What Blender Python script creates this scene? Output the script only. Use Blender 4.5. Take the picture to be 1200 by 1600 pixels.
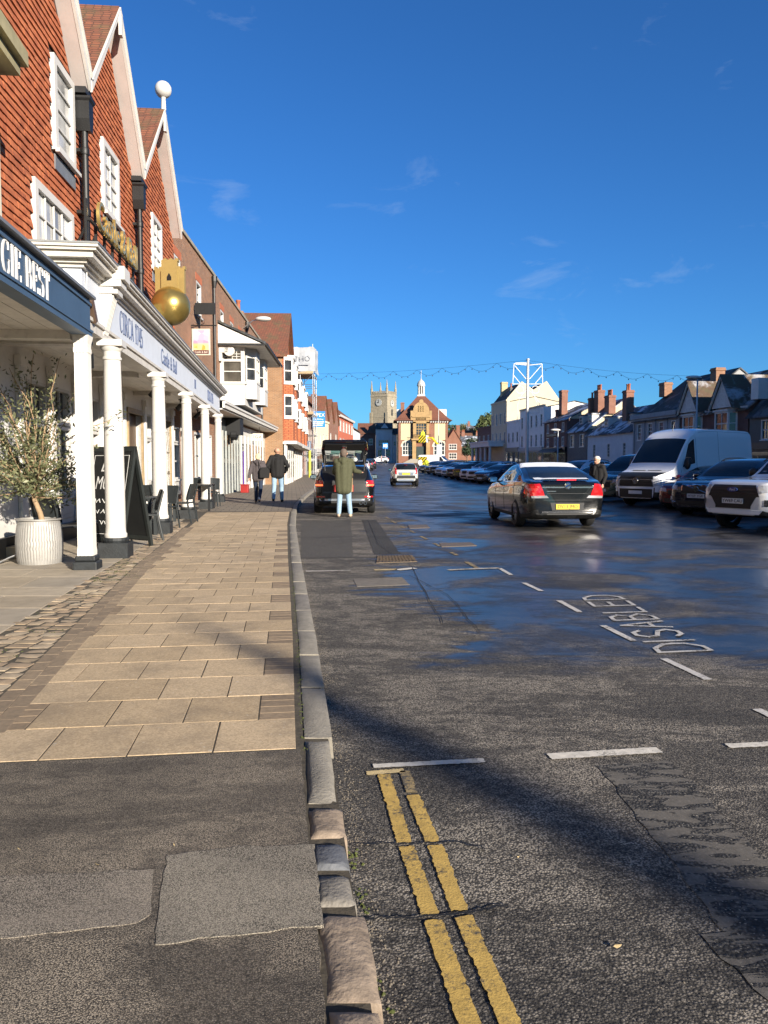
import bpy, bmesh, math, random
from mathutils import Vector, Matrix, noise
R = math.radians
rnd = random.Random(7)
sc = bpy.context.scene
for o in list(bpy.data.objects):
    bpy.data.objects.remove(o)

# ------------------------------------------------------------------ camera, sky, sun, exposure
CAM_H = 1.45
PITCH = math.atan(75 / 1200)
cam_d = bpy.data.cameras.new('camera')
cam_d.sensor_fit = 'VERTICAL'; cam_d.sensor_height = 24.0; cam_d.lens = 18.0
cam_d.clip_start = 0.05; cam_d.clip_end = 6000
cam = bpy.data.objects.new('camera', cam_d)
sc.collection.objects.link(cam)
cam.location = (0, 0, CAM_H); cam.rotation_euler = (math.pi / 2 - PITCH, 0, 0)
sc.camera = cam

SUN_AZ = R(35.0)            # shadows fall this far to the left of straight ahead
SUN_EL = R(16.8)
SD = Vector((math.sin(SUN_AZ) * math.cos(SUN_EL), -math.cos(SUN_AZ) * math.cos(SUN_EL), math.sin(SUN_EL)))  # towards the sun
world = bpy.data.worlds.new('World'); sc.world = world; world.use_nodes = True
nt = world.node_tree; nt.nodes.clear()
wo = nt.nodes.new('ShaderNodeOutputWorld'); bg = nt.nodes.new('ShaderNodeBackground')
sky = nt.nodes.new('ShaderNodeTexSky'); sky.sky_type = 'NISHITA'; sky.sun_disc = False
sky.sun_elevation = SUN_EL; sky.sun_rotation = math.pi - SUN_AZ
sky.air_density = 1.0; sky.dust_density = 0.3; sky.ozone_density = 1.6; sky.altitude = 150
hs = nt.nodes.new('ShaderNodeHueSaturation'); hs.inputs['Saturation'].default_value = 1.0; hs.inputs['Value'].default_value = 1.0
# a few thin wisps of cloud
tc = nt.nodes.new('ShaderNodeTexCoord'); mp = nt.nodes.new('ShaderNodeMapping'); mp.inputs['Scale'].default_value = (1.0, 1.0, 2.6)
mp.inputs['Location'].default_value = (-2.733, 4.623, -3.737)
n1 = nt.nodes.new('ShaderNodeTexNoise'); n1.inputs['Scale'].default_value = 9.0; n1.inputs['Detail'].default_value = 7; n1.inputs['Roughness'].default_value = 0.62; n1.inputs['Distortion'].default_value = 0.5
n2 = nt.nodes.new('ShaderNodeTexNoise'); n2.inputs['Scale'].default_value = 3.1; n2.inputs['Detail'].default_value = 2
mm = nt.nodes.new('ShaderNodeMath'); mm.operation = 'MULTIPLY'
cr = nt.nodes.new('ShaderNodeValToRGB'); cr.color_ramp.elements[0].position = 0.335; cr.color_ramp.elements[1].position = 0.48
cr.color_ramp.elements[0].color = (0, 0, 0, 1); cr.color_ramp.elements[1].color = (0.26, 0.26, 0.26, 1)
mx = nt.nodes.new('ShaderNodeMix'); mx.data_type = 'RGBA'; mx.inputs[7].default_value = (4.2, 5.2, 6.6, 1)
L = nt.links.new
L(tc.outputs['Generated'], mp.inputs[0]); L(mp.outputs[0], n1.inputs['Vector']); L(mp.outputs[0], n2.inputs['Vector'])
L(n1.outputs['Fac'], mm.inputs[0]); L(n2.outputs['Fac'], mm.inputs[1]); L(mm.outputs[0], cr.inputs[0])
wb = nt.nodes.new('ShaderNodeMix'); wb.data_type = 'RGBA'; wb.blend_type = 'MULTIPLY'; wb.inputs[0].default_value = 1.0; wb.inputs[7].default_value = (0.22, 0.61, 1.15, 1)   # daylight white balance
L(sky.outputs[0], hs.inputs['Color']); L(hs.outputs[0], wb.inputs[6]); L(wb.outputs[2], mx.inputs[6]); L(cr.outputs[0], mx.inputs[0]); L(mx.outputs[2], bg.inputs[0])
bg.inputs[1].default_value = 0.063
L(bg.outputs[0], wo.inputs[0])
sun_d = bpy.data.lights.new('sun', 'SUN'); sun_d.energy = 4.6; sun_d.angle = R(0.53); sun_d.color = (1.0, 0.90, 0.76)
sun = bpy.data.objects.new('sun', sun_d); sc.collection.objects.link(sun)
sun.rotation_euler = SD.to_track_quat('Z', 'Y').to_euler(); sun.location = (40, -60, 60)
sc.view_settings.view_transform = 'Standard'; sc.view_settings.look = 'None'; sc.view_settings.gamma = 1
sc.view_settings.use_curve_mapping = False; sc.view_settings.exposure = 1.08
sc.cycles.use_denoising = True; sc.cycles.max_bounces = 6; sc.cycles.caustics_reflective = False; sc.cycles.caustics_refractive = False

# ------------------------------------------------------------------ measuring helpers: from the photograph's sight lines to places in the street
_C, _S = math.cos(PITCH), math.sin(PITCH)
def ray(px, py):
    u = (px - 600) / 1200; v = (800 - py) / 1200
    return Vector((u, _C + v * _S, -_S + v * _C))
def G(px, py, z=0.0):
    d = ray(px, py); t = (z - CAM_H) / d.z
    return Vector((d.x * t, d.y * t, z))
def W(px, py, ln):
    d = ray(px, py); t = ln[0] / (d.x - ln[1] * d.y)
    return Vector((d.x * t, d.y * t, CAM_H + d.z * t))
def AY(px, py, y):
    d = ray(px, py); t = y / d.y
    return Vector((d.x * t, y, CAM_H + d.z * t))
def hz(y):                                   # the street climbs gently towards the town hall
    t = min(max((y - 55) / 125, 0), 1)
    return 1.7 * t * t * (3 - 2 * t)

# ------------------------------------------------------------------ object helpers
col = sc.collection
def tag(o, label=None, cat=None, group=None, kind=None):
    if label: o['label'] = label
    if cat: o['category'] = cat
    if group: o['group'] = group
    if kind: o['kind'] = kind
    return o
def empty(name, loc=(0, 0, 0), rz=0.0, parent=None):
    o = bpy.data.objects.new(name, None); col.objects.link(o)
    o.location = loc; o.rotation_euler = (0, 0, rz); o.empty_display_size = 0.2
    if parent: o.parent = parent
    return o
def mobj(name, me, mat=None, parent=None, loc=None, rz=0.0):
    if mat is not None and not me.materials:
        for m in (mat if isinstance(mat, (list, tuple)) else [mat]): me.materials.append(m)
    o = bpy.data.objects.new(name, me); col.objects.link(o)
    if parent: o.parent = parent
    if loc is not None: o.location = loc
    if rz: o.rotation_euler = (0, 0, rz)
    return o
class MB:
    """collects shapes and links them as one mesh object"""
    def __init__(s): s.v = []; s.f = []; s.m = []; s.T = Matrix()
    def pt(s, p): s.v.append(tuple(s.T @ Vector(p))); return len(s.v) - 1
    def face(s, pts, m=0): s.f.append([s.pt(p) for p in pts]); s.m.append(m); return s
    def box(s, x0, x1, y0, y1, z0, z1, m=0, rot=None):
        c = [(x, y, z) for z in (z0, z1) for y in (y0, y1) for x in (x0, x1)]
        if rot:
            ce = Vector(((x0 + x1) / 2, (y0 + y1) / 2, (z0 + z1) / 2))
            c = [ce + rot @ (Vector(p) - ce) for p in c]
        b = [s.pt(p) for p in c]
        for q in ((0, 2, 3, 1), (4, 5, 7, 6), (0, 1, 5, 4), (2, 6, 7, 3), (0, 4, 6, 2), (1, 3, 7, 5)):
            s.f.append([b[i] for i in q]); s.m.append(m)
        return s
    def loft(s, rings, m=0, cap=True, closed=True):
        idx = [[s.pt(p) for p in r] for r in rings]; n = len(idx[0])
        for a, b in zip(idx, idx[1:]):
            for i in range(n if closed else n - 1):
                j = (i + 1) % n
                s.f.append([a[i], a[j], b[j], b[i]]); s.m.append(m)
        if cap and closed:
            s.f.append(idx[0][::-1]); s.m.append(m); s.f.append(idx[-1][:]); s.m.append(m)
        return s
    def tube(s, path, r, n=8, m=0):
        path = [Vector(p) for p in path]; rings = []
        for i, p in enumerate(path):
            t = (path[min(i + 1, len(path) - 1)] - path[max(i - 1, 0)]).normalized()
            a = t.cross(Vector((0, 0, 1)) if abs(t.z) < .9 else Vector((1, 0, 0))).normalized(); b = t.cross(a)
            ri = r[i] if isinstance(r, (list, tuple)) else r
            rings.append([p + (a * math.cos(k * 2 * math.pi / n) + b * math.sin(k * 2 * math.pi / n)) * ri for k in range(n)])
        return s.loft(rings, m)
    def bar(s, p0, p1, w, h=None, m=0):
        return s.tube([p0, p1], w / 2 if h is None else w / 2, 4, m)
    def lathe(s, prof, n=16, c=(0, 0, 0), m=0, axis='z', cap=True):
        rings = []
        for r, z in prof:
            ring = []
            for k in range(n):
                a = 2 * math.pi * k / n; ca, sa = math.cos(a) * r, math.sin(a) * r
                p = (ca, sa, z) if axis == 'z' else ((ca, -z, sa) if axis == 'y' else (z, ca, sa))
                ring.append((p[0] + c[0], p[1] + c[1], p[2] + c[2]))
            rings.append(ring)
        return s.loft(rings, m, cap)
    def prism(s, poly, a, b, plane='xz', m=0):
        """poly in the given plane, pushed along the third axis from a to b"""
        def P(q, d): return (q[0], d, q[1]) if plane == 'xz' else ((d, q[0], q[1]) if plane == 'yz' else (q[0], q[1], d))
        A = [s.pt(P(q, a)) for q in poly]; B = [s.pt(P(q, b)) for q in poly]; n = len(poly)
        s.f.append(A[::-1]); s.m.append(m); s.f.append(B); s.m.append(m)
        for i in range(n):
            j = (i + 1) % n; s.f.append([A[i], A[j], B[j], B[i]]); s.m.append(m)
        return s
    def sphere(s, c, r, nu=12, nv=8, m=0, sc_=(1, 1, 1)):
        rings = []
        for j in range(nv + 1):
            t = math.pi * (0.02 + 0.96 * j / nv)
            rings.append([(c[0] + r * sc_[0] * math.sin(t) * math.cos(2 * math.pi * k / nu), c[1] + r * sc_[1] * math.sin(t) * math.sin(2 * math.pi * k / nu), c[2] + r * sc_[2] * math.cos(t)) for k in range(nu)])
        return s.loft(rings, m)
    def mesh(s, name, fix=True):
        me = bpy.data.meshes.new(name); me.from_pydata(s.v, [], s.f)
        if any(s.m): me.polygons.foreach_set('material_index', s.m)
        if fix:
            bm = bmesh.new(); bm.from_mesh(me); bmesh.ops.recalc_face_normals(bm, faces=bm.faces); bm.to_mesh(me); bm.free()
        me.update(); return me
    def build(s, name, mat, parent=None, smooth=None, loc=None, rz=0.0, bevel=0, fix=True):
        me = s.mesh(name, fix)
        o = mobj(name, me, mat, parent, loc, rz)
        if smooth is not None: smooth_by(me, smooth)
        if bevel:
            b = o.modifiers.new('bevel', 'BEVEL'); b.width = bevel; b.segments = 2; b.limit_method = 'ANGLE'
        return o
def smooth_by(me, ang=40):
    bm = bmesh.new(); bm.from_mesh(me)
    for f in bm.faces: f.smooth = True
    for e in bm.edges:
        if len(e.link_faces) == 2: e.smooth = e.calc_face_angle(0) < R(ang)
    bm.to_mesh(me); bm.free()
def copy_tree(o, parent=None):
    c = o.copy(); col.objects.link(c)
    if parent: c.parent = parent
    for ch in o.children: copy_tree(ch, c)
    return c

# ------------------------------------------------------------------ materials
MATS = {}
class NT:
    def __init__(s, name):
        s.mat = bpy.data.materials.new(name); s.mat.use_nodes = True; s.t = s.mat.node_tree
        s.b = s.t.nodes['Principled BSDF']; s.tc = None
    def n(s, typ, **kw):
        q = s.t.nodes.new('ShaderNode' + typ)
        for k, v in kw.items():
            if hasattr(q, k): setattr(q, k, v)
        return q
    def set(s, q, **kw):
        for k, v in kw.items():
            k = k.replace('_', ' ')
            inp = q.inputs[k]
            if hasattr(v, 'links') or isinstance(v, bpy.types.NodeSocket): s.t.links.new(v, inp)
            else: inp.default_value = v
        return q
    def obj(s):
        if not s.tc: s.tc = s.n('TexCoord')
        return s.tc.outputs['Object']
    def noise(s, scale, detail=4, rough=.55, vec=None, dist=0.0):
        q = s.n('TexNoise'); s.set(q, Scale=scale, Detail=detail, Roughness=rough, Distortion=dist)
        s.t.links.new(vec if vec is not None else s.obj(), q.inputs['Vector']); return q.outputs['Fac']
    def math(s, op, a, b=None, clamp=False):
        q = s.n('Math'); q.operation = op; q.use_clamp = clamp
        for i, v in enumerate((a, b)):
            if v is None: continue
            if isinstance(v, bpy.types.NodeSocket): s.t.links.new(v, q.inputs[i])
            else: q.inputs[i].default_value = v
        return q.outputs[0]
    def ramp(s, fac, p0, p1, c0=(0, 0, 0), c1=(1, 1, 1), mid=None):
        q = s.n('ValToRGB'); e = q.color_ramp.elements
        e[0].position = p0; e[1].position = p1; e[0].color = (*c0, 1); e[1].color = (*c1, 1)
        if mid:
            m = q.color_ramp.elements.new(mid[0]); m.color = (*mid[1], 1)
        s.t.links.new(fac, q.inputs[0]); return q.outputs[0]
    def mix(s, fac, a, b, mode='MIX'):
        q = s.n('Mix'); q.data_type = 'RGBA'; q.blend_type = mode
        for i, v in ((0, fac), (6, a), (7, b)):
            if isinstance(v, bpy.types.NodeSocket): s.t.links.new(v, q.inputs[i])
            else: q.inputs[i].default_value = v if i == 0 else (*v, 1)
        return q.outputs[2]
    def bump(s, h, strength=.3, dist=.01):
        q = s.n('Bump'); s.set(q, Height=h, Strength=strength, Distance=dist)
        s.t.links.new(q.outputs[0], s.b.inputs['Normal']); return q
    def sep(s, vec):
        q = s.n('SeparateXYZ'); s.t.links.new(vec, q.inputs[0]); return q.outputs
    def comb(s, x, y, z=0.0):
        q = s.n('CombineXYZ')
        for i, v in enumerate((x, y, z)):
            if isinstance(v, bpy.types.NodeSocket): s.t.links.new(v, q.inputs[i])
            else: q.inputs[i].default_value = v
        return q.outputs[0]
    def done(s, **kw):
        s.set(s.b, **kw); return s.mat
def pm(name, c, rough=.6, metal=0.0, var=.14, scale=3.0, bump=0.0, bscale=40, spec=.5, dirt=0.0, coat=0.0):
    """plain painted or natural surface with a little wear"""
    if name in MATS: return MATS[name]
    N = NT(name); f = N.noise(scale, 5, .6)
    lo = tuple(x * (1 - var) for x in c); hi = tuple(min(1, x * (1 + var)) for x in c)
    colr = N.ramp(f, .3, .7, lo, hi)
    if dirt:
        g = N.noise(scale * 2.3, 6, .7); colr = N.mix(N.math('MULTIPLY', N.ramp(g, .5, .68), dirt), colr, tuple(x * .35 for x in c))
    if bump: N.bump(N.noise(bscale, 4), bump, .01)
    m = N.done(Base_Color=colr, Roughness=rough, Metallic=metal, Specular_IOR_Level=spec, Coat_Weight=coat, Coat_Roughness=.03)
    MATS[name] = m; return m
def brickmat(name, c1, c2, mortar=(.30, .26, .21), bw=.225, bh=.075, msize=.010, rough=.85, snow=0.0, bump=.5, off=.5, kz=1.0, moss=0.0):
    """courses of bricks, tiles or slates too far off to tell apart"""
    if name in MATS: return MATS[name]
    N = NT(name); x, y, z = N.sep(N.obj())[:3]
    vec = N.comb(N.math('ADD', x, y), N.math('MULTIPLY', z, kz))
    b = N.n('TexBrick'); b.offset = off
    N.set(b, Vector=vec, Color1=(*c1, 1), Color2=(*c2, 1), Mortar=(*mortar, 1), Scale=1.0, Mortar_Size=msize, Mortar_Smooth=.2, Bias=0.0, Brick_Width=bw, Row_Height=bh)
    colr = b.outputs['Color']
    colr = N.mix(N.ramp(N.noise(.9, 5, .65), .35, .75), colr, tuple(a * .55 for a in c1), 'MIX') if True else colr
    q = N.mix(.55, b.outputs['Color'], colr)
    if moss: q = N.mix(N.math('MULTIPLY', N.ramp(N.noise(1.6, 6, .7), .48, .62), moss), q, (.09, .095, .045))
    if snow:
        sn = N.ramp(N.noise(.55, 6, .62, dist=.6), .50, .60)
        q = N.mix(N.math('MULTIPLY', sn, snow), q, (.72, .76, .82))
    inv = N.math('SUBTRACT', 1.0, b.outputs['Fac'])
    N.bump(inv, bump, .012)
    m = N.done(Base_Color=q, Roughness=rough); MATS[name] = m; return m
def paint(name, c, rough=.28, flake=0.0, dirt=.25):
    if name in MATS: return MATS[name]
    N = NT(name)
    g = N.ramp(N.noise(2.2, 6, .7), .45, .75); z = N.sep(N.obj())[2]
    low = N.ramp(z, .25, .75, (1, 1, 1), (0, 0, 0))
    f = N.math('MULTIPLY', N.math('MULTIPLY', g, low), dirt)
    colr = N.mix(f, c, (.16, .145, .12))
    ro = N.math('ADD', N.math('MULTIPLY', f, .5), rough)
    m = N.done(Base_Color=colr, Roughness=ro, Metallic=flake, Coat_Weight=1.0, Coat_Roughness=.04)
    MATS[name] = m; return m
def glass(name, c=(.012, .014, .016), rough=.04):
    if name in MATS: return MATS[name]
    N = NT(name); f = N.noise(1.1, 3)
    N.bump(N.noise(1.6, 2), .03, .05)
    m = N.done(Base_Color=N.ramp(f, .35, .65, tuple(x * .6 for x in c), tuple(x * 1.8 for x in c)), Roughness=rough, Specular_IOR_Level=.65)
    MATS[name] = m; return m
def emis(name, c, s):
    N = NT(name); return N.done(Base_Color=(*c, 1), Emission_Color=(*c, 1), Emission_Strength=s)

WHITE = pm('white_paint', (.60, .58, .54), .5, var=.06, dirt=.12, scale=2.2, bump=.15, bscale=25)
WHITE_OLD = pm('weathered_white_paint', (.58, .55, .50), .6, var=.1, dirt=.35, scale=2.6, bump=.3, bscale=30)
SOFFIT = pm('soffit_boards', (.74, .71, .65), .65, var=.12, dirt=.3)
CREAM = pm('cream_render', (.74, .66, .46), .7, var=.06, dirt=.1)
CREAM2 = pm('pale_cream_render', (.56, .48, .33), .8, var=.06, dirt=.12, scale=.6)
RENDER_W = pm('white_render', (.76, .76, .75), .75, var=.07, dirt=.12, scale=.8)
RENDER_G = pm('grey_render', (.33, .33, .33), .8, var=.12, dirt=.25, scale=.8)
BLUEGREY = pm('blue_grey_render', (.60, .62, .64), .75, var=.08, dirt=.12, scale=.8)
BLACK = pm('black_paint', (.006, .0065, .007), .4, var=.3)
IRON = pm('black_iron', (.009, .009, .009), .5, var=.3, bump=.2)
RUBBER = pm('rubber', (.009, .009, .0095), .8, var=.3)
PLASTIC = pm('black_plastic', (.008, .0085, .009), .55, var=.3)
STEEL = pm('galvanised_steel', (.45, .46, .47), .4, .9, var=.2, scale=8)
CHROME = pm('chrome', (.75, .75, .76), .12, 1.0, var=.03)
ALLOY = pm('alloy', (.45, .46, .48), .28, .9, var=.08)
ALLOY_D = pm('dark_alloy', (.06, .06, .065), .35, .8, var=.1)
GOLD = pm('gold_paint', (.52, .37, .11), .30, .85, var=.12, scale=5, bump=.12, bscale=6)
GOLD_F = pm('gold_flat_paint', (.36, .26, .09), .5, .35, var=.1)
WIN = glass('window_glass', (.03, .034, .038))
CARGLASS = glass('car_glass', (.010, .013, .015), .02)
BRICK_R = brickmat('red_brick', (.30, .105, .055), (.21, .075, .045), (.30, .25, .2))
BRICK_B = brickmat('brown_brick', (.38, .175, .085), (.23, .105, .055), (.28, .24, .19))
BRICK_D = brickmat('dark_red_brick', (.17, .06, .04), (.12, .045, .032), (.2, .17, .15))
ROOF_R = brickmat('clay_roof_tiles', (.27, .095, .05), (.17, .07, .042), (.05, .025, .018), .17, .11, .012, kz=1.4, moss=.45)
ROOF_T = brickmat('town_hall_roof_tiles', (.23, .085, .05), (.18, .07, .042), (.08, .035, .022), .17, .11, .012, kz=1.4)
ROOF_S = brickmat('frosted_slates', (.10, .105, .12), (.075, .08, .095), (.03, .03, .035), .3, .2, .01, kz=1.3, snow=.75)
ROOF_D = brickmat('dark_slates', (.05, .052, .055), (.035, .037, .04), (.015, .015, .017), .3, .2, .01, kz=1.3, snow=.12, moss=.3)
ROOF_BR = brickmat('brown_roof_tiles', (.16, .10, .06), (.11, .07, .045), (.03, .02, .015), .17, .11, .012, kz=1.4, snow=.4, moss=.5)
STONE = brickmat('church_stone', (.40, .34, .24), (.31, .265, .19), (.24, .21, .16), .55, .28, .012, moss=.25)
STONE_Y = pm('yellow_sandstone', (.37, .24, .105), .85, var=.16, dirt=.25, scale=1.2)
LEAD = pm('lead_sheet', (.22, .23, .24), .5, .3, var=.15, dirt=.2)
# ================================================================== THE GROUND
def lerp_tab(tab, y):
    if y <= tab[0][0]: a, b = tab[0], tab[1]
    elif y >= tab[-1][0]: a, b = tab[-2], tab[-1]
    else:
        for a, b in zip(tab, tab[1:]):
            if a[0] <= y <= b[0]: break
    t = (y - a[0]) / (b[0] - a[0]); return a[1] + (b[1] - a[1]) * t
KT = [(-12, 1.75), (1.77, .01), (2.74, -.13), (3.74, -.25), (5.83, -.51), (11.13, -1.21), (17.03, -1.96), (21.6, -2.47), (26, -2.9), (32.4, -3.3), (54, -4.25), (76, -5.0), (100, -4.3), (150, -3.0), (178, -2.6)]
BT = [(3.3, -1.80), (3.62, -1.85), (10.18, -3.07), (21.12, -4.76), (27, -5.5)]
CT = [(3.0, -2.55), (5.92, -2.99), (10.18, -3.58), (14, -4.12), (21.12, -5.2), (27, -6.0)]
xk = lambda y: lerp_tab(KT, y)
xb = lambda y: lerp_tab(BT, y)
xc = lambda y: lerp_tab(CT, y)
xr = lambda y: 34.1 - .1225 * y - 3.4        # kerb of the far pavement on the right

def asphalt(name, lo, hi, wet=False, cell=85, light=(.15, .135, .115), bumpk=.55, isl=False):
    N = NT(name); P = N.obj(); x, y, z = N.sep(P)[:3]
    v = N.n('TexVoronoi'); N.set(v, Vector=P, Scale=cell); v2 = N.n('TexVoronoi'); N.set(v2, Vector=P, Scale=cell * 2.3)
    st = N.ramp(N.sep(v.outputs['Color'])[0], .05, .95, lo, hi)
    gap = N.ramp(v.outputs['Distance'], .30, .66, (1, 1, 1), (.12, .12, .12))
    c = N.mix(.7, st, gap, 'MULTIPLY')
    c = N.mix(.5, c, N.ramp(N.noise(cell * 4.0, 2, .7), .38, .62, (.4, .4, .4), (1.6, 1.6, 1.6)), 'MULTIPLY')
    spk = N.ramp(N.sep(v2.outputs['Color'])[1], .955, .975)
    c = N.mix(N.math('MULTIPLY', spk, .55), c, (.42, .38, .32))
    stretch = N.comb(N.math('MULTIPLY', x, .75), N.math('MULTIPLY', y, 1.5))
    big = N.noise(1.1, 8, .68, stretch, 1.2)
    fine = N.noise(9, 6, .7, stretch, .6)
    dry = N.ramp(N.math('ADD', N.math('MULTIPLY', big, .6), N.math('MULTIPLY', fine, .4)), .475, .545)
    c = N.mix(N.math('MULTIPLY', dry, .72), c, N.mix(1.0, light, N.mix(1.0, N.ramp(N.sep(v.outputs['Color'])[1], .0, 1.0, (.55, .55, .55), (1.15, 1.15, 1.15)), gap, 'MULTIPLY'), 'MULTIPLY'))
    dk = N.ramp(N.noise(.42, 5, .6, stretch, .8), .50, .62)
    c = N.mix(N.math('MULTIPLY', dk, .6), c, N.mix(1.0, c, (.35, .35, .37), 'MULTIPLY'))
    h = N.math('SUBTRACT', N.math('MULTIPLY', N.sep(v.outputs['Color'])[2], .9), N.math('MULTIPLY', v.outputs['Distance'], .55))
    rough = .85
    if isl:
        im = N.ramp(N.noise(6.5, 5, .55, N.comb(N.math('MULTIPLY', x, .7), N.math('MULTIPLY', y, 2.2)), .9), .50, .535)
        c = N.mix(N.math('MULTIPLY', im, .7), c, N.ramp(N.noise(30, 4), .3, .7, (.13, .117, .098), (.19, .17, .143))); h = N.math('MULTIPLY', h, N.math('SUBTRACT', 1.0, im))
    if wet:
        u = N.math('SUBTRACT', N.math('ADD', x, N.math('MULTIPLY', y, .128)), .22)    # metres from the kerb
        nz = N.math('SUBTRACT', N.noise(.55, 7, .62, stretch, 1.0), .5)
        nz2 = N.math('SUBTRACT', N.noise(2.4, 6, .6, N.comb(N.math('MULTIPLY', x, .5), N.math('MULTIPLY', y, 1.9)), .9), .5)
        a = N.math('ADD', N.math('SUBTRACT', y, N.math('SUBTRACT', 5.15, N.math('MULTIPLY', x, .0))), N.math('MULTIPLY', nz2, 1.6))
        A = N.ramp(N.math('MULTIPLY', a, 1.4), 0, 1)
        thr = N.math('ADD', .85, N.math('MULTIPLY', N.math('MAXIMUM', N.math('SUBTRACT', y, 9.0), 0.0), .13))
        thr = N.math('MINIMUM', thr, 3.0)
        b = N.math('ADD', N.math('SUBTRACT', u, thr), N.math('ADD', N.math('MULTIPLY', nz, 3.6), N.math('MULTIPLY', nz2, 3.4)))
        B = N.ramp(N.math('MULTIPLY', b, 1.1), .1, .7)
        film = N.ramp(N.math('ADD', N.math('MULTIPLY', N.noise(.8, 5, .6, N.comb(N.math('MULTIPLY', x, .8), y), .8), .85), N.math('MULTIPLY', fine, .15)), .36, .54, (.30, .30, .30), (1, 1, 1))
        wetm = N.math('MULTIPLY', N.math('MULTIPLY', A, B), film)
        c = N.mix(N.math('MULTIPLY', wetm, .92), c, N.mix(.5, (.012, .013, .015), N.mix(1.0, c, (.38, .4, .43), 'MULTIPLY')))
        # damp halo round the wet film and old oil-dark wheel tracks
        rough = N.math('SUBTRACT', .86, N.math('MULTIPLY', wetm, .57))
        bs = N.math('MULTIPLY', N.math('SUBTRACT', 1.0, N.math('MULTIPLY', wetm, .95)), bumpk)
    else: bs = bumpk
    q = N.n('Bump'); N.set(q, Height=h, Strength=bs, Distance=.012)
    q2 = N.n('Bump'); N.set(q2, Height=N.noise(260, 3), Strength=N.math('MULTIPLY', bs, .8) if wet else .35, Distance=.003)
    N.t.links.new(q.outputs[0], q2.inputs['Normal']); N.t.links.new(q2.outputs[0], N.b.inputs['Normal'])
    return N.done(Base_Color=c, Roughness=rough, Specular_IOR_Level=.5)
ROAD = asphalt('road_asphalt', (.030, .027, .024), (.19, .168, .138), True, 118, (.50, .44, .355), .5)
FOOT = asphalt('footway_asphalt', (.080, .066, .050), (.27, .225, .17), False, 220, (.52, .435, .325), .42)
PATCH_A = asphalt('new_patch_asphalt', (.31, .272, .212), (.45, .395, .308), False, 260, (.46, .403, .313), .25)
PATCH_B = asphalt('older_patch_asphalt', (.33, .283, .222), (.47, .402, .316), False, 260, (.48, .412, .324), .25)
SLURRY = asphalt('trench_asphalt', (.02, .02, .02), (.085, .078, .07), False, 80, (.17, .158, .14), .7, True)
SOIL = pm('joint_soil', (.075, .062, .043), .95, var=.4, scale=20, bump=.5)

def sheetgrid(name, xl, xr_, ys, dz, mat, nx=2, thick=None):
    b = MB(); rows = []
    for y in ys:
        rows.append([(xl(y) + (xr_(y) - xl(y)) * i / nx, y, hz(y) + dz) for i in range(nx + 1)])
    for r0, r1 in zip(rows, rows[1:]):
        for i in range(nx): b.face([r0[i], r0[i + 1], r1[i + 1], r1[i]])
    o = b.build(name, mat, fix=False); tag(o, kind='structure'); return o
YS = [-60, -30, -12, -6, 0, 3, 6, 11, 17, 21, 26, 32, 40, 48, 55] + list(range(60, 182, 6))
GRASSY = pm('rough_ground', (.06, .07, .03), .95, var=.35, scale=.05)
b = MB(); R_ = 2500
ysg = [-R_, -60, 55, 80, 105, 130, 155, 180, 230, R_]
for y0, y1 in zip(ysg, ysg[1:]): b.face([(-R_, y0, hz(y0) - .25), (R_, y0, hz(y0) - .25), (R_, y1, hz(y1) - .25), (-R_, y1, hz(y1) - .25)])
tag(b.build('ground', GRASSY, fix=False), kind='structure')
road = sheetgrid('road', lambda y: xk(y) - .06, lambda y: xr(y) + .05, YS, 0.0, ROAD, 4)
far_pave = brickmat('far_paving', (.20, .18, .15), (.16, .145, .12), (.05, .045, .04), .6, .45, .012)
# material for far paving maps on x,y
N = NT('paving_far_slabs'); xx, yy, zz = N.sep(N.obj())[:3]
bk = N.n('TexBrick'); N.set(bk, Vector=N.comb(N.math('ADD', xx, N.math('MULTIPLY', yy, .12)), yy), Color1=(.25, .205, .15, 1), Color2=(.20, .165, .12, 1), Mortar=(.06, .05, .04, 1), Scale=1.0, Mortar_Size=.012, Brick_Width=.4, Row_Height=.42)
PAVE_FAR = N.done(Base_Color=bk.outputs['Color'], Roughness=.9)
YP = [-12, 0, 3.3]
pv = sheetgrid('pavement', lambda y: -14.0, lambda y: xk(y) - .15, [y for y in YS if y >= -12] , 0.1205, [SOIL], 2)
pv2 = sheetgrid('far_pavement', lambda y: -14.0, lambda y: xk(y) - .15, [21.4, 26, 32, 40, 48, 55] + list(range(60, 182, 6)), 0.1245, PAVE_FAR, 2)
pr = sheetgrid('right_pavement', lambda y: xr(y), lambda y: 60, YS, 0.12, PAVE_FAR, 1)

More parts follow.
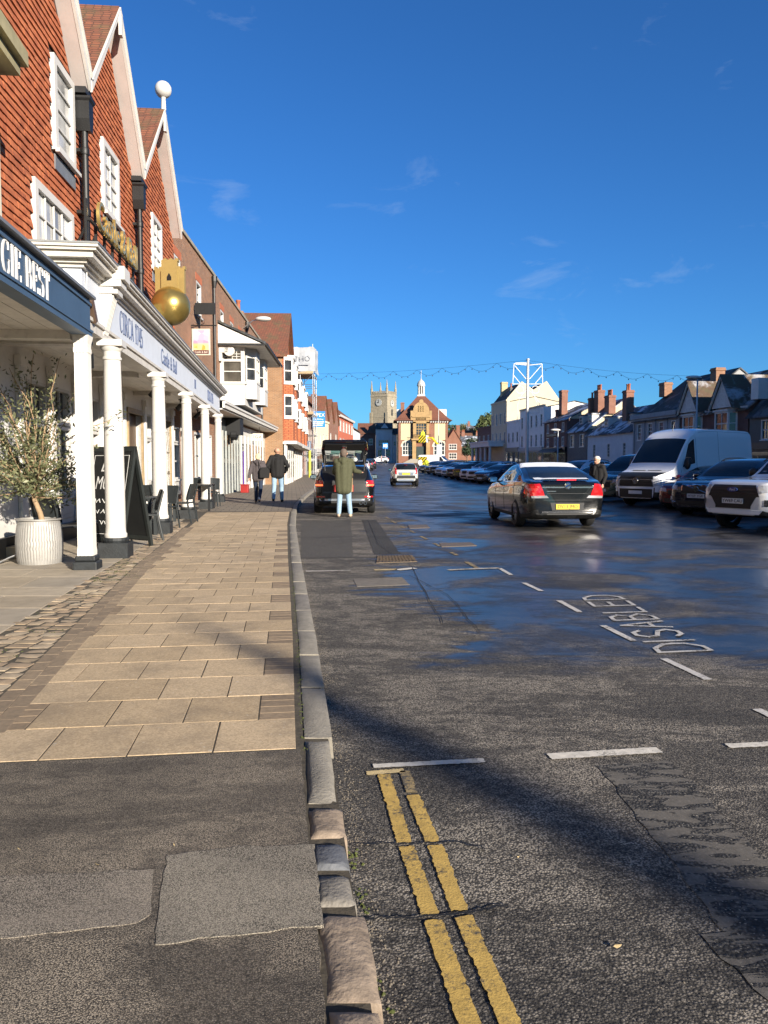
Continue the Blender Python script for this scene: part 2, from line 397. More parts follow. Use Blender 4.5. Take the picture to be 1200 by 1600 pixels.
KERB_MATS = [pm('kerb_grey_granite', (.22, .20, .17), .8, var=.22, scale=14, bump=.6, bscale=60, dirt=.3),
             pm('kerb_pink_granite', (.29, .225, .165), .8, var=.28, scale=12, bump=.6, bscale=45, dirt=.3),
             pm('kerb_blue_granite', (.12, .125, .135), .7, var=.2, scale=14, bump=.5, bscale=60),
             pm('kerb_concrete', (.27, .245, .20), .85, var=.16, scale=9, bump=.5, bscale=70, dirt=.25)]
kerb = empty('kerb'); tag(kerb, kind='structure')
def rough_box(b, frame, l, w, z0, z1, seed, amp, nl=5, nw=3, taper=.012):
    """a worn stone: gridded top and sides, jittered by noise. frame(s,t) -> x,y"""
    def P(i, j, z, k):
        s = l * i / nl; t = w * j / nw
        if z == z1:
            e = taper if (i in (0, nl) or j in (0, nw)) else 0
            s = min(max(s, taper * .8), l - taper * .8); t = min(max(t, taper * .8), w - taper * .8)
        q = frame(s, t); n_ = noise.noise_vector(Vector((q[0] * 9 + seed, q[1] * 9, z * 7))) * amp
        return (q[0] + n_.x * .7, q[1] + n_.y * .7, z + n_.z - (taper if z == z1 and (i in (0, nl) or j in (0, nw)) else 0))
    top = [[b.pt(P(i, j, z1, 0)) for j in range(nw + 1)] for i in range(nl + 1)]
    for i in range(nl):
        for j in range(nw): b.f.append([top[i][j], top[i + 1][j], top[i + 1][j + 1], top[i][j + 1]]); b.m.append(0)
    loop = [(i, 0) for i in range(nl + 1)] + [(nl, j) for j in range(1, nw + 1)] + [(i, nw) for i in range(nl - 1, -1, -1)] + [(0, j) for j in range(nw - 1, 0, -1)]
    bot = [b.pt(P(i, j, z0, 1)) for i, j in loop]
    for a in range(len(loop)):
        c = (a + 1) % len(loop); i, j = loop[a]; k, m = loop[c]
        b.f.append([top[i][j], bot[a], bot[c], top[k][m]]); b.m.append(0)
def kerb_frame(y0):
    def f(s, t):
        y = y0 + s; return (xk(y) - .155 + t, y)
    return f
ky = [(-.2, .5, 1), (.35, .95, 0), (.98, 1.55, 3), (1.58, 1.80, 1)]
for (py0, py1, m) in ((1572, 1426, 1), (1421, 1367, 0), (1363, 1320, 2), (1313, 1264, 1), (1258, 1157, 3)):
    ky.append((G(560, py0, .1).y, G(540, py1, .1).y, m))
ky[3] = (1.50, ky[4][0] - .015, 1); ky[2] = (.98, 1.485, 3)
y = ky[-1][1] + .02
while y < 30:
    l = rnd.uniform(.75, 1.05); ky.append((y, y + l, 3 if rnd.random() < .8 else 0)); y += l + rnd.uniform(.008, .02)
for i, (y0, y1, m) in enumerate(ky):
    b = MB(); l = y1 - y0; near = y0 < 3.0
    w = .155 if not near else rnd.uniform(.14, .165)
    rough_box(b, kerb_frame(y0), l, w, -.05, .118 + rnd.uniform(-.008, .004) * (1.0 if near else .6), i * 3.7, .008 if near else .004, 8 if near else 5, 4, .016 if near else .012)
    b.build('kerb_stone', KERB_MATS[m], kerb, smooth=55)
b = MB()
for y0_, y1_ in zip([-.5, 2, 4, 6, 9, 12, 16, 20, 25], [2, 4, 6, 9, 12, 16, 20, 25, 30.2]): b.face([(xk(y0_) - .17, y0_, .098), (xk(y0_) - .03, y0_, .098), (xk(y1_) - .03, y1_, .098), (xk(y1_) - .17, y1_, .098)]); b.face([(xk(y0_) - .03, y0_, .098), (xk(y0_) - .03, y0_, -.02), (xk(y1_) - .03, y1_, -.02), (xk(y1_) - .03, y1_, .098)])
b.build('kerb_bed', SOIL, kerb, fix=False)
b = MB()
yy0 = 30.0
while yy0 < 176:
    y1 = yy0 + 4
    b.face([(xk(yy0) - .15, yy0, hz(yy0) + .13), (xk(yy0), yy0, hz(yy0) + .13), (xk(y1), y1, hz(y1) + .13), (xk(y1) - .15, y1, hz(y1) + .13)])
    b.face([(xk(yy0), yy0, hz(yy0) + .13), (xk(yy0), yy0, hz(yy0) - .05), (xk(y1), y1, hz(y1) - .05), (xk(y1), y1, hz(y1) + .13)])
    yy0 = y1
b.build('far_kerb', KERB_MATS[3], kerb)
b = MB()
for y0, y1 in zip(YS, YS[1:]):
    b.face([(xr(y0), y0, hz(y0) - .05), (xr(y0), y0, hz(y0) + .12), (xr(y1), y1, hz(y1) + .12), (xr(y1), y1, hz(y1) - .05)])
b.build('right_kerb', KERB_MATS[3], kerb)

# --- tan paving slabs in staggered rows, the odd rows finished with little bricks
N = NT('tan_slab'); oi = N.n('ObjectInfo'); P = N.obj()
geo = N.n('NewGeometry'); PW = geo.outputs['Position']
base = N.ramp(oi.outputs['Random'], 0, 1, (.51, .385, .235), (.63, .485, .31))
sp = N.n('TexVoronoi'); N.set(sp, Vector=PW, Scale=120)
base = N.mix(.55, base, N.ramp(N.sep(sp.outputs['Color'])[0], .1, .9, (.50, .46, .42), (1, 1, 1)), 'MULTIPLY')
base = N.mix(N.math('MULTIPLY', N.ramp(N.noise(3.2, 7, .7, PW), .47, .70), .55), base, (.20, .155, .105))
base = N.mix(N.math('MULTIPLY', N.ramp(N.noise(42, 3, .6, PW), .66, .70), .6), base, (.62, .55, .44))
gs = N.n('TexVoronoi'); N.set(gs, Vector=PW, Scale=5.0)
base = N.mix(N.math('MULTIPLY', N.ramp(gs.outputs['Distance'], .045, .06, (1, 1, 1), (0, 0, 0)), .5), base, (.60, .55, .47))
base = N.mix(N.math('MULTIPLY', N.ramp(N.noise(.9, 6, .65, PW), .50, .66), .35), base, (.24, .185, .125))
N.bump(N.math('ADD', N.noise(170, 4, .7, PW), N.math('MULTIPLY', sp.outputs['Distance'], .5)), .35, .004)
TAN = N.done(Base_Color=base, Roughness=.85)
def objrand(name, c0, c1, c2=None, scale=60, bump=.5, rough=.85, dirtc=(.06, .05, .035), dirt=.4):
    N = NT(name); oi = N.n('ObjectInfo'); geo = N.n('NewGeometry'); PW = geo.outputs['Position']
    c = N.ramp(oi.outputs['Random'], 0, 1, c0, c1, mid=(.5, c2) if c2 else None)
    c = N.mix(N.math('MULTIPLY', N.ramp(N.noise(scale * .25, 6, .7, PW), .42, .7), dirt), c, dirtc)
    c = N.mix(.4, c, N.ramp(N.noise(scale, 4, .7, PW), .3, .7, (.6, .6, .6), (1, 1, 1)), 'MULTIPLY')
    N.bump(N.noise(scale * 1.6, 4, .6, PW), bump, .004)
    return N.done(Base_Color=c, Roughness=rough)
SMALLB = objrand('paving_brick', (.25, .185, .12), (.34, .25, .16), None, 110)
BORDER = objrand('border_brick', (.26, .195, .13), (.36, .27, .175), None, 110)
COBBLE = objrand('cobble_stone', (.36, .28, .185), (.50, .41, .29), (.42, .31, .205), 50, .8)
FLAG = objrand('flagstone', (.42, .345, .245), (.50, .42, .31), (.38, .33, .26), 18, .35, dirt=.35)
def block_mesh(name, l, w, h, ch=.006):
    b = MB()
    b.loft([[(0, 0, -h), (l, 0, -h), (l, w, -h), (0, w, -h)], [(0, 0, -ch), (l, 0, -ch), (l, w, -ch), (0, w, -ch)], [(ch, ch, 0), (l - ch, ch, 0), (l - ch, w - ch, 0), (ch, w - ch, 0)]])
    return b.mesh(name)
SW, SL = .385, .428
KD = Vector((-.127, 1.0)).normalized(); KN = Vector((KD.y, -KD.x))   # along and across the pavement (KN points to the road)
def place(name, me, mat, o2, z, ang, parent, tilt=.0015):
    ob = mobj(name, me, mat, parent, (o2[0], o2[1], z))
    ob.rotation_euler = (rnd.uniform(-tilt, tilt), rnd.uniform(-tilt, tilt), ang); return ob
slab_me = block_mesh('paving_slab', SW - .008, SL - .008, .05, .001)
slab_me.materials.append(TAN)
ang = math.atan2(KN.y, KN.x)
y = 3.52; row = 0
brick_cache = {}
def brick_me(l, w):
    k = (round(l, 2), round(w, 3))
    if k not in brick_cache: brick_cache[k] = block_mesh('paving_brick', k[0] - .006, k[1] - .006, .045, .001); brick_cache[k].materials.append(SMALLB)
    return brick_cache[k]
while y < 21.3:
    edge = Vector((xk(y + .2) - .158, y))           # right hand end of the row
    avail = (edge.x - xb(y + .2)) / KN.x
    t = 0.0
    def stack(t0, w):
        for q in range(4):
            p = edge - KN * (t0 + w) + KD * (SL * q / 4)
            place('paving_brick', brick_me(w, SL / 4), None, p, .1232 + rnd.uniform(-.0008, .0008), ang, pv, .001)
    if row % 2 == 1 and y < 15: stack(0, SW / 2); t = SW / 2
    elif row % 2 == 1: t = 0
    while t + SW <= avail + .02:
        p = edge - KN * (t + SW)
        place('paving_slab', slab_me, None, p, .1238 + rnd.uniform(-.001, .001), ang + rnd.uniform(-.004, .004), pv); t += SW
    rest = avail - t + .05
    if .06 < rest < .23 and y < 15: stack(t, rest)
    elif rest > .06:
        q = edge - KN * (t + rest); ob = place('paving_slab', slab_me, None, q, .1232, ang, pv, .001); ob.scale = (rest / SW, 1, 1)
    y += SL * KD.y; row += 1
# --- border of long bricks beside the slabs
bme = block_mesh('border_brick', .205, .098, .05, .0015); bme.materials.append(BORDER)
y = 3.3
while y < 16:
    dx = (xb(y + .2) - xb(y)) / .2; d = Vector((dx, 1)).normalized(); a2 = math.atan2(d.y, d.x)
    for k in range(2):
        p = Vector((xb(y) - .008 - .103 * k, y)) - d * (.1 * (k % 2))
        ob = place('border_brick', bme, None, p, .1242 + rnd.uniform(-.001, .001), a2, pv)
    y += .213 * d.y
# --- cobbles
cob_mes = []
for k in range(9):
    b = MB(); l = [.11, .14, .17][k % 3]; w = .105 + .012 * (k // 3)
    rough_box(b, lambda s, t: (s, t), l, w, -.06, 0.0, k * 11.3, .006, 3, 3, .006)
    me = b.mesh('cobble'); smooth_by(me, 60); me.materials.append(COBBLE); cob_mes.append((me, l, w))
cands = []
y = 3.1
while y < 17.5:
    k = 0; dx = (xc(y + .3) - xc(y)) / .3
    d = Vector((dx, 1)).normalized(); a3 = math.atan2(-d.x, d.y)
    t = xb(y) - .235; rowdepth = .118 + rnd.uniform(-.006, .008)
    while t > xc(y) + .04:
        me, l, w = cob_mes[rnd.randrange(9)]
        cands.append((me, (t - l, y + rnd.uniform(-.008, .008) + (xb(y) - .235 - t) * .12), a3 * .6 + rnd.uniform(-.08, .08) - .10, .128 + rnd.uniform(-.004, .004), rowdepth / w)); t -= l + .012
    y += rowdepth + .010
for me, p, a3, z, s in cands[:300]:
    ob = mobj('cobble', me, None, pv, (p[0], p[1], z), a3); ob.scale = (1, s, 1)
b = MB()
for me, p, a3, z, s in cands[300:]:
    b.T = Matrix.Translation((p[0], p[1], z)) @ Matrix.Rotation(a3, 4, 'Z') @ Matrix.Diagonal((1, s, 1, 1)); o0 = len(b.v)
    for v in me.vertices: b.pt(v.co)
    for f in me.polygons: b.f.append([o0 + i for i in f.vertices]); b.m.append(0)
if b.v: tag(b.build('distant_cobbles', COBBLE, pv, smooth=60), kind='stuff')
# --- flagstones under the canopies
y = 3.0; row = 0
while y < 28:
    d = rnd.choice((.55, .65, .75)); x = xc(y + d / 2) - .01; n_ = 0
    while x > -7.2 and n_ < 6:
        w = rnd.uniform(.55, .95); b = MB()
        a0, a1 = xc(y) - xc(y + d / 2), xc(y + d) - xc(y + d / 2)
        c = .006
        lo = [(x - w + c + a0 , y + c), (x - c + a0, y + c), (x - c + a1, y + d - c), (x - w + c + a1, y + d - c)]
        b.loft([[(p[0], p[1], .06) for p in lo], [(p[0], p[1], .1245) for p in lo], [(p[0] + (.006 if k in (0, 3) else -.006), p[1] + (.006 if k < 2 else -.006), .1275) for k, p in enumerate(lo)]])
        b.build('flagstone', FLAG, pv); x -= w; n_ += 1
    y += d; row += 1
# --- tarmac in front of the slabs, with its repairs
def jag(poly, step=.04, amp=.008, seed=0, fq=17):
    out = []
    for a, c in zip(poly, poly[1:] + poly[:1]):
        a, c = Vector(a[:2]), Vector(c[:2]); n_ = max(1, int((c - a).length / step))
        for i in range(n_):
            p = a.lerp(c, i / n_); v = noise.noise_vector(Vector((p.x * fq + seed, p.y * fq, seed))) * amp
            out.append((p.x + v.x, p.y + v.y))
    return out
def sheet(name, poly, z, mat, parent, amp=.008, step=.04, thick=.0, fq=17):
    b = MB(); P = jag(poly, step, amp, len(name), fq)
    if thick:
        b.prism(P, z - thick, z, 'xy')
    else: b.face([(p[0], p[1], z) for p in P])
    return b.build(name, mat, parent, fix=bool(thick))
e0 = Vector((xk(3.6) - .165, 3.50)); e1 = e0 - KN * 1.62
sheet('tarmac_footway', [(e1.x - .9, e1.y - .12), (e1.x, e1.y), (e0.x + .008, e0.y), (xk(2.6) - .150, 2.6), (xk(1.6) - .150, 1.6), (xk(0) - .16, 0), (xk(-4) - .16, -4), (-3.8, -4), (-3.6, 2.5)], .1245, FOOT, pv, .01, .05, .04)
Gp = lambda L, z: [tuple(G(a, c, z)[:2]) for a, c in L]
sheet('repair_patch', Gp([(240, 1476), (505, 1444), (492, 1319), (380, 1322), (262, 1336)], .1275), .1275, PATCH_A, pv, .012, .03, .01)
sheet('repair_patch', Gp([(-150, 1480), (40, 1462), (215, 1442), (234, 1430), (241, 1358), (0, 1369), (-150, 1378)], .1268), .1268, PATCH_B, pv, .010, .03, .01)

# --- painted markings, covers and repairs on the road
def worn(name, c, wear=.55):
    N = NT(name); g = N.noise(55, 6, .75); g2 = N.noise(5, 4, .6)
    f = N.ramp(N.math('ADD', N.math('MULTIPLY', g, .6), N.math('MULTIPLY', g2, .4)), wear - .04, wear + .05)
    cc = N.mix(f, N.mix(N.ramp(N.noise(22, 4), .35, .7), c, tuple(a * .72 for a in c)), (.07, .064, .055))
    N.bump(N.noise(120, 4), .5, .004)
    return N.done(Base_Color=cc, Roughness=.8)
YEL = worn('yellow_line_paint', (.58, .385, .10), .565); YEL_F = worn('faded_yellow_paint', (.38, .28, .13), .50); YEL_FF = worn('pale_yellow_dash_paint', (.62, .48, .24), .58)
WHT = worn('white_line_paint', (.72, .67, .58), .60); WHT_F = worn('faded_white_paint', (.50, .46, .40), .53); WHT_M = worn('dashed_bay_paint', (.60, .57, .53), .57)
def strip(name, p0, p1, w, mat, z=.006, amp=.006):
    p0, p1 = Vector(p0[:2]), Vector(p1[:2]); d = (p1 - p0).normalized(); n_ = Vector((-d.y, d.x)) * w / 2
    return sheet(name, [p0 - n_, p0 + n_, p1 + n_, p1 - n_], z, mat, road, amp, .012, 0, 62)
for segs in ([((600, 1212), (632, 1318)), ((635, 1324), (673, 1432)), ((677, 1440), (735, 1606))], [((645, 1244), (676, 1317)), ((680, 1323), (718, 1425)), ((724, 1434), (800, 1608))]):
    for a, c in segs: strip('yellow_line', G(*a), G(*c), .058, YEL, amp=.008)
strip('yellow_line', G(632, 1206), G(644, 1240), .05, YEL_F)
strip('yellow_line', G(573, 1210), G(632, 1205), .045, YEL_FF)
strip('white_line', G(583, 1198.5), G(757, 1189.5), .05, WHT)
strip('white_line', G(858, 1183.5), G(1030, 1173), .075, WHT)
strip('white_line', G(1137, 1167), G(1330, 1157), .06, WHT)
for a, c in (((1037, 1030), (1107, 1063)), ((942, 978), (990, 1002)), ((873, 939), (906, 957)), ((818, 911), (846, 924)), ((780, 888), (799, 899)), ((1182, 1109), (1290, 1160))):
    strip('bay_dash', G(*a), G(*c), .06, WHT_M)
for a, c in (((478, 893), (548, 892)), ((700, 891), (745, 889)), ((745, 889), (781, 888))):
    strip('white_line', G(*a), G(*c), .11, WHT_F)
strip('white_line', G(620, 891), G(648, 888), .13, WHT); strip('white_line', G(585, 891), G(620, 890), .11, YEL_FF)
for a, c in (((704, 863), (714, 868)), ((728, 878), (746, 888)), ((678, 849), (688, 854)), ((657, 838), (667, 843)), ((640, 829), (648, 833)), ((625, 822), (632, 825)), ((612, 814), (619, 818)), ((602, 808), (608, 811))):
    strip('bay_dash', G(*a), G(*c), .07, YEL_F)
# the trench repair running off to the right, with smooth slurry islands
sheet('trench_repair', Gp([(935, 1196), (1048, 1188), (1130, 1275), (1230, 1370), (1260, 1470), (1130, 1455), (1040, 1330)], .003), .003, SLURRY, road, .03, .06)
sheet('trench_repair', Gp([(1098, 1462), (1150, 1456), (1300, 1470), (1330, 1620), (1200, 1565), (1150, 1520)], .0035), .0035, SLURRY, road, .03, .06)
COVER = pm('rusty_cover', (.13, .095, .06), .6, .4, var=.3, scale=30, bump=.8, bscale=70)
CONC = pm('concrete_patch', (.17, .15, .125), .9, var=.2, scale=10, bump=.4, bscale=60)
def plate(name, quad, mat, z=.01):
    q = [tuple(p[:2]) for p in quad]; b = MB(); b.prism(q, -.02, z, 'xy')
    o = b.build(name, mat, road)
    if mat is COVER:
        a, c, d, e = [Vector((*p, z + .003)) for p in q]; g = MB()
        for i in range(1, 12): g.bar(a.lerp(c, i / 12), e.lerp(d, i / 12), .012)
        for i in range(1, 6): g.bar(a.lerp(e, i / 6), c.lerp(d, i / 6), .012)
        g.build('cover_rib', COVER, o)
    return o
plate('drain_cover', [G(588, 880), G(652, 878), G(643, 868), G(590, 869)], COVER)
plate('drain_cover', [G(690, 855), G(745, 853), G(735, 848), G(686, 849)], pm('pinkish_cover', (.13, .105, .088), .8, var=.2, scale=20))
plate('drain_cover', [G(640, 826), G(672, 825), G(666, 820), G(637, 821)], MATS['pinkish_cover'])
plate('concrete_patch', [G(558, 917), G(640, 914), G(628, 902), G(552, 905)], CONC, .004)
sheet('concrete_patch', Gp([(470, 872), (552, 871), (548, 812), (470, 815)], .003), .003, asphalt('patched_bay_asphalt', (.06, .055, .048), (.14, .128, .11), False, 120, (.18, .165, .14), .5), road, .03, .1)
sheet('concrete_patch', Gp([(585, 866), (625, 865), (588, 812), (565, 812)], .0035), .0035, asphalt('dark_bay_asphalt', (.03, .03, .03), (.08, .075, .07), False, 120, (.10, .095, .085), .5), road, .03, .1)
# --- cracks and joints in the surfacing
TAR = pm('tar_crack', (.012, .012, .012), .7)
for pl in ([(560, 1322), (640, 1321), (720, 1318), (760, 1330)], [(545, 1440), (640, 1437), (730, 1430), (800, 1415)], [(470, 905), (560, 907), (640, 900), (700, 930), (760, 1000)], [(640, 880), (660, 920), (700, 985)], [(575, 812), (590, 850), (615, 868)]):
    P = []; Q = [G(*p) for p in pl]
    for a, c in zip(Q, Q[1:]):
        for k in range(8): P.append(a.lerp(c, k / 8) + Vector((noise.noise(Vector((a.x * 3 + k * .7, a.y * 5, 1))) * .02, noise.noise(Vector((a.x * 4, k * .9, 2))) * .02, 0)))
    b = MB()
    for i, (a, c) in enumerate(zip(P, P[1:])):
        w0 = .003 + .004 * abs(noise.noise(Vector((i * .8, a.x, 0)))); n_ = Vector((-(c - a).y, (c - a).x, 0)).normalized()
        b.face([a - n_ * w0 + Vector((0, 0, .0092)), c - n_ * w0 + Vector((0, 0, .0092)), c + n_ * w0 + Vector((0, 0, .0092)), a + n_ * w0 + Vector((0, 0, .0092))])
    b.build('crack', TAR, road, fix=False)
# --- grit and moss along the gutter
def scatter(name, pts, mat, r0, r1, label, cat):
    b = MB()
    for p in pts:
        r = rnd.uniform(r0, r1); a = rnd.uniform(0, 6.28)
        ring = [(p[0] + r * math.cos(a + k * 1.257) * rnd.uniform(.6, 1.2), p[1] + r * math.sin(a + k * 1.257) * rnd.uniform(.6, 1.2), p[2]) for k in range(5)]
        top = (p[0], p[1], p[2] + r * rnd.uniform(.5, .9))
        for k in range(5): b.face([ring[k], ring[(k + 1) % 5], top])
    o = b.build(name, mat); tag(o, label, cat, kind='stuff'); return o
pts = []
for _ in range(2600):
    y = 1.4 + 14 * rnd.random() ** 2; pts.append((xk(y) + abs(rnd.gauss(0, .05)) + .002, y, .0))
for _ in range(500):
    y = 1.6 + 9 * rnd.random() ** 1.5; pts.append((xk(y) + rnd.uniform(.1, 3), y, 0.0))
scatter('gutter_grit', pts, objrand('grit', (.2, .17, .13), (.2, .17, .13), None, 300, .3), .002, .0055, 'loose grit gathered along the kerb gutter', 'grit')
pts = [(xk(y) - .16 + rnd.gauss(0, .008), y, .118) for y in [rnd.uniform(3.4, 9.5) for _ in range(220)]]
pts += [(xk(y) + abs(rnd.gauss(0, .025)), y, .0) for y in [rnd.choice((2.05, 2.45, 2.75, 1.75)) + rnd.gauss(0, .05) for _ in range(70)]]
for _ in range(1300):
    y = rnd.uniform(8.6, 10.8); x = -3.15 - (y - 8.6) * .17 + rnd.gauss(0, .22)
    if noise.noise(Vector((x * 6, y * 6, 0))) > .05: pts.append((x, y, .1215))
for _ in range(1500):
    y = rnd.uniform(3.3, 14); x = rnd.uniform(xc(y), xb(y) - .22)
    if noise.noise(Vector((x * 2, y * 2, 5))) > .1: pts.append((x, y, .1205))
scatter('moss', pts, pm('moss_green', (.065, .078, .018), .95, var=.4, scale=40), .004, .011, 'green moss in the joints beside the kerb and cobbles', 'moss')
for px, py, dx, dz_ in ((965, 1480, .014, 0), (272, 1322, .007, 0), (30, 1328, .008, 0), (152, 1352, .008, 0), (810, 1340, .005, 0), (520, 872, .0, 0)):
    if dx == 0: continue
    q = G(px, py, .128 if px < 500 else .008); a = rnd.uniform(0, 3)
    b = MB(); b.T = Matrix.Translation(q) @ Matrix.Rotation(a if px < 900 else .15, 4, 'Z')
    b.face([(-dx, 0, .004), (-.3 * dx, -.35 * dx, 0), (.5 * dx, -.25 * dx, .003), (dx, 0, .008), (.4 * dx, .3 * dx, .004), (-.4 * dx, .3 * dx, .006)])
    tag(b.build('fallen_leaf', pm('dead_leaf', (.45, .34, .17), .7, var=.3, scale=60), fix=False), {965: 'curled pale leaf lying on the right side of the road', 272: 'small orange leaf scrap beside the tarmac repair', 30: 'dry leaf on the tarmac footway at far left', 152: 'thin dry leaf by the edge of the older repair', 810: 'tiny pale leaf in the shade streak on the road'}[px], 'leaf', 'fallen leaves')
# --- worn parking word DISABLED, read from the carriageway
WHT_L = worn('letter_paint', (.55, .53, .50), .545)
GLY = {'D': [[(0, 0), (0, 1), (.5, .97), (.9, .72), (.95, .5), (.9, .28), (.5, .03), (0, 0)]], 'I': [[(0, 0), (0, 1)]],
       'S': [[(.9, .82), (.7, .97), (.3, .97), (.05, .78), (.15, .58), (.8, .42), (.95, .22), (.7, .03), (.3, .03), (.02, .18)]],
       'A': [[(0, 0), (.48, 1), (.95, 0)], [(.18, .35), (.78, .35)]], 'B': [[(0, 0), (0, 1), (.55, .98), (.85, .78), (.55, .53), (0, .52)], [(.55, .53), (.92, .28), (.55, .02), (0, 0)]],
       'L': [[(0, 1), (0, 0), (.85, 0)]], 'E': [[(.9, 1), (0, 1), (0, 0), (.9, 0)], [(0, .52), (.75, .52)]]}
o0 = G(1111, 1017); o1 = G(960, 928)
td = Vector((o1.x - o0.x, o1.y - o0.y)); tl = td.length; td.normalize(); tu = Vector((-1, -.16)).normalized()
adv = {'I': .55}; tot = sum(adv.get(c, 1.3) for c in 'DISABLED'); cx = 0
for ch in 'DISABLED':
    wch = tl / tot
    m = MB(); zz_ = .0062
    for pl in GLY[ch]:
        for a, c in zip(pl, pl[1:]):
            A = Vector(o0[:2]) + td * (cx + a[0] * wch) + tu * (a[1] * .43); C_ = Vector(o0[:2]) + td * (cx + c[0] * wch) + tu * (c[1] * .43)
            d = (C_ - A).normalized(); n_ = Vector((-d.y, d.x)) * .020; A = A - d * .016; C_ = C_ + d * .016
            zz_ += .00025
            m.face([(*(A - n_), zz_), (*(C_ - n_), zz_), (*(C_ + n_), zz_), (*(A + n_), zz_)])
    m.build('road_letter', WHT_L, road, fix=False); cx += wch * adv.get(ch, 1.3)
# ================================================================== BUILDING KIT
L0 = (-2.49, -.1225); L1 = (-4.45, -.0833); L2 = (-5.54, -.0458); RF = (34.1, -.1225)
def on(ln, y): return Vector((ln[0] + ln[1] * y, y, 0))
class Bld:
    def __init__(s, name, A, B, label, cat='building', group=None, z=0.0):
        s.A = Vector((A[0], A[1], z)); d = Vector((B[0] - A[0], B[1] - A[1])); s.len = d.length
        s.rz = math.atan2(d.y, d.x); s.z = z
        s.root = empty(name, s.A, s.rz); tag(s.root, label, cat, group)
        s.M = Matrix.Translation(s.A) @ Matrix.Rotation(s.rz, 4, 'Z'); s.Mi = s.M.inverted()
    def mb(s, frame=None):
        b = MB()
        if frame is not None: b.T = s.Mi @ frame
        return b
    def loc(s, p): return s.Mi @ Vector(p)
def frame(A, B, z=0.0):
    d = Vector((B[0] - A[0], B[1] - A[1])); return Matrix.Translation((A[0], A[1], z)) @ Matrix.Rotation(math.atan2(d.y, d.x), 4, 'Z')
def wall(B, mat, x0, x1, z0, z1, ops=(), y=0.0, depth=None, gable=None, name='wall', rev=.14, par=None, fr=None):
    """a front wall with real openings and reveals; depth adds side, back and top walls"""
    b = B.mb(fr)
    xs = sorted({x0, x1, *[o[0] for o in ops], *[o[1] for o in ops]}); zs = sorted({z0, z1, *[o[2] for o in ops], *[o[3] for o in ops]})
    xs = [x for x in xs if x0 <= x <= x1]; zs = [z for z in zs if z0 <= z <= z1]
    for xa, xb_ in zip(xs, xs[1:]):
        for za, zb in zip(zs, zs[1:]):
            cx, cz = (xa + xb_) / 2, (za + zb) / 2
            if any(o[0] < cx < o[1] and o[2] < cz < o[3] for o in ops): continue
            b.face([(xa, y, za), (xb_, y, za), (xb_, y, zb), (xa, y, zb)])
    for o in ops:
        a, c, e, f = o[:4]
        b.face([(a, y, e), (a, y, f), (a, y + rev, f), (a, y + rev, e)]); b.face([(c, y, e), (c, y + rev, e), (c, y + rev, f), (c, y, f)])
        b.face([(a, y, f), (c, y, f), (c, y + rev, f), (a, y + rev, f)]); b.face([(a, y, e), (a, y + rev, e), (c, y + rev, e), (c, y, e)])
    if gable: b.face([(x0, y, z1), (x1, y, z1), (gable[0], y, gable[1])])
    if depth:
        b.face([(x0, y, z0), (x0, y, z1), (x0, y + depth, z1), (x0, y + depth, z0)]); b.face([(x1, y, z0), (x1, y + depth, z0), (x1, y + depth, z1), (x1, y, z1)])
        b.face([(x0, y + depth, z0), (x0, y + depth, z1), (x1, y + depth, z1), (x1, y + depth, z0)])
        b.face([(x0, y, z1 - .001), (x1, y, z1 - .001), (x1, y + depth, z1 - .001), (x0, y + depth, z1 - .001)])
    return b.build(name, mat, par or B.root, fix=False)
def window(B, xa, xb_, za, zb, nx=2, nz=2, y=0.0, fw=.07, rev=.10, fmat=None, gmat=None, sill=.06, proud=0.0, bar=.03, meet=True, name='window', par=None, fr=None, pane='pane'):
    """frame, glazing bars and sill, with the pane behind as a sub-part"""
    fmat = fmat or WHITE; b = B.mb(fr); y0 = y - proud; y1 = y + rev - .01
    b.box(xa, xa + fw, y0, y1, za, zb); b.box(xb_ - fw, xb_, y0, y1, za, zb); b.box(xa + fw, xb_ - fw, y0, y1, zb - fw, zb); b.box(xa + fw, xb_ - fw, y0, y1, za, za + fw)
    ya, yb = y + rev - .055, y + rev - .02
    if proud: ya, yb = y0 + .03, y0 + .06
    for i in range(1, nx):
        x = xa + fw + (xb_ - xa - 2 * fw) * i / nx; b.box(x - bar / 2, x + bar / 2, ya, yb, za + fw, zb - fw)
    for i in range(1, nz):
        z = za + fw + (zb - za - 2 * fw) * i / nz; w = bar * (1.6 if meet and nz % 2 == 0 and i == nz // 2 else 1)
        b.box(xa + fw, xb_ - fw, ya + .004, yb - .003, z - w / 2, z + w / 2)
    if sill: b.box(xa - .06, xb_ + .06, y0 - .07, y0 - .002, za - sill, za)
    o = b.build(name, fmat, par or B.root)
    p = B.mb(fr); yy = yb + .006; p.face([(xa + fw * .5, yy, za + fw * .5), (xb_ - fw * .5, yy, za + fw * .5), (xb_ - fw * .5, yy, zb - fw * .5), (xa + fw * .5, yy, zb - fw * .5)])
    p.build(pane, gmat or WIN, o, fix=False)
    return o
def roof_along(B, x0, x1, y0, y1, ze, zr, mat, over=.3, th=.12, name='roof', yr=None, gmat=None, fr=None, gable_ends=True):
    """ridge parallel to the street"""
    yr = (y0 + y1) / 2 if yr is None else yr; b = B.mb(fr); s0 = (zr - ze) / (yr - y0); s1 = (zr - ze) / (y1 - yr)
    a = (y0 - over, ze - s0 * over); c = (y1 + over, ze - s1 * over)
    b.prism([a, (yr, zr), c, (c[0], c[1] - th), (yr, zr - th), (a[0], a[1] - th)], x0 - .12, x1 + .12, 'yz')
    o = b.build(name, mat, B.root)
    if gmat and gable_ends:
        for x in (x0, x1): B.mb(fr).prism([(y0 + .01, ze - .05), (yr, zr - th - .01), (y1 - .01, ze - .05)], x, x + (.1 if x == x0 else -.1), 'yz').build('gable_wall', gmat, B.root)
    return o
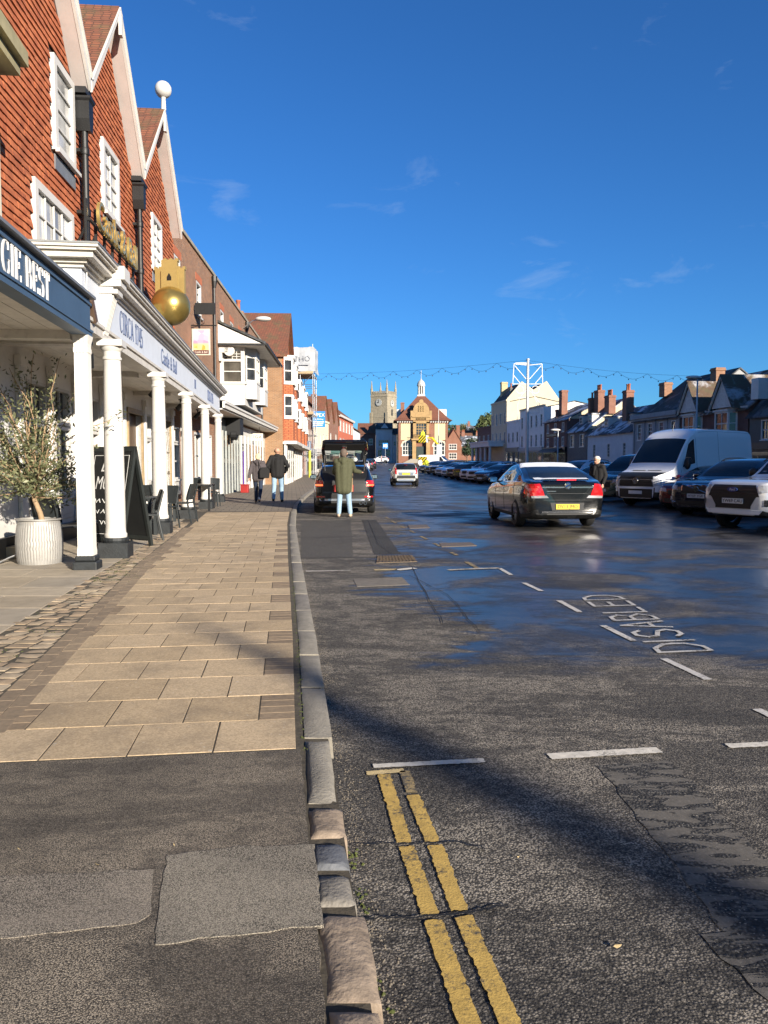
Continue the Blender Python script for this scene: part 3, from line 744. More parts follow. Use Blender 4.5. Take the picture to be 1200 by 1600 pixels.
def roof_across(B, x0, x1, y0, y1, ze, zr, mat, over=.25, th=.12, name='roof', fr=None):
    """ridge at right angles to the street, gable to the front"""
    xm = (x0 + x1) / 2; s = (zr - ze) / (xm - x0); b = B.mb(fr)
    a = (x0 - over, ze - s * over); c = (x1 + over, ze - s * over)
    b.prism([a, (xm, zr), c, (c[0], c[1] - th), (xm, zr - th), (a[0], a[1] - th)], y0, y1, 'xz')
    return b.build(name, mat, B.root)
def chimney(B, x, y, z0, z1, w=.9, d=.6, mat=None, pots=2, potmat=None, fr=None):
    b = B.mb(fr); b.box(x - w / 2, x + w / 2, y - d / 2, y + d / 2, z0, z1 - .25); b.box(x - w / 2 - .06, x + w / 2 + .06, y - d / 2 - .06, y + d / 2 + .06, z1 - .25, z1 - .12); b.box(x - w / 2 - .02, x + w / 2 + .02, y - d / 2 - .02, y + d / 2 + .02, z1 - .12, z1)
    o = b.build('chimney', mat or BRICK_R, B.root)
    for k in range(pots):
        q = B.mb(fr); cx = x + (k - (pots - 1) / 2) * w / max(pots, 1) * .9
        q.lathe([(.13, z1), (.12, z1 + .1), (.11, z1 + .55), (.14, z1 + .58), (.14, z1 + .66), (.09, z1 + .66)], 10, (cx, y, 0))
        q.build('chimney_pot', potmat or POT, o, smooth=50)
    return o
POT = pm('terracotta', (.36, .12, .06), .8, var=.2, scale=8)
def text_obj(s, size, mat, parent, M, name='lettering', ext=.004, sx=1.0, align='CENTER', space=1.0, shear=0.0):
    cu = bpy.data.curves.new(name, 'FONT'); cu.body = s; cu.size = size; cu.extrude = ext; cu.align_x = align; cu.align_y = 'CENTER'; cu.space_character = space; cu.shear = shear
    t = bpy.data.objects.new(name, cu); col.objects.link(t); dg = bpy.context.evaluated_depsgraph_get()
    me = bpy.data.meshes.new_from_object(t.evaluated_get(dg)); bpy.data.objects.remove(t)
    me.transform(Matrix.Diagonal((sx, 1, 1, 1))); me.materials.clear(); me.materials.append(mat)
    o = mobj(name, me, None, parent); o.matrix_local = M; return o
FACE = Matrix.Rotation(math.pi / 2, 4, 'X')
# high-contrast serif capitals drawn as strokes
def arc(cx, cy, rx, ry, a0, a1, n=12): return [(cx + rx * math.cos(R(a0 + (a1 - a0) * i / n)), cy + ry * math.sin(R(a0 + (a1 - a0) * i / n))) for i in range(n + 1)]
SER = {'I': (.34, [[(.17, 0), (.17, 1)]]), 'E': (.62, [[(.14, 0), (.14, 1)], [(.1, .985), (.55, .985)], [(.1, .015), (.57, .015)], [(.14, .52), (.42, .52)], [(.55, .99), (.55, .78)], [(.57, .01), (.57, .24)], [(.42, .62), (.42, .42)]]),
       'G': (.78, [arc(.42, .5, .33, .49, 50, 322, 22), [(.66, .45), (.66, .1)], [(.52, .45), (.76, .45)], [(.63, .98), (.63, .74)]]),
       'B': (.70, [[(.14, 0), (.14, 1)], [(.1, .985), (.34, .985)] + arc(.34, .755, .2, .23, 90, -90, 10) + [(.14, .525)], [(.34, .525)] + arc(.36, .27, .25, .255, 90, -90, 10) + [(.1, .015)]]),
       'S': (.62, [arc(.31, .74, .21, .245, 35, 235, 14) + arc(.31, .265, .22, .25, 55, -145, 14), [(.5, .98), (.5, .76)], [(.1, .02), (.1, .25)]]),
       'T': (.66, [[(.33, 0), (.33, 1)], [(.04, .985), (.62, .985)], [(.05, .99), (.05, .74)], [(.61, .99), (.61, .74)]]),
       'C': (.70, [arc(.40, .5, .32, .49, 48, 312, 22), [(.61, .97), (.61, .74)]]), 'R': (.74, [[(.14, 0), (.14, 1)], [(.1, .985), (.34, .985)] + arc(.34, .745, .22, .24, 90, -90, 10) + [(.14, .505)], [(.36, .5), (.66, 0)]]),
       'A': (.74, [[(.07, 0), (.38, 1)], [(.34, 1), (.66, 0)], [(.18, .32), (.55, .32)]]), '1': (.4, [[(.2, 0), (.2, 1)], [(.2, .98), (.06, .84)]]), '7': (.5, [[(.05, .985), (.46, .985)], [(.46, .98), (.2, 0)], [(.06, .99), (.06, .78)]]),
       '4': (.56, [[(.4, 0), (.4, 1)], [(.4, .99), (.04, .3)], [(.04, .3), (.54, .3)]]), '5': (.52, [[(.12, .985), (.45, .985)], [(.13, .99), (.1, .52)], arc(.22, .32, .24, .3, 125, -150, 14)]), 'N': (.8, [[(.12, 0), (.12, 1)], [(.1, 1), (.68, 0)], [(.68, 0), (.68, 1)]]), ' ': (.35, [])}
def serif(s, h, mat, parent, M, name='lettering', cond=.72, thick=.13, thin=.03, gap=.06, t=.008):
    b = MB(); x = 0; zc = 0
    tot = sum(SER[c][0] * cond + gap for c in s) * h
    for c in s:
        w, pls = SER[c]
        for pl in pls:
            zc += 1; P = [Vector((p[0] * cond, p[1])) for p in pl]; rows = []
            for i, p in enumerate(P):
                d = (P[min(i + 1, len(P) - 1)] - P[max(i - 1, 0)]).normalized(); wd = thin + (thick - thin) * abs(d.y) ** 2.2
                if len(P) == 2 and abs(d.x) < .01 and d.length and abs(P[1].y - P[0].y) < .5: wd = thin * 1.5
                n_ = Vector((-d.y, d.x)) * wd / 2; rows.append((p + n_, p - n_))
            f = lambda q, z: ((x + q.x) * h - tot / 2, q.y * h - h / 2, z)
            zt = t + .0004 * (zc % 7)
            for (a, c_), (d_, e) in zip(rows, rows[1:]):
                b.face([f(a, zt), f(c_, zt), f(e, zt), f(d_, zt)]); b.face([f(a, 0), f(d_, 0), f(d_, zt), f(a, zt)]); b.face([f(c_, 0), f(c_, zt), f(e, zt), f(e, 0)])
            if len(P) == 2 and abs(P[0].x - P[1].x) < .01 and abs(P[1].y - P[0].y) > .9:      # serifs on the stems
                for yy in (.0, 1.0):
                    zz = t + .003; px_ = P[0].x; s_ = .105
                    yb = .0 if yy == 0 else .965
                    b.box((x + px_ - s_) * h - tot / 2, (x + px_ + s_) * h - tot / 2, yb * h - h / 2, (yb + .035) * h - h / 2, 0, zz)
        x += w * cond + gap
    o = b.build(name, mat, parent, fix=False); o.matrix_local = M; return o
# ================================================================== LEFT SIDE: the tile-hung inn with its colonnade
YA, YB = 10.0, 23.75
inn = Bld('tile_hung_inn', on(L1, YA), on(L1, YB), 'tall inn hung with orange tiles, three white gables and a columned white canopy')
sy = lambda y: (y - YA) * math.sqrt(1 + L1[1] ** 2)
EZ, PZ = 8.36, 10.78
gab = [(sy(10.05), sy(14.45)), (sy(14.45), sy(18.75)), (sy(18.75), sy(23.7))]
wins_up = [(sy(13.17), sy(14.23), 6.70, 8.26, 1, 4), (sy(16.05), sy(17.31), 6.62, 8.10, 2, 4), (sy(20.69), sy(21.90), 6.62, 8.08, 2, 4)]
wins_lo = [(sy(12.14), sy(14.02), 4.52, 5.88, 4, 3), (sy(15.67), sy(16.92), 4.25, 5.28, 2, 2), (sy(17.65), sy(18.95), 4.25, 5.26, 2, 2), (sy(20.89), sy(22.14), 4.25, 5.26, 2, 2)]
ops = [(a - .02, b_ + .02, c - .02, d + .02) for a, b_, c, d, *_ in wins_up + wins_lo]
BACKING = pm('tile_backing', (.05, .025, .018), .9)
wall(inn, BACKING, 0, inn.len, 3.3, EZ, ops, depth=8, rev=.16)
b = inn.mb()
for a, c in gab: b.face([(a, 0, EZ), (c, 0, EZ), ((a + c) / 2, 0, PZ)])
b.build('gable_backing', BACKING, inn.root, fix=False)
# hung tiles: courses of single tiles, each lapping the one below
N = NT('hung_tile'); geo = N.n('NewGeometry'); x, y, z = N.sep(geo.outputs['Position'])[:3]
wn = N.n('TexWhiteNoise'); wn.noise_dimensions = '2D'
N.set(wn, Vector=N.comb(N.math('FLOOR', N.math('MULTIPLY', y, 6.06)), N.math('FLOOR', N.math('MULTIPLY', z, 8.55))))
c = N.ramp(wn.outputs['Value'], 0, 1, (.33, .088, .034), (.52, .165, .065), mid=(.55, (.44, .125, .046)))
c = N.mix(N.math('MULTIPLY', N.ramp(N.noise(1.6, 5, .7, geo.outputs['Position']), .5, .7), .45), c, (.23, .075, .035))
c = N.mix(.35, c, N.ramp(N.noise(30, 4, .7, geo.outputs['Position']), .3, .7, (.55, .55, .55), (1, 1, 1)), 'MULTIPLY')
TILE = N.done(Base_Color=c, Roughness=.85)
TW, TH_ = .165, .117
def tile_mesh():
    b = MB(); w = TW - .006; h = TH_ + .03
    lo, hi = -.040, -.010
    b.loft([[(0, lo, 0), (w, lo, 0), (w, lo + .016, 0), (0, lo + .016, 0)], [(0, (lo + hi) / 2 - .004, h * .5), (w, (lo + hi) / 2 - .004, h * .5), (w, hi + .005, h * .5), (0, hi + .005, h * .5)], [(0, hi, h), (w, hi, h), (w, hi + .012, h), (0, hi + .012, h)]])
    return b.mesh('hung_tile')
tme = tile_mesh(); tme.materials.append(TILE)
cells = []
zrow = 4.15; r = 0
while zrow < PZ - .15:
    x = -(TW / 2) * (r % 2) + .0
    while x < inn.len - .05:
        ok = True; cx, cz = x + TW / 2, zrow + TH_ / 2
        if zrow > EZ - .2:
            ok = any(a + .03 < cx < c - .03 and cz < EZ - .25 + (PZ - EZ) * (1 - abs(cx - (a + c) / 2) / ((c - a) / 2)) for a, c in gab)
        if ok and not any(o[0] - .06 < cx < o[1] + .06 and o[2] - .02 < cz < o[3] + .04 for o in ops): cells.append((x, zrow))
        x += TW
    zrow += TH_; r += 1
Lin = lambda s: YA + s / math.sqrt(1 + L1[1] ** 2)
def visible(c):
    y = Lin(c[0]); p = Vector((L1[0] + L1[1] * y, y, c[1])); d = p - Vector((0, 0, CAM_H))
    px = 600 + 1200 * d.x / (d.y * _C - d.z * _S)
    py = 800 - 1200 * (d.y * _S + d.z * _C) / (d.y * _C - d.z * _S)
    return px > 8 and py > -10 and (py < 340 + (px) * .75)
vis = sorted([c for c in cells if visible(c)], key=lambda c: (Vector((L1[0], Lin(c[0]), c[1] - CAM_H))).length)
near = set(vis[:300])
for c in vis[:300]:
    ob = mobj('hung_tile', tme, None, inn.root, (c[0], rnd.uniform(-.004, .004), c[1] + rnd.uniform(-.005, .005))); ob.rotation_euler = (0, rnd.uniform(-.02, .02), 0)
b = MB()
for c in cells:
    if c in near: continue
    b.T = Matrix.Translation((c[0], rnd.uniform(-.004, .004), c[1] + rnd.uniform(-.005, .005))) @ Matrix.Rotation(rnd.uniform(-.02, .02), 4, 'Y'); o0 = len(b.v)
    for v in tme.vertices: b.pt(v.co)
    for f in tme.polygons: b.f.append([o0 + i for i in f.vertices]); b.m.append(0)
tag(b.build('distant_hung_tiles', TILE, inn.root, fix=False), kind='stuff')
NET = glass('net_curtain_glass', (.40, .40, .385), .12)
for a, c, e, f, nx, nz in wins_up: window(inn, a, c, e, f, nx, nz, y=-.03, fw=.13, rev=.13, proud=.05, bar=.028, gmat=NET)
for a, c, e, f, nx, nz in wins_lo:
    window(inn, a, c, e, f, nx, nz, y=-.03, fw=.13, rev=.13, proud=.05, bar=.028, gmat=NET)
LEADC = LEAD
for a, c, e, f, *_ in wins_up: inn.mb().box(a, c, -.06, -.035, e - .32, e - .07).build('lead_apron', LEADC, inn.root)
# roofs, bargeboards with their pinkish soffits
PINK = pm('pale_pink_soffit', (.52, .46, .43), .6, var=.06, dirt=.1)
for i, (a, c) in enumerate(gab):
    m = (a + c) / 2; s = (PZ - EZ) / (m - a)
    roof_across(inn, a, c, -.30, 9.0, EZ + .16, PZ + .16, ROOF_R, over=-.02)
    # courses of roof tiles as thin steps
    for sg in (-1, 1):
        steps = inn.mb(); L_ = math.hypot(m - a, PZ - EZ); n_ = int(L_ / .13)
        for k in range(n_):
            t0, t1 = k / n_, (k + 1.08) / n_
            x0, z0 = m + sg * (m - a) * (1 - t0), EZ + .17 + (PZ - EZ) * t0; x1, z1 = m + sg * (m - a) * (1 - t1), EZ + .17 + (PZ - EZ) * t1
            steps.prism([(x0, z0), (x1, z1), (x1, z1 + .012), (x0, z0 + .035)], -.32, 3.5, 'xz')
        steps.build('tile_courses', ROOF_R, inn.root)
        bb = inn.mb(); ex = m + sg * (m - a - .03)
        bb.prism([(ex, EZ - .12), (m, PZ - .06 + .03), (m, PZ + .17), (ex, EZ + .15)], -.32, -.27, 'xz'); bb.build('bargeboard', WHITE, inn.root)
        bb = inn.mb(); bb.prism([(ex, EZ + .11), (m, PZ + .12), (m, PZ + .17), (ex, EZ + .16)], -.355, -.31, 'xz'); bb.build('verge_mould', WHITE, inn.root)
        bb = inn.mb(); bb.prism([(ex, EZ - .10), (m, PZ - .03), (m, PZ + .02), (ex, EZ - .05)], -.27, .02, 'xz'); bb.build('soffit', PINK, inn.root)
    inn.mb().box(m - .07, m + .07, -.37, -.31, PZ - .42, PZ + .05).build('gable_boss', WHITE, inn.root)
for xv in (gab[0][1], gab[1][1]):
    bb = inn.mb(); bb.box(xv - .22, xv + .22, -.27, -.03, EZ - .24, EZ - .13); bb.build('valley_soffit', PLASTIC, inn.root)
    h = inn.mb(); h.loft([[(xv - .07, -.30, EZ - .85), (xv + .07, -.30, EZ - .85), (xv + .07, -.05, EZ - .85), (xv - .07, -.05, EZ - .85)], [(xv - .13, -.30, EZ - .65), (xv + .13, -.30, EZ - .65), (xv + .13, -.04, EZ - .65), (xv - .13, -.04, EZ - .65)], [(xv - .13, -.30, EZ - .34), (xv + .13, -.30, EZ - .34), (xv + .13, -.04, EZ - .34), (xv - .13, -.04, EZ - .34)], [(xv - .16, -.33, EZ - .3), (xv + .16, -.33, EZ - .3), (xv + .16, -.04, EZ - .3), (xv - .16, -.04, EZ - .3)], [(xv - .16, -.33, EZ - .26), (xv + .16, -.33, EZ - .26), (xv + .16, -.04, EZ - .26), (xv - .16, -.04, EZ - .26)]])
    h.build('rain_hopper', IRON, inn.root)
    p = inn.mb(); p.tube([(xv, -.17, EZ - .8), (xv, -.17, 4.2)], .065, 10); 
    for zc in (7.1, 6.0, 5.0): p.lathe([(.08, zc), (.085, zc + .02), (.085, zc + .1), (.08, zc + .12)], 10, (xv, -.17, 0)); p.box(xv - .13, xv + .13, -.12, -.03, zc + .02, zc + .08)
    p.build('downpipe', IRON, inn.root, smooth=50)
m3 = (gab[2][0] + gab[2][1]) / 2
f = inn.mb(); f.lathe([(.07, PZ + .15), (.06, PZ + .45), (.09, PZ + .5)], 10, (m3, -.3, 0)); f.sphere((m3, -.3, PZ + .68), .22, 16, 12); f.build('ball_finial', WHITE, inn.root, smooth=60)
# the ground floor behind the columns
gops = [(sy(11.75), sy(12.67), .98, 2.75), (sy(12.91), sy(13.83), .98, 2.75), (sy(14.80), sy(15.67), .98, 2.75), (sy(15.91), sy(16.73), .98, 2.75), (sy(17.94), sy(19.29), .13, 2.65), (sy(19.78), sy(20.50), .98, 2.75), (sy(22.00), sy(22.92), .13, 2.7), (sy(23.50), sy(24.56), .98, 2.6)]
SHADEW = pm('shade_lifted_white', (.76, .74, .70), .5, var=.05, dirt=.1)  # lighter copy of the white paint, offsetting the shade under the canopy
wall(inn, SHADEW, 0, inn.len, .40, 3.3, gops, y=.02, rev=.2, name='shopfront')
inn.mb().box(-.02, sy(17.89), -.05, .02, .10, .42).build('plinth', BLACK, inn.root, bevel=.01)
inn.mb().box(sy(19.34), sy(21.95), -.05, .02, .10, .42).build('plinth', BLACK, inn.root, bevel=.01)
for k, (a, c, e, f) in enumerate(gops):
    if e < .5:
        d = inn.mb(); d.box(a, c, .14, .2, e, f); d.build('door', pm('brown_door', (.10, .06, .03), .5, var=.25, scale=6), inn.root)
        j = inn.mb(); j.box(a - .10, a, -.03, .16, .1, f + .1); j.box(c, c + .10, -.03, .16, .1, f + .1); j.box(a - .1, c + .1, -.031, .16, f, f + .12); j.build('door_jamb', pm('tan_wood', (.34, .25, .14), .55, var=.2, scale=5), inn.root)
    else:
        window(inn, a, c, 2.12, f, 3, 1, y=.02, fw=.05, rev=.12, sill=0); window(inn, a, c, e, 2.10, 2, 2, y=.02, fw=.06, rev=.12)
        p = inn.mb(); p.box(a + .02, c - .02, -.005, .015, .5, .92); p.box(a + .1, c - .1, -.015, 0.0, .58, .84); p.build('stall_riser_panel', WHITE, inn.root, bevel=.008)
for yy in (11.46, 12.78, 14.07, 14.55, 15.78, 16.92, 17.50, 19.58, 20.79, 21.47, 23.21, 24.85):
    p = inn.mb(); q = sy(yy); p.box(q - .1, q + .1, -.05, .015, .43, 2.9); p.box(q - .14, q + .14, -.09, .014, 2.9, 3.05); p.box(q - .13, q + .13, -.08, .016, .43, .6); p.build('pilaster', SHADEW, inn.root, bevel=.006)
# canopy, measured along the colonnade
CF = frame(on(L0, 9.9), on(L0, 29.0)); cl_ = (on(L0, 29.0) - on(L0, 9.9)).length
cs = lambda y: (y - 9.9) * math.sqrt(1 + L0[1] ** 2)
CF = CF @ Matrix.Translation((0, .27, 0))
def mold(b, x0, x1, prof, m=0):      # prof: list of (y_front, z0, z1), run along the front and returned at the near end
    for yf, z0, z1 in prof:
        b.box(x0 + yf * .999, x1, yf, .55, z0, z1, m)
b = inn.mb(CF); b.box(-.02, cl_, -.15, .12, 3.24, 3.98); b.build('frieze', pm('frieze_pale_blue', (.60, .64, .71), .55, var=.05, dirt=.1), inn.root)
b = inn.mb(CF); b.box(-.03, cl_ + .01, -.19, .14, 3.18, 3.30); b.box(-.04, cl_ + .02, -.22, .13, 3.30, 3.345); b.box(-.025, cl_ + .015, -.175, .10, 3.345, 3.37)
for yf, z0, z1 in ((-.19, 3.92, 3.965), (-.24, 3.965, 4.01), (-.34, 4.012, 4.085), (-.39, 4.087, 4.12), (-.42, 4.122, 4.155)): b.box(-.02 + yf + .15, cl_ - yf - .15, yf, .3, z0, z1)
# near end return of the entablature
for yf, z0, z1 in ((-.19, 3.92, 3.965), (-.24, 3.965, 4.01), (-.34, 4.013, 4.084), (-.39, 4.088, 4.119), (-.42, 4.123, 4.154)): b.box(-.02 + yf + .15, .4, .301, 1.6, z0, z1)
b.build('cornice', WHITE_OLD, inn.root)
b = inn.mb(CF); b.box(-.021, .25, .121, 1.6, 3.22, 3.975); b.build('end_panel', WHITE_OLD, inn.root)
b = inn.mb(CF); b.box(-.30, cl_ + .28, -.43, 1.75, 4.157, 4.18); b.build('canopy_roof', LEAD, inn.root)
for k in range(7):
    b = inn.mb(CF); w_ = 1.7 / 7; y0 = .125 + k * w_; b.box(.05, cl_, y0 + .004, y0 + w_ - .004, 3.20, 3.225); b.build('ceiling_board', SOFFIT, inn.root)
for q in range(5): inn.mb(CF).box(cs(10.9 + q * 3.95 - .1), cs(10.9 + q * 3.95 + .1), .125, 1.75, 3.10, 3.199).build('ceiling_beam', WHITE_OLD, inn.root)
# columns
b = MB(); b.lathe([(.152, .40), (.156, .43), (.156, .46), (.142, .48), (.139, .55), (.137, 1.2), (.131, 2.0), (.117, 2.86), (.117, 2.90), (.133, 2.91), (.133, 2.94), (.118, 2.95), (.118, 3.02), (.145, 3.05), (.158, 3.09)], 24)
for zc in (1.45, 2.05): b.lathe([(.134, zc), (.1385, zc + .006), (.134, zc + .012)], 24, cap=False)
col_me = b.mesh('column'); smooth_by(col_me, 40); col_me.materials.append(WHITE)
cap_me = MB().box(-.168, .168, -.168, .168, 3.09, 3.178).mesh('capital'); cap_me.materials.append(WHITE)
bpl = MB(); bpl.box(-.20, .20, -.20, .20, .08, .34); bpl.lathe([(.175, .34), (.185, .37), (.175, .405), (.15, .41)], 20); pl_me = bpl.mesh('plinth')
pl_me.materials.append(pm('chipped_black_plinth', (.014, .017, .019), .6, var=.4, scale=9, dirt=.0, bump=.4)); 
for yy in (10.92, 14.72, 18.7, 22.75, 26.9):
    p = inn.loc(on(L0, yy)); rz = math.atan2(1, L0[1]) - inn.rz
    c = mobj('column', col_me, None, inn.root, p, rz); mobj('capital', cap_me, None, c); mobj('plinth', pl_me, None, c)
# console over the first column, lettering
b = inn.mb(CF); q = cs(10.92)
b.loft([[(q - .12, -.19, 3.22), (q + .12, -.19, 3.22), (q + .12, -.15, 3.22), (q - .12, -.15, 3.22)], [(q - .15, -.32, 3.80), (q + .15, -.32, 3.80), (q + .15, -.15, 3.80), (q - .15, -.15, 3.80)], [(q - .15, -.34, 3.9), (q + .15, -.34, 3.9), (q + .15, -.15, 3.9), (q - .15, -.15, 3.9)]])
for k in range(4): b.loft([[(q - .11 + k * .06, -.205, 3.25), (q - .075 + k * .06, -.205, 3.25), (q - .075 + k * .06, -.18, 3.25), (q - .11 + k * .06, -.18, 3.25)], [(q - .13 + k * .07, -.34, 3.78), (q - .09 + k * .07, -.34, 3.78), (q - .09 + k * .07, -.3, 3.78), (q - .13 + k * .07, -.3, 3.78)]])
b.box(q - .17, q + .17, -.40, -.15, 3.80, 3.86); b.box(q - .19, q + .19, -.50, -.39, 3.99, 4.17); b.box(q - .18, q + .18, -.45, -.15, 3.90, 4.16)
b.build('console', WHITE, inn.root)
NAVY = pm('navy_lettering', (.09, .12, .22), .5); LT = inn.Mi @ CF
serif('CIRCA 1745', .33, NAVY, inn.root, LT @ Matrix.Translation((cs(12.95), -.153, 3.66)) @ FACE, cond=.92, thick=.09)
text_obj('Castle & Ball', .44, NAVY, inn.root, LT @ Matrix.Translation((cs(16.95), -.153, 3.65)) @ FACE, sx=.98)
serif('INN', .24, NAVY, inn.root, LT @ Matrix.Translation((cs(21.5), -.153, 3.66)) @ FACE, cond=.6, thick=.1)
serif('CIRCA 1745', .33, NAVY, inn.root, LT @ Matrix.Translation((cs(25.6), -.153, 3.66)) @ FACE, cond=.92, thick=.09)
# spot lamps under the canopy
for yy in (12.9, 16.9, 20.9, 24.8):
    o = on(L0, yy); s = empty('spot_lamp', (o.x - .45, o.y, 3.2)); tag(s, {12.9: 'black spot lamp under the white canopy, nearest of the row', 16.9: 'black spot lamp under the white canopy, second of the row', 20.9: 'black spot lamp under the white canopy, third of the row', 24.8: 'black spot lamp under the white canopy, farthest of the row'}[yy], 'lamp', 'spot lamps under the canopy')
    MB().lathe([(.06, 0), (.06, -.03), (.02, -.04), (.018, -.12)], 10).build('bracket', IRON, s, smooth=50)
    b = MB(); b.tube([(.09, -.05, -.10), (.0, 0, -.16), (-.08, .05, -.24), (-.10, .06, -.26)], [.045, .06, .065, .07], 10); b.build('lamp_head', IRON, s, smooth=50)
# gold letters on a black frame above the canopy
rootG = Bld('gold_letter_sign', on((-3.3, -.1), 11.95), on((-3.3, -.1), 15.1), 'gold letters on a black frame standing above the white canopy', 'sign', z=4.18)
b = rootG.mb(); b.box(0, rootG.len, -.02, .02, .98, 1.02); b.box(0, rootG.len, -.02, .02, .50, .54)
for k in range(7): xx_ = k * rootG.len / 6; b.box(xx_ - .025, xx_ + .025, .02, .06, 0, 1.3); b.bar((xx_, .04, .9), (xx_, .5, 0), .04)
b.build('support_frame', IRON, rootG.root)
text_obj('Castle & Ball', .60, pm('gold_leaf', (.80, .58, .20), .35, .8, var=.1), rootG.root, Matrix.Translation((rootG.len / 2, -.08, 1.14)) @ FACE, ext=.025, sx=.90)
# gilded ball with its little castle, on an iron arm
o = on((-2.84, -.1225), 18.8); gb = empty('gilded_ball_sign', (o.x, o.y, 4.28)); tag(gb, 'big gilded ball topped by a flat gold castle above the canopy', 'sign')
b = MB(); b.sphere((0, 0, .97), .46, 32, 24)
me_ = b
ob = b.build('ball', GOLD, gb, smooth=70)
MB().tube([(0, 0, 0), (0, 0, .55)], .04, 8).build('post', IRON, gb)
MB().tube([(0, 0, .2), (-.9, .1, .25)], .025, 6).build('stay', IRON, gb)
b = MB()
ct = [(-.36, 1.25), (.36, 1.25), (.36, 1.82), (.38, 1.82), (.38, 1.90), (.32, 1.90), (.32, 1.86), (.26, 1.86), (.26, 1.90), (.19, 1.90), (.19, 2.02), (.21, 2.02), (.21, 2.09), (.14, 2.09), (.14, 2.06), (.07, 2.06), (.07, 2.09), (0, 2.09), (0, 2.06), (-.07, 2.06), (-.07, 2.09), (-.14, 2.09), (-.14, 2.06), (-.2, 2.06), (-.2, 1.9), (-.26, 1.90), (-.26, 1.86), (-.32, 1.86), (-.32, 1.90), (-.38, 1.90), (-.38, 1.82), (-.36, 1.82)]
b.prism(ct, -.05, .05, 'xz'); b.box(-.2, .2, -.09, .09, 1.3, 1.80); b.build('castle', GOLD_F, gb)
b = MB(); b.prism([(-.055, 1.56), (.055, 1.56), (.055, 1.64), (0, 1.74), (-.055, 1.64)], -.095, -.088, 'xz'); b.build('castle_arch', BLACK, gb)
gb.rotation_euler = (0, 0, R(-4))

# ------------------------------------------------------------------ the nearer shop: blue fascia and cream bay
shop = Bld('blue_fascia_shop', on((-2.63, -.1225), -4.0), on((-2.63, -.1225), 9.83), 'cream shop front with a dark blue lettered fascia and boarded canopy at the left edge', 'shop')
NB = pm('blue_fascia_paint', (.055, .095, .155), .5, var=.12, dirt=.1, scale=2); n = shop.len
b = shop.mb(); b.box(0, n, -.12, .05, 3.06, 3.52); b.box(0, n + .01, -.14, .04, 3.04, 3.10); b.box(0, n + .005, -.155, .045, 3.10, 3.13); b.box(0, n + .01, -.14, .04, 3.44, 3.47)
b.box(n - .06, n, .051, 1.6, 3.06, 3.50); b.build('fascia', NB, shop.root)
b = shop.mb(); b.box(0, n + .03, -.19, .06, 3.523, 3.555); b.box(0, n + .02, .061, 2.0, 3.522, 3.54); b.build('canopy_lead', LEAD, shop.root)
for k in range(8):
    w_ = 1.7 / 8; y0 = .06 + k * w_; shop.mb().box(.1, n - .07, y0 + .005, y0 + w_ - .005, 3.085, 3.11).build('soffit_plank', WHITE_OLD, shop.root)
shop.mb().box(n - .30, n - .10, .052, 1.75, 2.98, 3.084).build('end_beam', WHITE_OLD, shop.root)
shop.mb().box(0, n - .1, 1.76, 2.0, 0.1, 3.5).build('shop_wall', WHITE, shop.root)
serif('GIE BEST', .30, pm('white_lettering', (.80, .78, .74), .5), shop.root, Matrix.Translation((shop.loc(on(L0, 7.52)).x, -.122, 3.285)) @ FACE, cond=.88, thick=.15, thin=.035)
# fluted timber post
p = shop.loc(on((-2.56, -.1225), 9.67)); c = empty('tmp'); bpy.data.objects.remove(c)
b = shop.mb(); rings = []
for z_, s_ in ((.30, 1.06), (.36, 1.06), (.40, 1.0), (2.82, .88), (2.83, .96), (2.88, .96), (2.89, .9), (2.94, .92), (3.04, 1.15)):
    ring = []
    for side in range(4):
        for k in range(8):
            t = -1 + 2 * k / 8; fl = .94 if k % 2 == 1 else 1.0
            q = [(t, -fl), (fl, t), (-t, fl), (-fl, -t)][side]
            ring.append((p.x + q[0] * .092 * s_, p.y + .01 + q[1] * .092 * s_, z_))
    rings.append(ring)
b.loft(rings); b.build('fluted_post', WHITE, shop.root)
b = shop.mb(); b.box(p.x - .15, p.x + .15, p.y - .14, p.y + .16, .08, .23); b.box(p.x - .125, p.x + .125, p.y - .115, p.y + .135, .23, .30); b.build('post_base', pl_me.materials[0], shop.root, bevel=.02)
# cream bay above, with its heavy cornice
YELW = pm('yellow_cream_paint', (.78, .66, .38), .55, var=.06, dirt=.08)
b = shop.mb(); b.box(2, n - .55, .85, 3.2, 3.54, 10.5); b.build('upper_wall', YELW, shop.root)
b = shop.mb(); b.box(n - .62, n - .30, .80, 2.5, 3.56, 6.1); b.build('corner_pilaster', pm('pale_corner', (.62, .58, .47), .55, var=.06), shop.root)
b = shop.mb(); b.box(2, n - .12, .60, 2.2, 6.15, 6.28); b.box(2, n - .06, .52, 2.2, 6.283, 6.46); b.box(2, n - .10, .58, 2.2, 6.463, 6.52); b.build('cornice', pm('weathered_cornice', (.34, .30, .17), .7, var=.25, dirt=.3), shop.root)
b = shop.mb(); b.box(4.0, n - .42, .72, .84, 6.53, 8.6); b.build('window', WHITE, shop.root)
b = shop.mb(); b.box(4.0, n - .9, .70, .715, 6.9, 8.3); b.build('pane', WIN, bpy.data.objects[shop.root.children[-1].name])
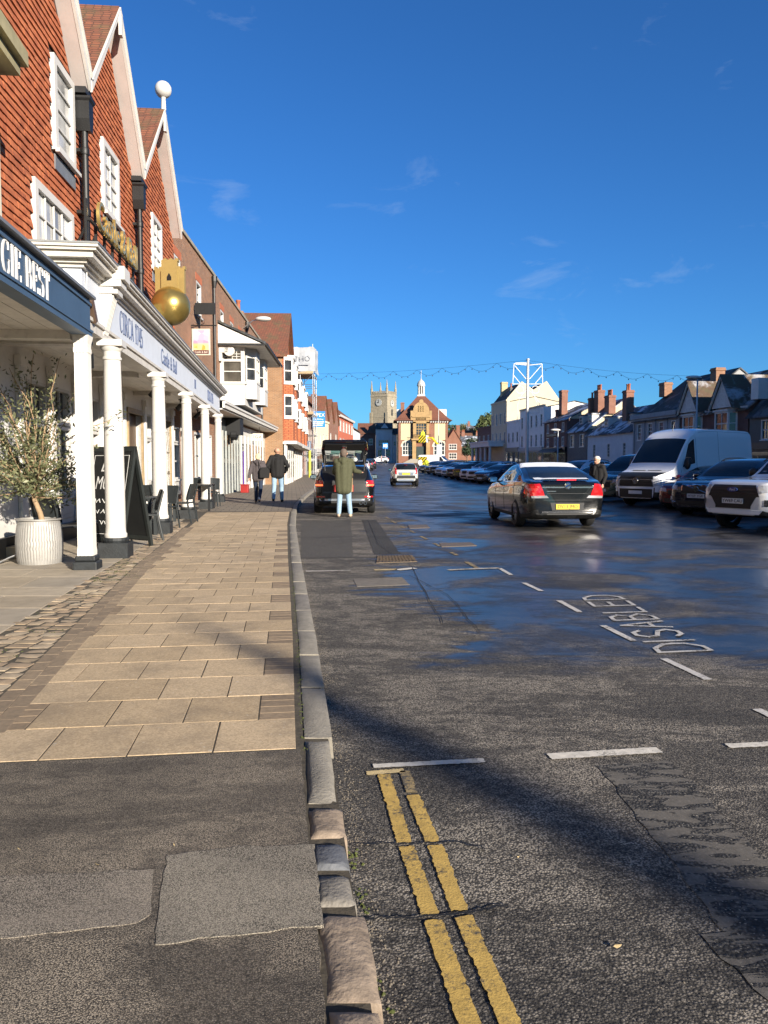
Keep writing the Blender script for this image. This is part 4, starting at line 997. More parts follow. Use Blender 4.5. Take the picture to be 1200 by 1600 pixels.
# odds and ends between the two canopies: lamp, cable, brown box
cb = empty('security_lamp', on(L0, 10.12) + Vector((-.10, 0, 3.3))); tag(cb, 'brown security lamp box on a cream batten between the canopies', 'lamp')
MB().box(-.03, .0, -.03, .03, -.35, .40).build('batten', pm('cream_batten', (.70, .64, .52), .6), cb)
b = MB(); b.box(.0, .08, -.05, .04, -.02, .28, rot=Matrix.Rotation(R(28), 3, 'X')); b.build('lamp_body', pm('brown_plastic', (.09, .055, .035), .5), cb, bevel=.01)
MB().tube([(0, -.06, .9), (.01, -.08, .6), (.0, -.1, .3), (.02, -.05, .1)], .009, 6).build('cable', WHITE, cb)
cl2 = empty('ceiling_lamp', on(L0, 10.15) + Vector((-.12, 0, 3.05))); tag(cl2, 'small dark lantern hanging beside the fluted post', 'lamp')
MB().lathe([(.05, 0), (.05, -.05), (.02, -.06), (.02, -.14), (.055, -.16), (.055, -.34), (.05, -.35)], 12).build('lamp_body', IRON, cl2, smooth=50)
# ------------------------------------------------------------------ brown brick range beyond the inn
B2 = Bld('brown_brick_range', on(L2, 23.85), on(L2, 50.2), 'long brown brick building with small sash windows beyond the tile-hung inn')
s2 = lambda y: (y - 23.85) * math.sqrt(1 + L2[1] ** 2)
up = [(s2(24.9), s2(25.8)), (s2(28.45), s2(29.4)), (s2(33.7), s2(34.6)), (s2(36.5), s2(37.4)), (s2(39.2), s2(40.1)), (s2(44), s2(45)), (s2(47), s2(48))]
ops = [(a, c, 6.9, 8.15) for a, c in up]
gr = [(s2(27.6), s2(28.9), .9, 2.6), (s2(29.9), s2(31.2), .9, 2.6)]
wall(B2, BRICK_B, 0, B2.len, .1, 9.15, ops + gr, depth=8)
for a, c, e, f in ops:
    window(B2, a, c, e, f, 2, 4, fw=.08, rev=.13)
    B2.mb().box(a - .12, c + .12, -.012, .03, f, f + .26).build('brick_arch', pm('gauged_red_brick', (.42, .13, .06), .85, var=.15), B2.root)
for a, c, e, f in gr: window(B2, a, c, e, f, 2, 2, fw=.08, rev=.12)
B2.mb().box(-.02, B2.len, -.06, .3, 9.15, 9.27).build('coping', pm('stone_coping', (.30, .27, .21), .9, var=.2), B2.root)
for yy in (31.7, 41.8, 48.8):
    q = s2(yy); p = B2.mb(); p.tube([(q, -.09, 8.95), (q, -.09, 4.2)], .05, 8); p.lathe([(.07, 8.6), (.12, 8.85), (.13, 9.05)], 8, (q, -.1, 0)); p.build('downpipe', IRON, B2.root)
chimney(B2, s2(43.5), .6, 9.2, 9.9, .8, .6, BRICK_B, 1)
# shopfronts on its ground floor
SLATE = pm('slate_grey_paint', (.075, .085, .085), .5, var=.12)
q0, q1 = s2(33.0), s2(38.5)
B2.mb().box(q0, q1, -.10, -.003, .12, 3.4).build('grey_shopfront', SLATE, B2.root)
for k in range(7):
    x = q0 + .15 + k * (q1 - q0 - .3) / 6; B2.mb().box(x - .05, x + .05, -.16, -.10, .12, 2.9).build('mullion', pm('pale_mullion', (.36, .38, .36), .5), B2.root)
for k in range(6):
    x = q0 + .25 + k * (q1 - q0 - .3) / 6; B2.mb().box(x, x + .6, -.12, -.105, .6, 2.8).build('shop_pane', WIN, B2.root)
q2, q3 = s2(38.6), s2(50)
B2.mb().box(q2, q3, -.12, -.002, .12, 3.35).build('white_shopfront', WHITE, B2.root)
for k in range(8):
    x = q2 + .2 + k * (q3 - q2 - .3) / 8; B2.mb().box(x, x + .85, -.14, -.125, .5, 2.5).build('shop_pane', WIN, B2.root); B2.mb().box(x - .16, x - .03, -.18, -.12, .12, 2.9).build('pilaster', WHITE, B2.root)
B2.mb().box(s2(39.2), s2(39.5), -.17, -.15, .2, 2.1).build('purple_panel', pm('purple_paint', (.14, .05, .35), .5), B2.root)
# canopy on the pavement side
LC = (-4.77, -.0425); CF2 = frame(on(LC, 29.0), on(LC, 54.0)); n2 = (on(LC, 54.0) - on(LC, 29.0)).length
b = B2.mb(CF2); b.box(0, n2, -.02, .06, 3.56, 3.80); b.box(0, n2, -.08, -.02, 3.72, 3.80); b.build('canopy_fascia', WHITE, B2.root)
b = B2.mb(CF2); b.loft([[(0, -.05, 3.805), (n2, -.05, 3.805), (n2, -.05, 3.83), (0, -.05, 3.83)], [(0, 2.6, 4.25), (n2, 2.6, 4.25), (n2, 2.6, 4.28), (0, 2.6, 4.28)]]); b.build('canopy_roof', LEAD, B2.root)
b = B2.mb(CF2); b.box(0, n2, .07, 2.0, 3.50, 3.54); b.build('canopy_soffit', SOFFIT, B2.root)
b = B2.mb(CF2); b.box(5.2, 6.2, .15, 1.2, 2.75, 3.49); b.lathe([(.22, 0), (.24, .04), (.24, .28), (.2, .3)], 14, (5.4, .6, 2.75), axis='y'); b.build('dark_fan_housing', PLASTIC, B2.root)
sg = empty('hanging_shop_sign', on(LC, 43.0) + Vector((-.75, 0, 2.95)), R(-2)); tag(sg, 'cream hanging shop sign under the long white canopy', 'sign')
MB().box(-.6, .6, -.03, .03, -.2, .2).build('sign_board', pm('sign_cream', (.62, .60, .52), .6), sg); text_obj('ANTIGA', .24, pm('sign_dark_letters', (.09, .09, .08), .5), sg, Matrix.Translation((0, -.036, 0)) @ FACE, space=1.3)
for x in (-.4, .4): MB().tube([(x, 0, .2), (x, 0, .55)], .012, 6).build('hanger', IRON, sg)
# white oriel with two bays
xo0, xo1 = s2(33.4), s2(40.2); F = 1.06
b = B2.mb(); b.box(xo0, xo1, -F, -.003, 4.0, 4.95); b.box(xo0 - .05, xo1, -F - .05, -.002, 4.9, 5.0); b.build('oriel_base', WHITE, B2.root)
b = B2.mb(); b.box(xo0, xo0 + .12, -F, -F + .16, 5.0, 6.6); b.box(xo0, xo0 + .12, -.16, -.003, 5.0, 6.6); b.box(xo0, xo0 + .12, -F + .16, -.16, 6.30, 6.6); b.box(xo0, xo0 + .12, -F + .16, -.16, 5.86, 5.96)
b.box(xo0 + .12, xo1, -F, -F + .1, 6.3, 6.6); b.box(xo1 - .12, xo1, -F, -.003, 5.0, 6.3)
for x in (xo0 + 2.6, xo0 + 3.4): b.box(x - .15, x + .15, -F, -F + .1, 5.0, 6.3)
b.build('oriel_frame', WHITE, B2.root)
g = B2.mb()
for i in range(5): y0 = -F + .16 + i * (F - .32) / 4; g.box(xo0 + .03, xo0 + .08, y0 - .012, y0 + .012, 5.96, 6.30)
for i in range(4): z0 = 5.96 + i * .34 / 3; g.box(xo0 + .035, xo0 + .075, -F + .16, -.16, z0 - .012, z0 + .012)
g.box(xo0 + .03, xo0 + .08, -F + .16, -.16, 5.42, 5.46); g.build('glazing_bars', WHITE, B2.root)
B2.mb().box(xo0 + .085, xo0 + .09, -F + .16, -.16, 5.0, 6.30).build('oriel_pane', glass('curtained_glass', (.06, .055, .045)), B2.root)
for x0 in (xo0 + .35, xo0 + 3.7):
    x1 = x0 + 2.0; P2 = .42
    for (a, c) in (((x0, -F), (x0 + .35, -F - P2)), ((x0 + .35, -F - P2), (x1 - .35, -F - P2)), ((x1 - .35, -F - P2), (x1, -F))):
        d = Vector((c[0] - a[0], c[1] - a[1])); fr = B2.M @ Matrix.Translation((a[0], a[1], 0)) @ Matrix.Rotation(math.atan2(d.y, d.x), 4, 'Z'); w_ = d.length
        B2.mb(fr).box(0, w_, .0, .06, 4.3, 5.0).build('bay_panel', WHITE, B2.root); B2.mb(fr).box(-.01, w_ + .01, -.03, .065, 5.0, 5.06).build('bay_sill', WHITE, B2.root); B2.mb(fr).box(0, w_, .0, .06, 6.15, 6.55).build('bay_panel', WHITE, B2.root)
        window(B2, 0, w_, 5.06, 6.15, 2 if w_ > 1 else 1, 2, y=0, fw=.07, rev=.07, sill=0, fr=fr)
b = B2.mb(); e = .45   # lean-to roof with deep eaves and boarded end gable
b.loft([[(xo0 - e, -F - .95, 6.55), (xo1 + e, -F - .95, 6.55), (xo1 + e, -F - .95, 6.65), (xo0 - e, -F - .95, 6.65)], [(xo0 - e, 0, 7.45), (xo1 + e, 0, 7.45), (xo1 + e, 0, 7.55), (xo0 - e, 0, 7.55)]]); b.build('oriel_roof', ROOF_D, B2.root)
B2.mb().prism([(-F - .8, 6.56), (-.003, 6.56), (-.003, 7.38)], xo0 - .4, xo0 - .3, 'yz').build('gable_boards', WHITE, B2.root)
B2.mb().box(xo0 - e + .1, xo1 + e - .1, -F - .9, -.01, 6.49, 6.545).build('oriel_soffit', SOFFIT, B2.root)
b = B2.mb(); b.prism([(-F - .95, 6.48), (-.01, 6.48), (-.01, 6.56), (-F - .95, 6.56)], xo0 - e - .05, xo0 - e + .02, 'yz'); b.box(xo0 - e, xo1 + e, -F - 1.03, -F - .95, 6.50, 6.58); b.build('gutter', IRON, B2.root)
b = B2.mb(); b.lathe([(.10, -.1), (.22, -.1), (.22, .1), (.10, .1)], 16, (xo0 - .2, -.45, 6.28), axis='x'); b.box(xo0 - .3, xo0 - .1, -.4, -.01, 6.2, 6.48); b.box(xo0 - .28, xo0 - .12, -.14, -.01, 5.85, 6.25); b.build('scroll_bracket', WHITE, B2.root, smooth=40)
# dark projecting box sign, pub sign and street lamp on the brick
o = on(L2, 27.9); bs = empty('dark_box_sign', (o.x + .05, o.y, 7.0)); tag(bs, 'plain black projecting sign board behind the gilded ball', 'sign')
b = MB(); b.box(.0, .72, -.03, .03, -.2, .2); b.box(-.1, .0, -.02, .02, -.05, .05)
for k in range(7): b.box(.06 + k * .1, .08 + k * .1, -.036, -.03, -.18, .18)
b.build('board', PLASTIC, bs)
o = on(L2, 27.4); ps = empty('pub_sign', (o.x - .25, o.y, 4.72)); tag(ps, 'hanging pub sign with a pink and gold picture on an iron bracket', 'sign')
b = MB(); b.tube([(0, 0, 1.6), (1.15, 0, 1.6)], .02, 6); b.tube([(0, 0, 1.0), (.15, 0, 1.5), (.5, 0, 1.58)], .014, 6)
for sg_ in (-1, 1): b.tube([(.58 + sg_ * .02, 0, 1.62), (.58 + sg_ * .14, 0, 1.68), (.58 + sg_ * .13, 0, 1.8), (.58 + sg_ * .03, 0, 1.72)], .014, 6)
b.tube([(.58, 0, 1.6), (.58, 0, 1.95)], .014, 6); b.sphere((.58, 0, 1.9), .035, 8, 6); b.build('bracket', IRON, ps)
b = MB(); b.box(.28, .92, -.03, .03, .56, 1.48); b.build('frame', pm('cream_sign_frame', (.60, .54, .42), .5), ps)
N = NT('sign_picture'); v = N.n('TexVoronoi'); N.set(v, Vector=N.obj(), Scale=5.5); zz_ = N.sep(N.obj())[2]
cc = N.ramp(N.sep(v.outputs['Color'])[0], .1, .9, (.55, .22, .35), (.85, .75, .70), mid=(.5, (.75, .45, .55)))
cc = N.mix(N.ramp(zz_, .92, 1.12, (1, 1, 1), (0, 0, 0)), cc, N.ramp(N.sep(v.outputs['Color'])[1], .2, .8, (.60, .30, .05), (.80, .55, .25)))
PIC = N.done(Base_Color=cc, Roughness=.5)
MB().box(.33, .87, -.036, -.031, .74, 1.43).build('picture', PIC, ps); MB().box(.33, .87, -.036, -.031, .60, .735).build('name_band', pm('maroon_band', (.09, .03, .03), .5), ps)
text_obj('Castle & Ball', .11, pm('pale_letters', (.7, .6, .5), .5), ps, Matrix.Translation((.6, -.04, .665)) @ FACE, sx=.8)
o = on(L2, 41.0); sl = empty('wall_street_lamp', (o.x, o.y, 9.0)); tag(sl, 'white street lamp head on an arm from the brick parapet', 'street lamp', 'street lamps')
MB().tube([(0, 0, -.4), (.5, -.1, -.05), (.9, -.2, .0)], .035, 8).build('arm', STEEL, sl)
b = MB(); b.sphere((1.1, -.3, .02), .42, 14, 8, sc_=(1.0, .55, .32)); b.build('lamp_head', WHITE, sl, smooth=60)

# ------------------------------------------------------------------ tall house with the clay roof and white bays
A3 = Vector((-6.55, 49.9)); B3_ = Vector((-7.05, 58.6))
B3 = Bld('clay_roofed_house', A3, B3_, 'tall house with a steep clay tile roof and white bay windows before the scaffold')
H_TILE = brickmat('distant_hung_tile', (.50, .155, .06), (.38, .11, .045), (.10, .03, .015), .17, .115, .012, moss=.0)
BR_O = brickmat('orange_brown_brick', (.36, .19, .085), (.25, .13, .06), (.30, .26, .2))
wall(B3, BR_O, 0, B3.len, .1, 8.6, [], depth=6.5)
roof_across_ = B3.mb()
xm = 4.2; roof_across_.prism([(-.25, 8.45), (xm, 11.9), (xm * 2 + .25, 8.45), (xm * 2 + .25, 8.3), (xm, 11.72), (-.25, 8.3)], -.35, 7, 'xz'); roof_across_.build('roof', ROOF_R, B3.root)
B3.mb().prism([(0, 8.5), (xm * 2, 8.5), (xm, 11.6)], -.002, .1, 'xz').build('gable_wall', H_TILE, B3.root)
def bay(B, xc_, w_, z0, z1, proj=.65, mat=None, nz=2):
    x0, x1 = xc_ - w_ / 2, xc_ + w_ / 2; c = .32
    for (a, q) in (((x0, 0), (x0 + c, -proj)), ((x0 + c, -proj), (x1 - c, -proj)), ((x1 - c, -proj), (x1, 0))):
        d = Vector((q[0] - a[0], q[1] - a[1])); fr = B.M @ Matrix.Translation((a[0], a[1], 0)) @ Matrix.Rotation(math.atan2(d.y, d.x), 4, 'Z')
        window(B, 0, d.length, z0, z1, 2 if d.length > 1.1 else 1, nz, y=0, fw=.13, rev=.1, sill=.1, bar=.05, fr=fr)
def bay_body(B, xc_, w_, z0, z1, mat, proj=.65, roofm=None):
    x0, x1 = xc_ - w_ / 2, xc_ + w_ / 2; c = .32
    b = B.mb(); b.prism([(x0, .05), (x0 + c, -proj + .03), (x1 - c, -proj + .03), (x1, .05)], z0, z1, 'xy'); return b.build('bay', mat, B.root)
for xx_ in (1.9, 5.6):
    bay_body(B3, xx_, 2.5, 2.9, 4.55, H_TILE); bay(B3, xx_, 2.5, 4.5, 6.0); bay_body(B3, xx_, 2.5, 6.0, 6.75, H_TILE); bay(B3, xx_, 2.5, 6.75, 8.35); bay_body(B3, xx_, 2.6, 8.36, 8.55, WHITE, .75)
wallp = B3.mb(); wallp.box(0, B3.len, -.06, -.003, 2.9, 8.5); wallp.build('tile_hanging', H_TILE, B3.root)
b = B3.mb(); b.box(0, B3.len, -.9, .0, 2.75, 2.95); b.build('shop_canopy', WHITE, B3.root); B3.mb().box(.1, B3.len, -.2, -.07, .1, 2.75).build('shopfront', WHITE_OLD, B3.root)
for k in range(4): B3.mb().box(.3 + k * 1.9, .42 + k * 1.9, -.26, -.2, .1, 2.75).build('shop_pilaster', WHITE, B3.root)
for k in range(4): B3.mb().box(.55 + k * 1.9, 2.05 + k * 1.9, -.23, -.205, .5, 2.4).build('shop_pane', WIN, B3.root)
B4 = Bld('tile_hung_bay_terrace', (-7.05, 58.7), (-8.0, 76.0), 'orange tile-hung house with stacked white bays just before the scaffold')
wall(B4, H_TILE, 0, B4.len, .1, 8.0, [], depth=7); roof_along(B4, 0, B4.len, 0, 7, 8.0, 10.4, ROOF_R, gmat=H_TILE)
for xx_ in (2.4, 7.6, 13.0):
    bay_body(B4, xx_, 2.8, 2.9, 4.3, H_TILE); bay(B4, xx_, 2.8, 4.3, 5.7); bay_body(B4, xx_, 2.8, 5.7, 6.4, H_TILE); bay(B4, xx_, 2.8, 6.4, 7.8); bay_body(B4, xx_, 2.9, 7.81, 7.98, WHITE, .75)
b = B4.mb(); b.box(0, B4.len, -.9, .0, 2.7, 2.95); b.build('shop_canopy', WHITE, B4.root)
for k in range(6): B4.mb().box(.3 + k * 2.6, .5 + k * 2.6, -.12, -.003, .1, 2.7).build('shop_pilaster', WHITE, B4.root); B4.mb().box(.6 + k * 2.6, 2.7 + k * 2.6, -.06, -.003, .3, 2.5).build('shop_pane', WIN, B4.root)

# ------------------------------------------------------------------ scaffold tower with a wrapped top
sf = empty('scaffold_tower', (-8.35, 77.2, hz(77))); tag(sf, 'steel scaffold tower with a white sheeted top on the left pavement', 'scaffold')
for x in (-.9, .0, 1.25):
    for y in (0, 2.0, 4.0): MB().tube([(x, y, 0), (x, y, 13.2 if x > 0 and y == 0 else 12.7)], .035, 6).build('standard', STEEL, sf)
for z_ in (2.2, 4.2, 6.2, 8.2, 9.2, 10.2):
    for y in (0, 2.0, 4.0): MB().tube([(-1.0, y, z_), (1.35, y, z_)], .03, 6).build('ledger', STEEL, sf)
    MB().tube([(1.25, -.2, z_ + .06), (1.25, 4.2, z_ + .06)], .03, 6).build('ledger', STEEL, sf)
for a, c in (((1.25, 0, 2.2), (1.25, 4, 6.2)), ((1.25, 4, 6.2), (1.25, 0, 10.2)), ((-.9, 0, 8.2), (1.25, 0, 10.2)), ((-.9, 0, 4.2), (1.25, 0, 6.2))): MB().tube([a, c], .03, 6).build('brace', STEEL, sf)
for z_ in (6.25, 10.25):
    for k in range(5): MB().box(-1.0 + k * .46, -.56 + k * .46, -.2, 4.2, z_, z_ + .05).build('plank', pm('scaffold_plank', (.42, .31, .18), .8, var=.25), sf)
    MB().box(-1.05, 1.35, -.24, -.2, z_ + .05, z_ + .28).build('toe_board', MATS['scaffold_plank'], sf)
SHEET = pm('white_sheeting', (.40, .41, .42), .5, var=.08, dirt=.1, bump=.8, bscale=3)
b = MB(); n_ = 24; rows = []
for j in range(10):
    z_ = 10.5 + j * 2.35 / 9; row = []
    for i in range(n_ + 1):
        u = i / n_ * 6.6; x, y = (-1.15 + u, -.3) if u < 2.5 else (1.35, -.3 + (u - 2.5))
        w_ = noise.noise(Vector((u * 1.4, z_ * 1.1, 2.0))) * .16
        row.append((x + (w_ + .1 if u > 2.2 else 0) * 1.2, y + (w_ if u < 2.6 else 0), z_ + noise.noise(Vector((u * 2, 5, j > 5))) * .1))
    rows.append(row)
for r0, r1 in zip(rows, rows[1:]):
    for i in range(n_): b.face([r0[i], r0[i + 1], r1[i + 1], r1[i]])
o = b.build('sheeting', SHEET, sf, smooth=80, fix=False)
FAINT = pm('faint_grey_print', (.33, .34, .35), .6)
text_obj('NTHO', .72, FAINT, sf, Matrix.Translation((.1, -.52, 11.75)) @ FACE); MB().box(-.5, .95, -.49, -.47, 11.08, 11.22).build('printed_line', FAINT, sf)
ap = empty('scaffolding_advert', (-7.42, 88.0, hz(88) + 6.2)); tag(ap, 'blue advertising board with white letters hung above the left pavement', 'sign')
BLUE = pm('advert_blue', (.02, .22, .62), .5, var=.05); WL = pm('advert_white', (.8, .8, .8), .5)
MB().box(-.72, .72, -.03, .03, -.85, .95).build('board', BLUE, ap); text_obj('APEX', .56, WL, ap, Matrix.Translation((0, -.04, .5)) @ FACE); text_obj('Scaffolding', .24, WL, ap, Matrix.Translation((0, -.04, .05)) @ FACE)
for k in range(3): MB().box(-.6, .6 - .1 * k, -.037, -.031, -.3 - .2 * k, -.2 - .2 * k).build('printed_line', WL, ap)
MB().tube([(-1.2, 0, .9), (.72, 0, .9)], .03, 6).build('arm', STEEL, ap)
db = empty('grey_projecting_sign', (-7.35, 72.0, hz(72) + 3.1)); tag(db, 'slate blue projecting shop sign below the scaffold', 'sign')
MB().box(-.75, .55, -.05, .05, -.45, .4).build('board', pm('slate_blue_sign', (.12, .16, .23), .5), db)
for k, w_ in enumerate((.2, .7, .5)): MB().box(-.1 - w_ / 2, -.1 + w_ / 2, -.056, -.051, .18 - k * .2, .26 - k * .2).build('printed_line', pm('sign_pale_print', (.5, .5, .52), .5), db)
yb = empty('yellow_barrier_post', (-6.9, 71.5, hz(71))); tag(yb, 'yellow wrapped post at the foot of the scaffold', 'post')
MB().lathe([(.12, 0), (.12, 2.6), (.1, 2.62)], 12).build('sleeve', pm('hi_vis_yellow', (.65, .62, .06), .6), yb); MB().tube([(0, 0, 2.6), (0, 0, 3.4)], .035, 6).build('tube', STEEL, yb)

# ------------------------------------------------------------------ the rest of the left row, narrowing towards the town hall
def simple(name, A, B_, label, eave, ridge, wm, rm, nwin, rows_, fm=None, depth=7, chim=0, shop=None, gm=None, z=None, wsize=(.95, 1.45), parapet=False, snow=0, nx=2, nz=2, across=0):
    zb = hz(A[1]) if z is None else z
    B = Bld(name, A, B_, label, z=zb); L_ = B.len; ops = []
    for zc in rows_:
        for k in range(nwin):
            xc_ = L_ * (k + .5) / nwin; ops.append((xc_ - wsize[0] / 2, xc_ + wsize[0] / 2, zc - wsize[1] / 2, zc + wsize[1] / 2))
    wall(B, wm, 0, L_, 0, eave, ops, depth=depth)
    for o_ in ops: window(B, *o_, nx, nz, fw=.09, rev=.12, fmat=fm, bar=.05)
    if across:
        w_ = L_ / across
        for k in range(across):
            roof_across(B, k * w_ + .02, (k + 1) * w_ - .02, -.25, depth, eave, ridge, rm, over=.1); B.mb().prism([(k * w_ + .05, eave), ((k + 1) * w_ - .05, eave), ((k + .5) * w_, ridge - .15)], 0, .1, 'xz').build('gable_wall', wm, B.root)
    elif parapet: B.mb().box(-.02, L_ + .02, -.12, .2, eave, eave + .25).build('parapet', gm or wm, B.root); roof_along(B, .1, L_ - .1, .5, depth, eave, ridge, rm, over=0, gmat=wm)
    else: roof_along(B, 0, L_, 0, depth, eave, ridge, rm, gmat=gm or wm)
    if shop:
        B.mb().box(.05, L_ - .05, -.15, -.003, 0, 2.5).build('shopfront', shop, B.root); B.mb().box(0, L_, -.3, -.003, 2.5, 3.0).build('shop_fascia', shop, B.root)
        for k in range(max(2, nwin)):
            w_ = (L_ - .3) / max(2, nwin); B.mb().box(.25 + k * w_, .05 + (k + 1) * w_, -.17, -.152, .5, 2.3).build('shop_pane', WIN, B.root)
    for k in range(chim): chimney(B, L_ * (.08 + .84 * k / max(1, chim - 1)) if chim > 1 else L_ * .1, depth * .5, ridge - .8, ridge + 1.3, 1.0, .7, pots=3)
    return B
simple('brick_shop', (-8.3, 81.5), (-8.35, 92), 'dark red brick house behind the scaffold tower', 8.2, 10.2, BRICK_R, ROOF_R, 4, (4.4, 6.9), chim=1, shop=pm('grey_shop', (.25, .25, .25), .6), z=hz(81))
simple('cream_shop', (-8.3, 92.2), (-7.4, 103), 'narrow cream house just beyond the blue advert board', 6.4, 7.2, CREAM, ROOF_S, 4, (4.2,), parapet=True, shop=pm('pale_shop', (.5, .48, .45), .6))
simple('gabled_brick_house', (-8.3, 103.2), (-7.05, 119), 'brick house with three clay-tiled gables above a green shopfront', 7.0, 10.2, BRICK_R, ROOF_R, 3, (4.6,), across=3, shop=pm('sea_green_shop', (.13, .24, .21), .6), chim=2)
B8 = simple('red_and_white_bay_house', (-7.0, 119.3), (-5.6, 140), 'red house with rows of white bays under a clay roof', 8.4, 11.0, pm('orange_red_render', (.48, .13, .07), .8, var=.12), ROOF_R, 5, (3.8, 6.6), wsize=(2.2, 1.7), nx=3, shop=pm('mixed_shop', (.4, .38, .35), .6))
B8.mb().box(0, B8.len, -.35, -.01, 7.9, 8.25).build('white_eaves_board', WHITE, B8.root)
simple('small_white_gable_house', (-5.55, 140.3), (-4.9, 158), 'last pale house of the left row with a short clay roof', 6.8, 9.0, RENDER_W, ROOF_R, 3, (4.2,), chim=1, shop=pm('pale_green_shop', (.3, .38, .32), .6))
# ================================================================== THE HEAD OF THE STREET: town hall, church and neighbours
TZ = hz(168)
th = Bld('town_hall', (3.1, 168), (13.9, 168), 'brick and sandstone town hall with a white cupola at the head of the street', z=TZ)
TB = brickmat('town_hall_brick', (.27, .095, .05), (.2, .07, .042), (.3, .24, .18)); n = th.len; xm = 4.95
ag = [(.85, 3.35, 1.7, 4.7), (n - 3.1, n - .6, 1.7, 4.7)]
wall(th, TB, 0, n, 0, 9.0, ag, depth=14)
for a, c, e, f in ag:
    window(th, a, c, e, f, 4, 3, fw=.18, rev=.14, bar=.12, sill=.15)
    b = th.mb(); q = (a + c) / 2; b.prism([(q - 1.25, 4.72)] + [(q + 1.25 * math.cos(R(w)), 3.62 + 1.1 * math.sin(R(w))) for w in range(150, 29, -15)] + [(q + 1.25, 4.72)], -.03, .10, 'xz') ; b.prism([(q + 1.6 * math.cos(R(w)), 3.55 + 1.5 * math.sin(R(w))) for w in range(0, 181, 15)] + [(q + 1.28 * math.cos(R(w)), 3.55 + 1.2 * math.sin(R(w))) for w in range(180, -1, -15)], -.06, -.035, 'xz'); b.build('window_arch', pm('pale_stone', (.56, .50, .38), .8, var=.1), th.root)
for a, c in ((.55, 2.75), (n - 2.9, n - .55)): th.mb().box(a, c, -.08, -.003, 5.0, 8.6).build('cream_panel', pm('cream_panel_render', (.52, .45, .27), .8, var=.06), th.root); 
for a in (0.05, n - .5): th.mb().box(a, a + .45, -.14, -.004, 0, 8.9).build('corner_pilaster', TB, th.root)
b = th.mb(); b.box(-.3, n + .3, -.5, .3, 9.0, 9.2)
for k in range(22): b.box(-.2 + k * n / 21, -.0 + k * n / 21, -.6, -.5, 8.75, 9.2)
b.build('bracketed_eaves', WHITE, th.root)
# flared hip roof
b = th.mb(); c = (xm + .25, 5.2)
def rr(d, z): return [(c[0] - d * 1.0, c[1] - d, z), (c[0] + d * 1.05, c[1] - d, z), (c[0] + d * 1.05, c[1] + d, z), (c[0] - d, c[1] + d, z)]
b.loft([rr(6.2, 9.2), rr(5.4, 9.75), rr(3.2, 12.2), rr(.75, 15.0)]); b.build('hip_roof', ROOF_T, th.root)
cu = th.mb(); cu.box(c[0] - .85, c[0] + .85, c[1] - .85, c[1] + .85, 14.4, 15.2); cu.lathe([(.78, 15.2), (.78, 15.4), (.62, 15.4)], 8, (c[0], c[1], 0))
for k in range(8): a = k * math.pi / 4; cu.tube([(c[0] + .66 * math.cos(a), c[1] + .66 * math.sin(a), 15.3), (c[0] + .66 * math.cos(a), c[1] + .66 * math.sin(a), 17.2)], .12, 6)
cu.lathe([(.8, 17.1), (.95, 17.3), (.95, 17.45), (.75, 17.5)], 8, (c[0], c[1], 0)); cu.build('cupola', WHITE, th.root)
th.mb().lathe([(.5, 15.35), (.5, 17.1)], 8, (c[0], c[1], 0)).build('cupola_louvre', pm('dark_louvre', (.08, .08, .08), .7), th.root)
th.mb().lathe([(.88, 17.5), (.85, 17.8), (.65, 18.2), (.3, 18.5), (.12, 18.7), (.06, 19.0), (.06, 20.6), (.02, 20.7)], 12, (c[0], c[1], 0)).build('dome', pm('grey_dome', (.45, .45, .43), .5, var=.15), th.root, smooth=40)
# stone frontispiece
b = th.mb(); b.box(xm - 1.75, xm + 1.75, -.9, .02, 5.2, 6.1); b.box(xm - 1.75, xm - 1.15, -.9, .02, 6.1, 8.9); b.box(xm + 1.15, xm + 1.75, -.9, .02, 6.1, 8.9); b.box(xm - 1.75, xm + 1.75, -.9, .02, 8.6, 9.9); b.box(xm - 2.0, xm + 2.0, -1.1, .02, 9.9, 10.2)
b.prism([(xm - 1.75, 10.2)] + [(xm + 1.75 * math.cos(R(180 - a)), 11.2 + 2.0 * math.sin(R(a))) for a in range(0, 181, 15)] + [(xm + 1.75, 10.2)], -.85, -.3, 'xz')
b.box(xm - 2.3, xm - 1.76, -.9, .02, 9.3, 11.3); b.box(xm + 1.76, xm + 2.3, -.9, .02, 9.3, 11.3); b.lathe([(.45, -.3), (.5, .0), (.45, .3)], 12, (xm, -.6, 13.3), axis='y')
b.box(xm - 1.9, xm - 1.1, -1.2, .02, 0, 5.2); b.box(xm + 1.1, xm + 1.9, -1.2, .02, 0, 5.2); b.box(xm - 2.1, xm + 2.1, -1.6, .02, 4.9, 5.3); b.build('stone_frontispiece', STONE_Y, th.root)
b = th.mb()
for k in range(9): b.box(xm - 1.0 + k * .25, xm - .9 + k * .25, -1.15, -1.05, 9.35, 9.85)
for k in range(9): b.sphere((xm + (k % 3 - 1) * .5, -.88, 11.3 + (k // 3) * .45), .2, 8, 6)
b.build('stone_carving', pm('carved_stone', (.32, .215, .09), .9, var=.3, scale=4), th.root)
window(th, xm - 1.15, xm + 1.15, 6.1, 8.6, 4, 4, y=-.75, fw=.1, rev=.15, bar=.08, fmat=STONE_Y)
th.mb().box(xm - 1.0, xm + 1.0, -.4, -.3, 0, 3.6).build('entrance_door', pm('dark_green_door', (.02, .035, .03), .5), th.root)
b = th.mb()
for k in range(14): b.tube([(xm - 2.0 + k * .31, -1.55, 5.3), (xm - 2.0 + k * .31, -1.55, 6.1)], .03, 4)
b.tube([(xm - 2.0, -1.55, 6.1), (xm + 2.05, -1.55, 6.1)], .05, 4); b.build('balcony_rail', IRON, th.root)
chimney(th, 1.0 , 3.5, 9.4, 13.4, .8, .8, TB, 0)
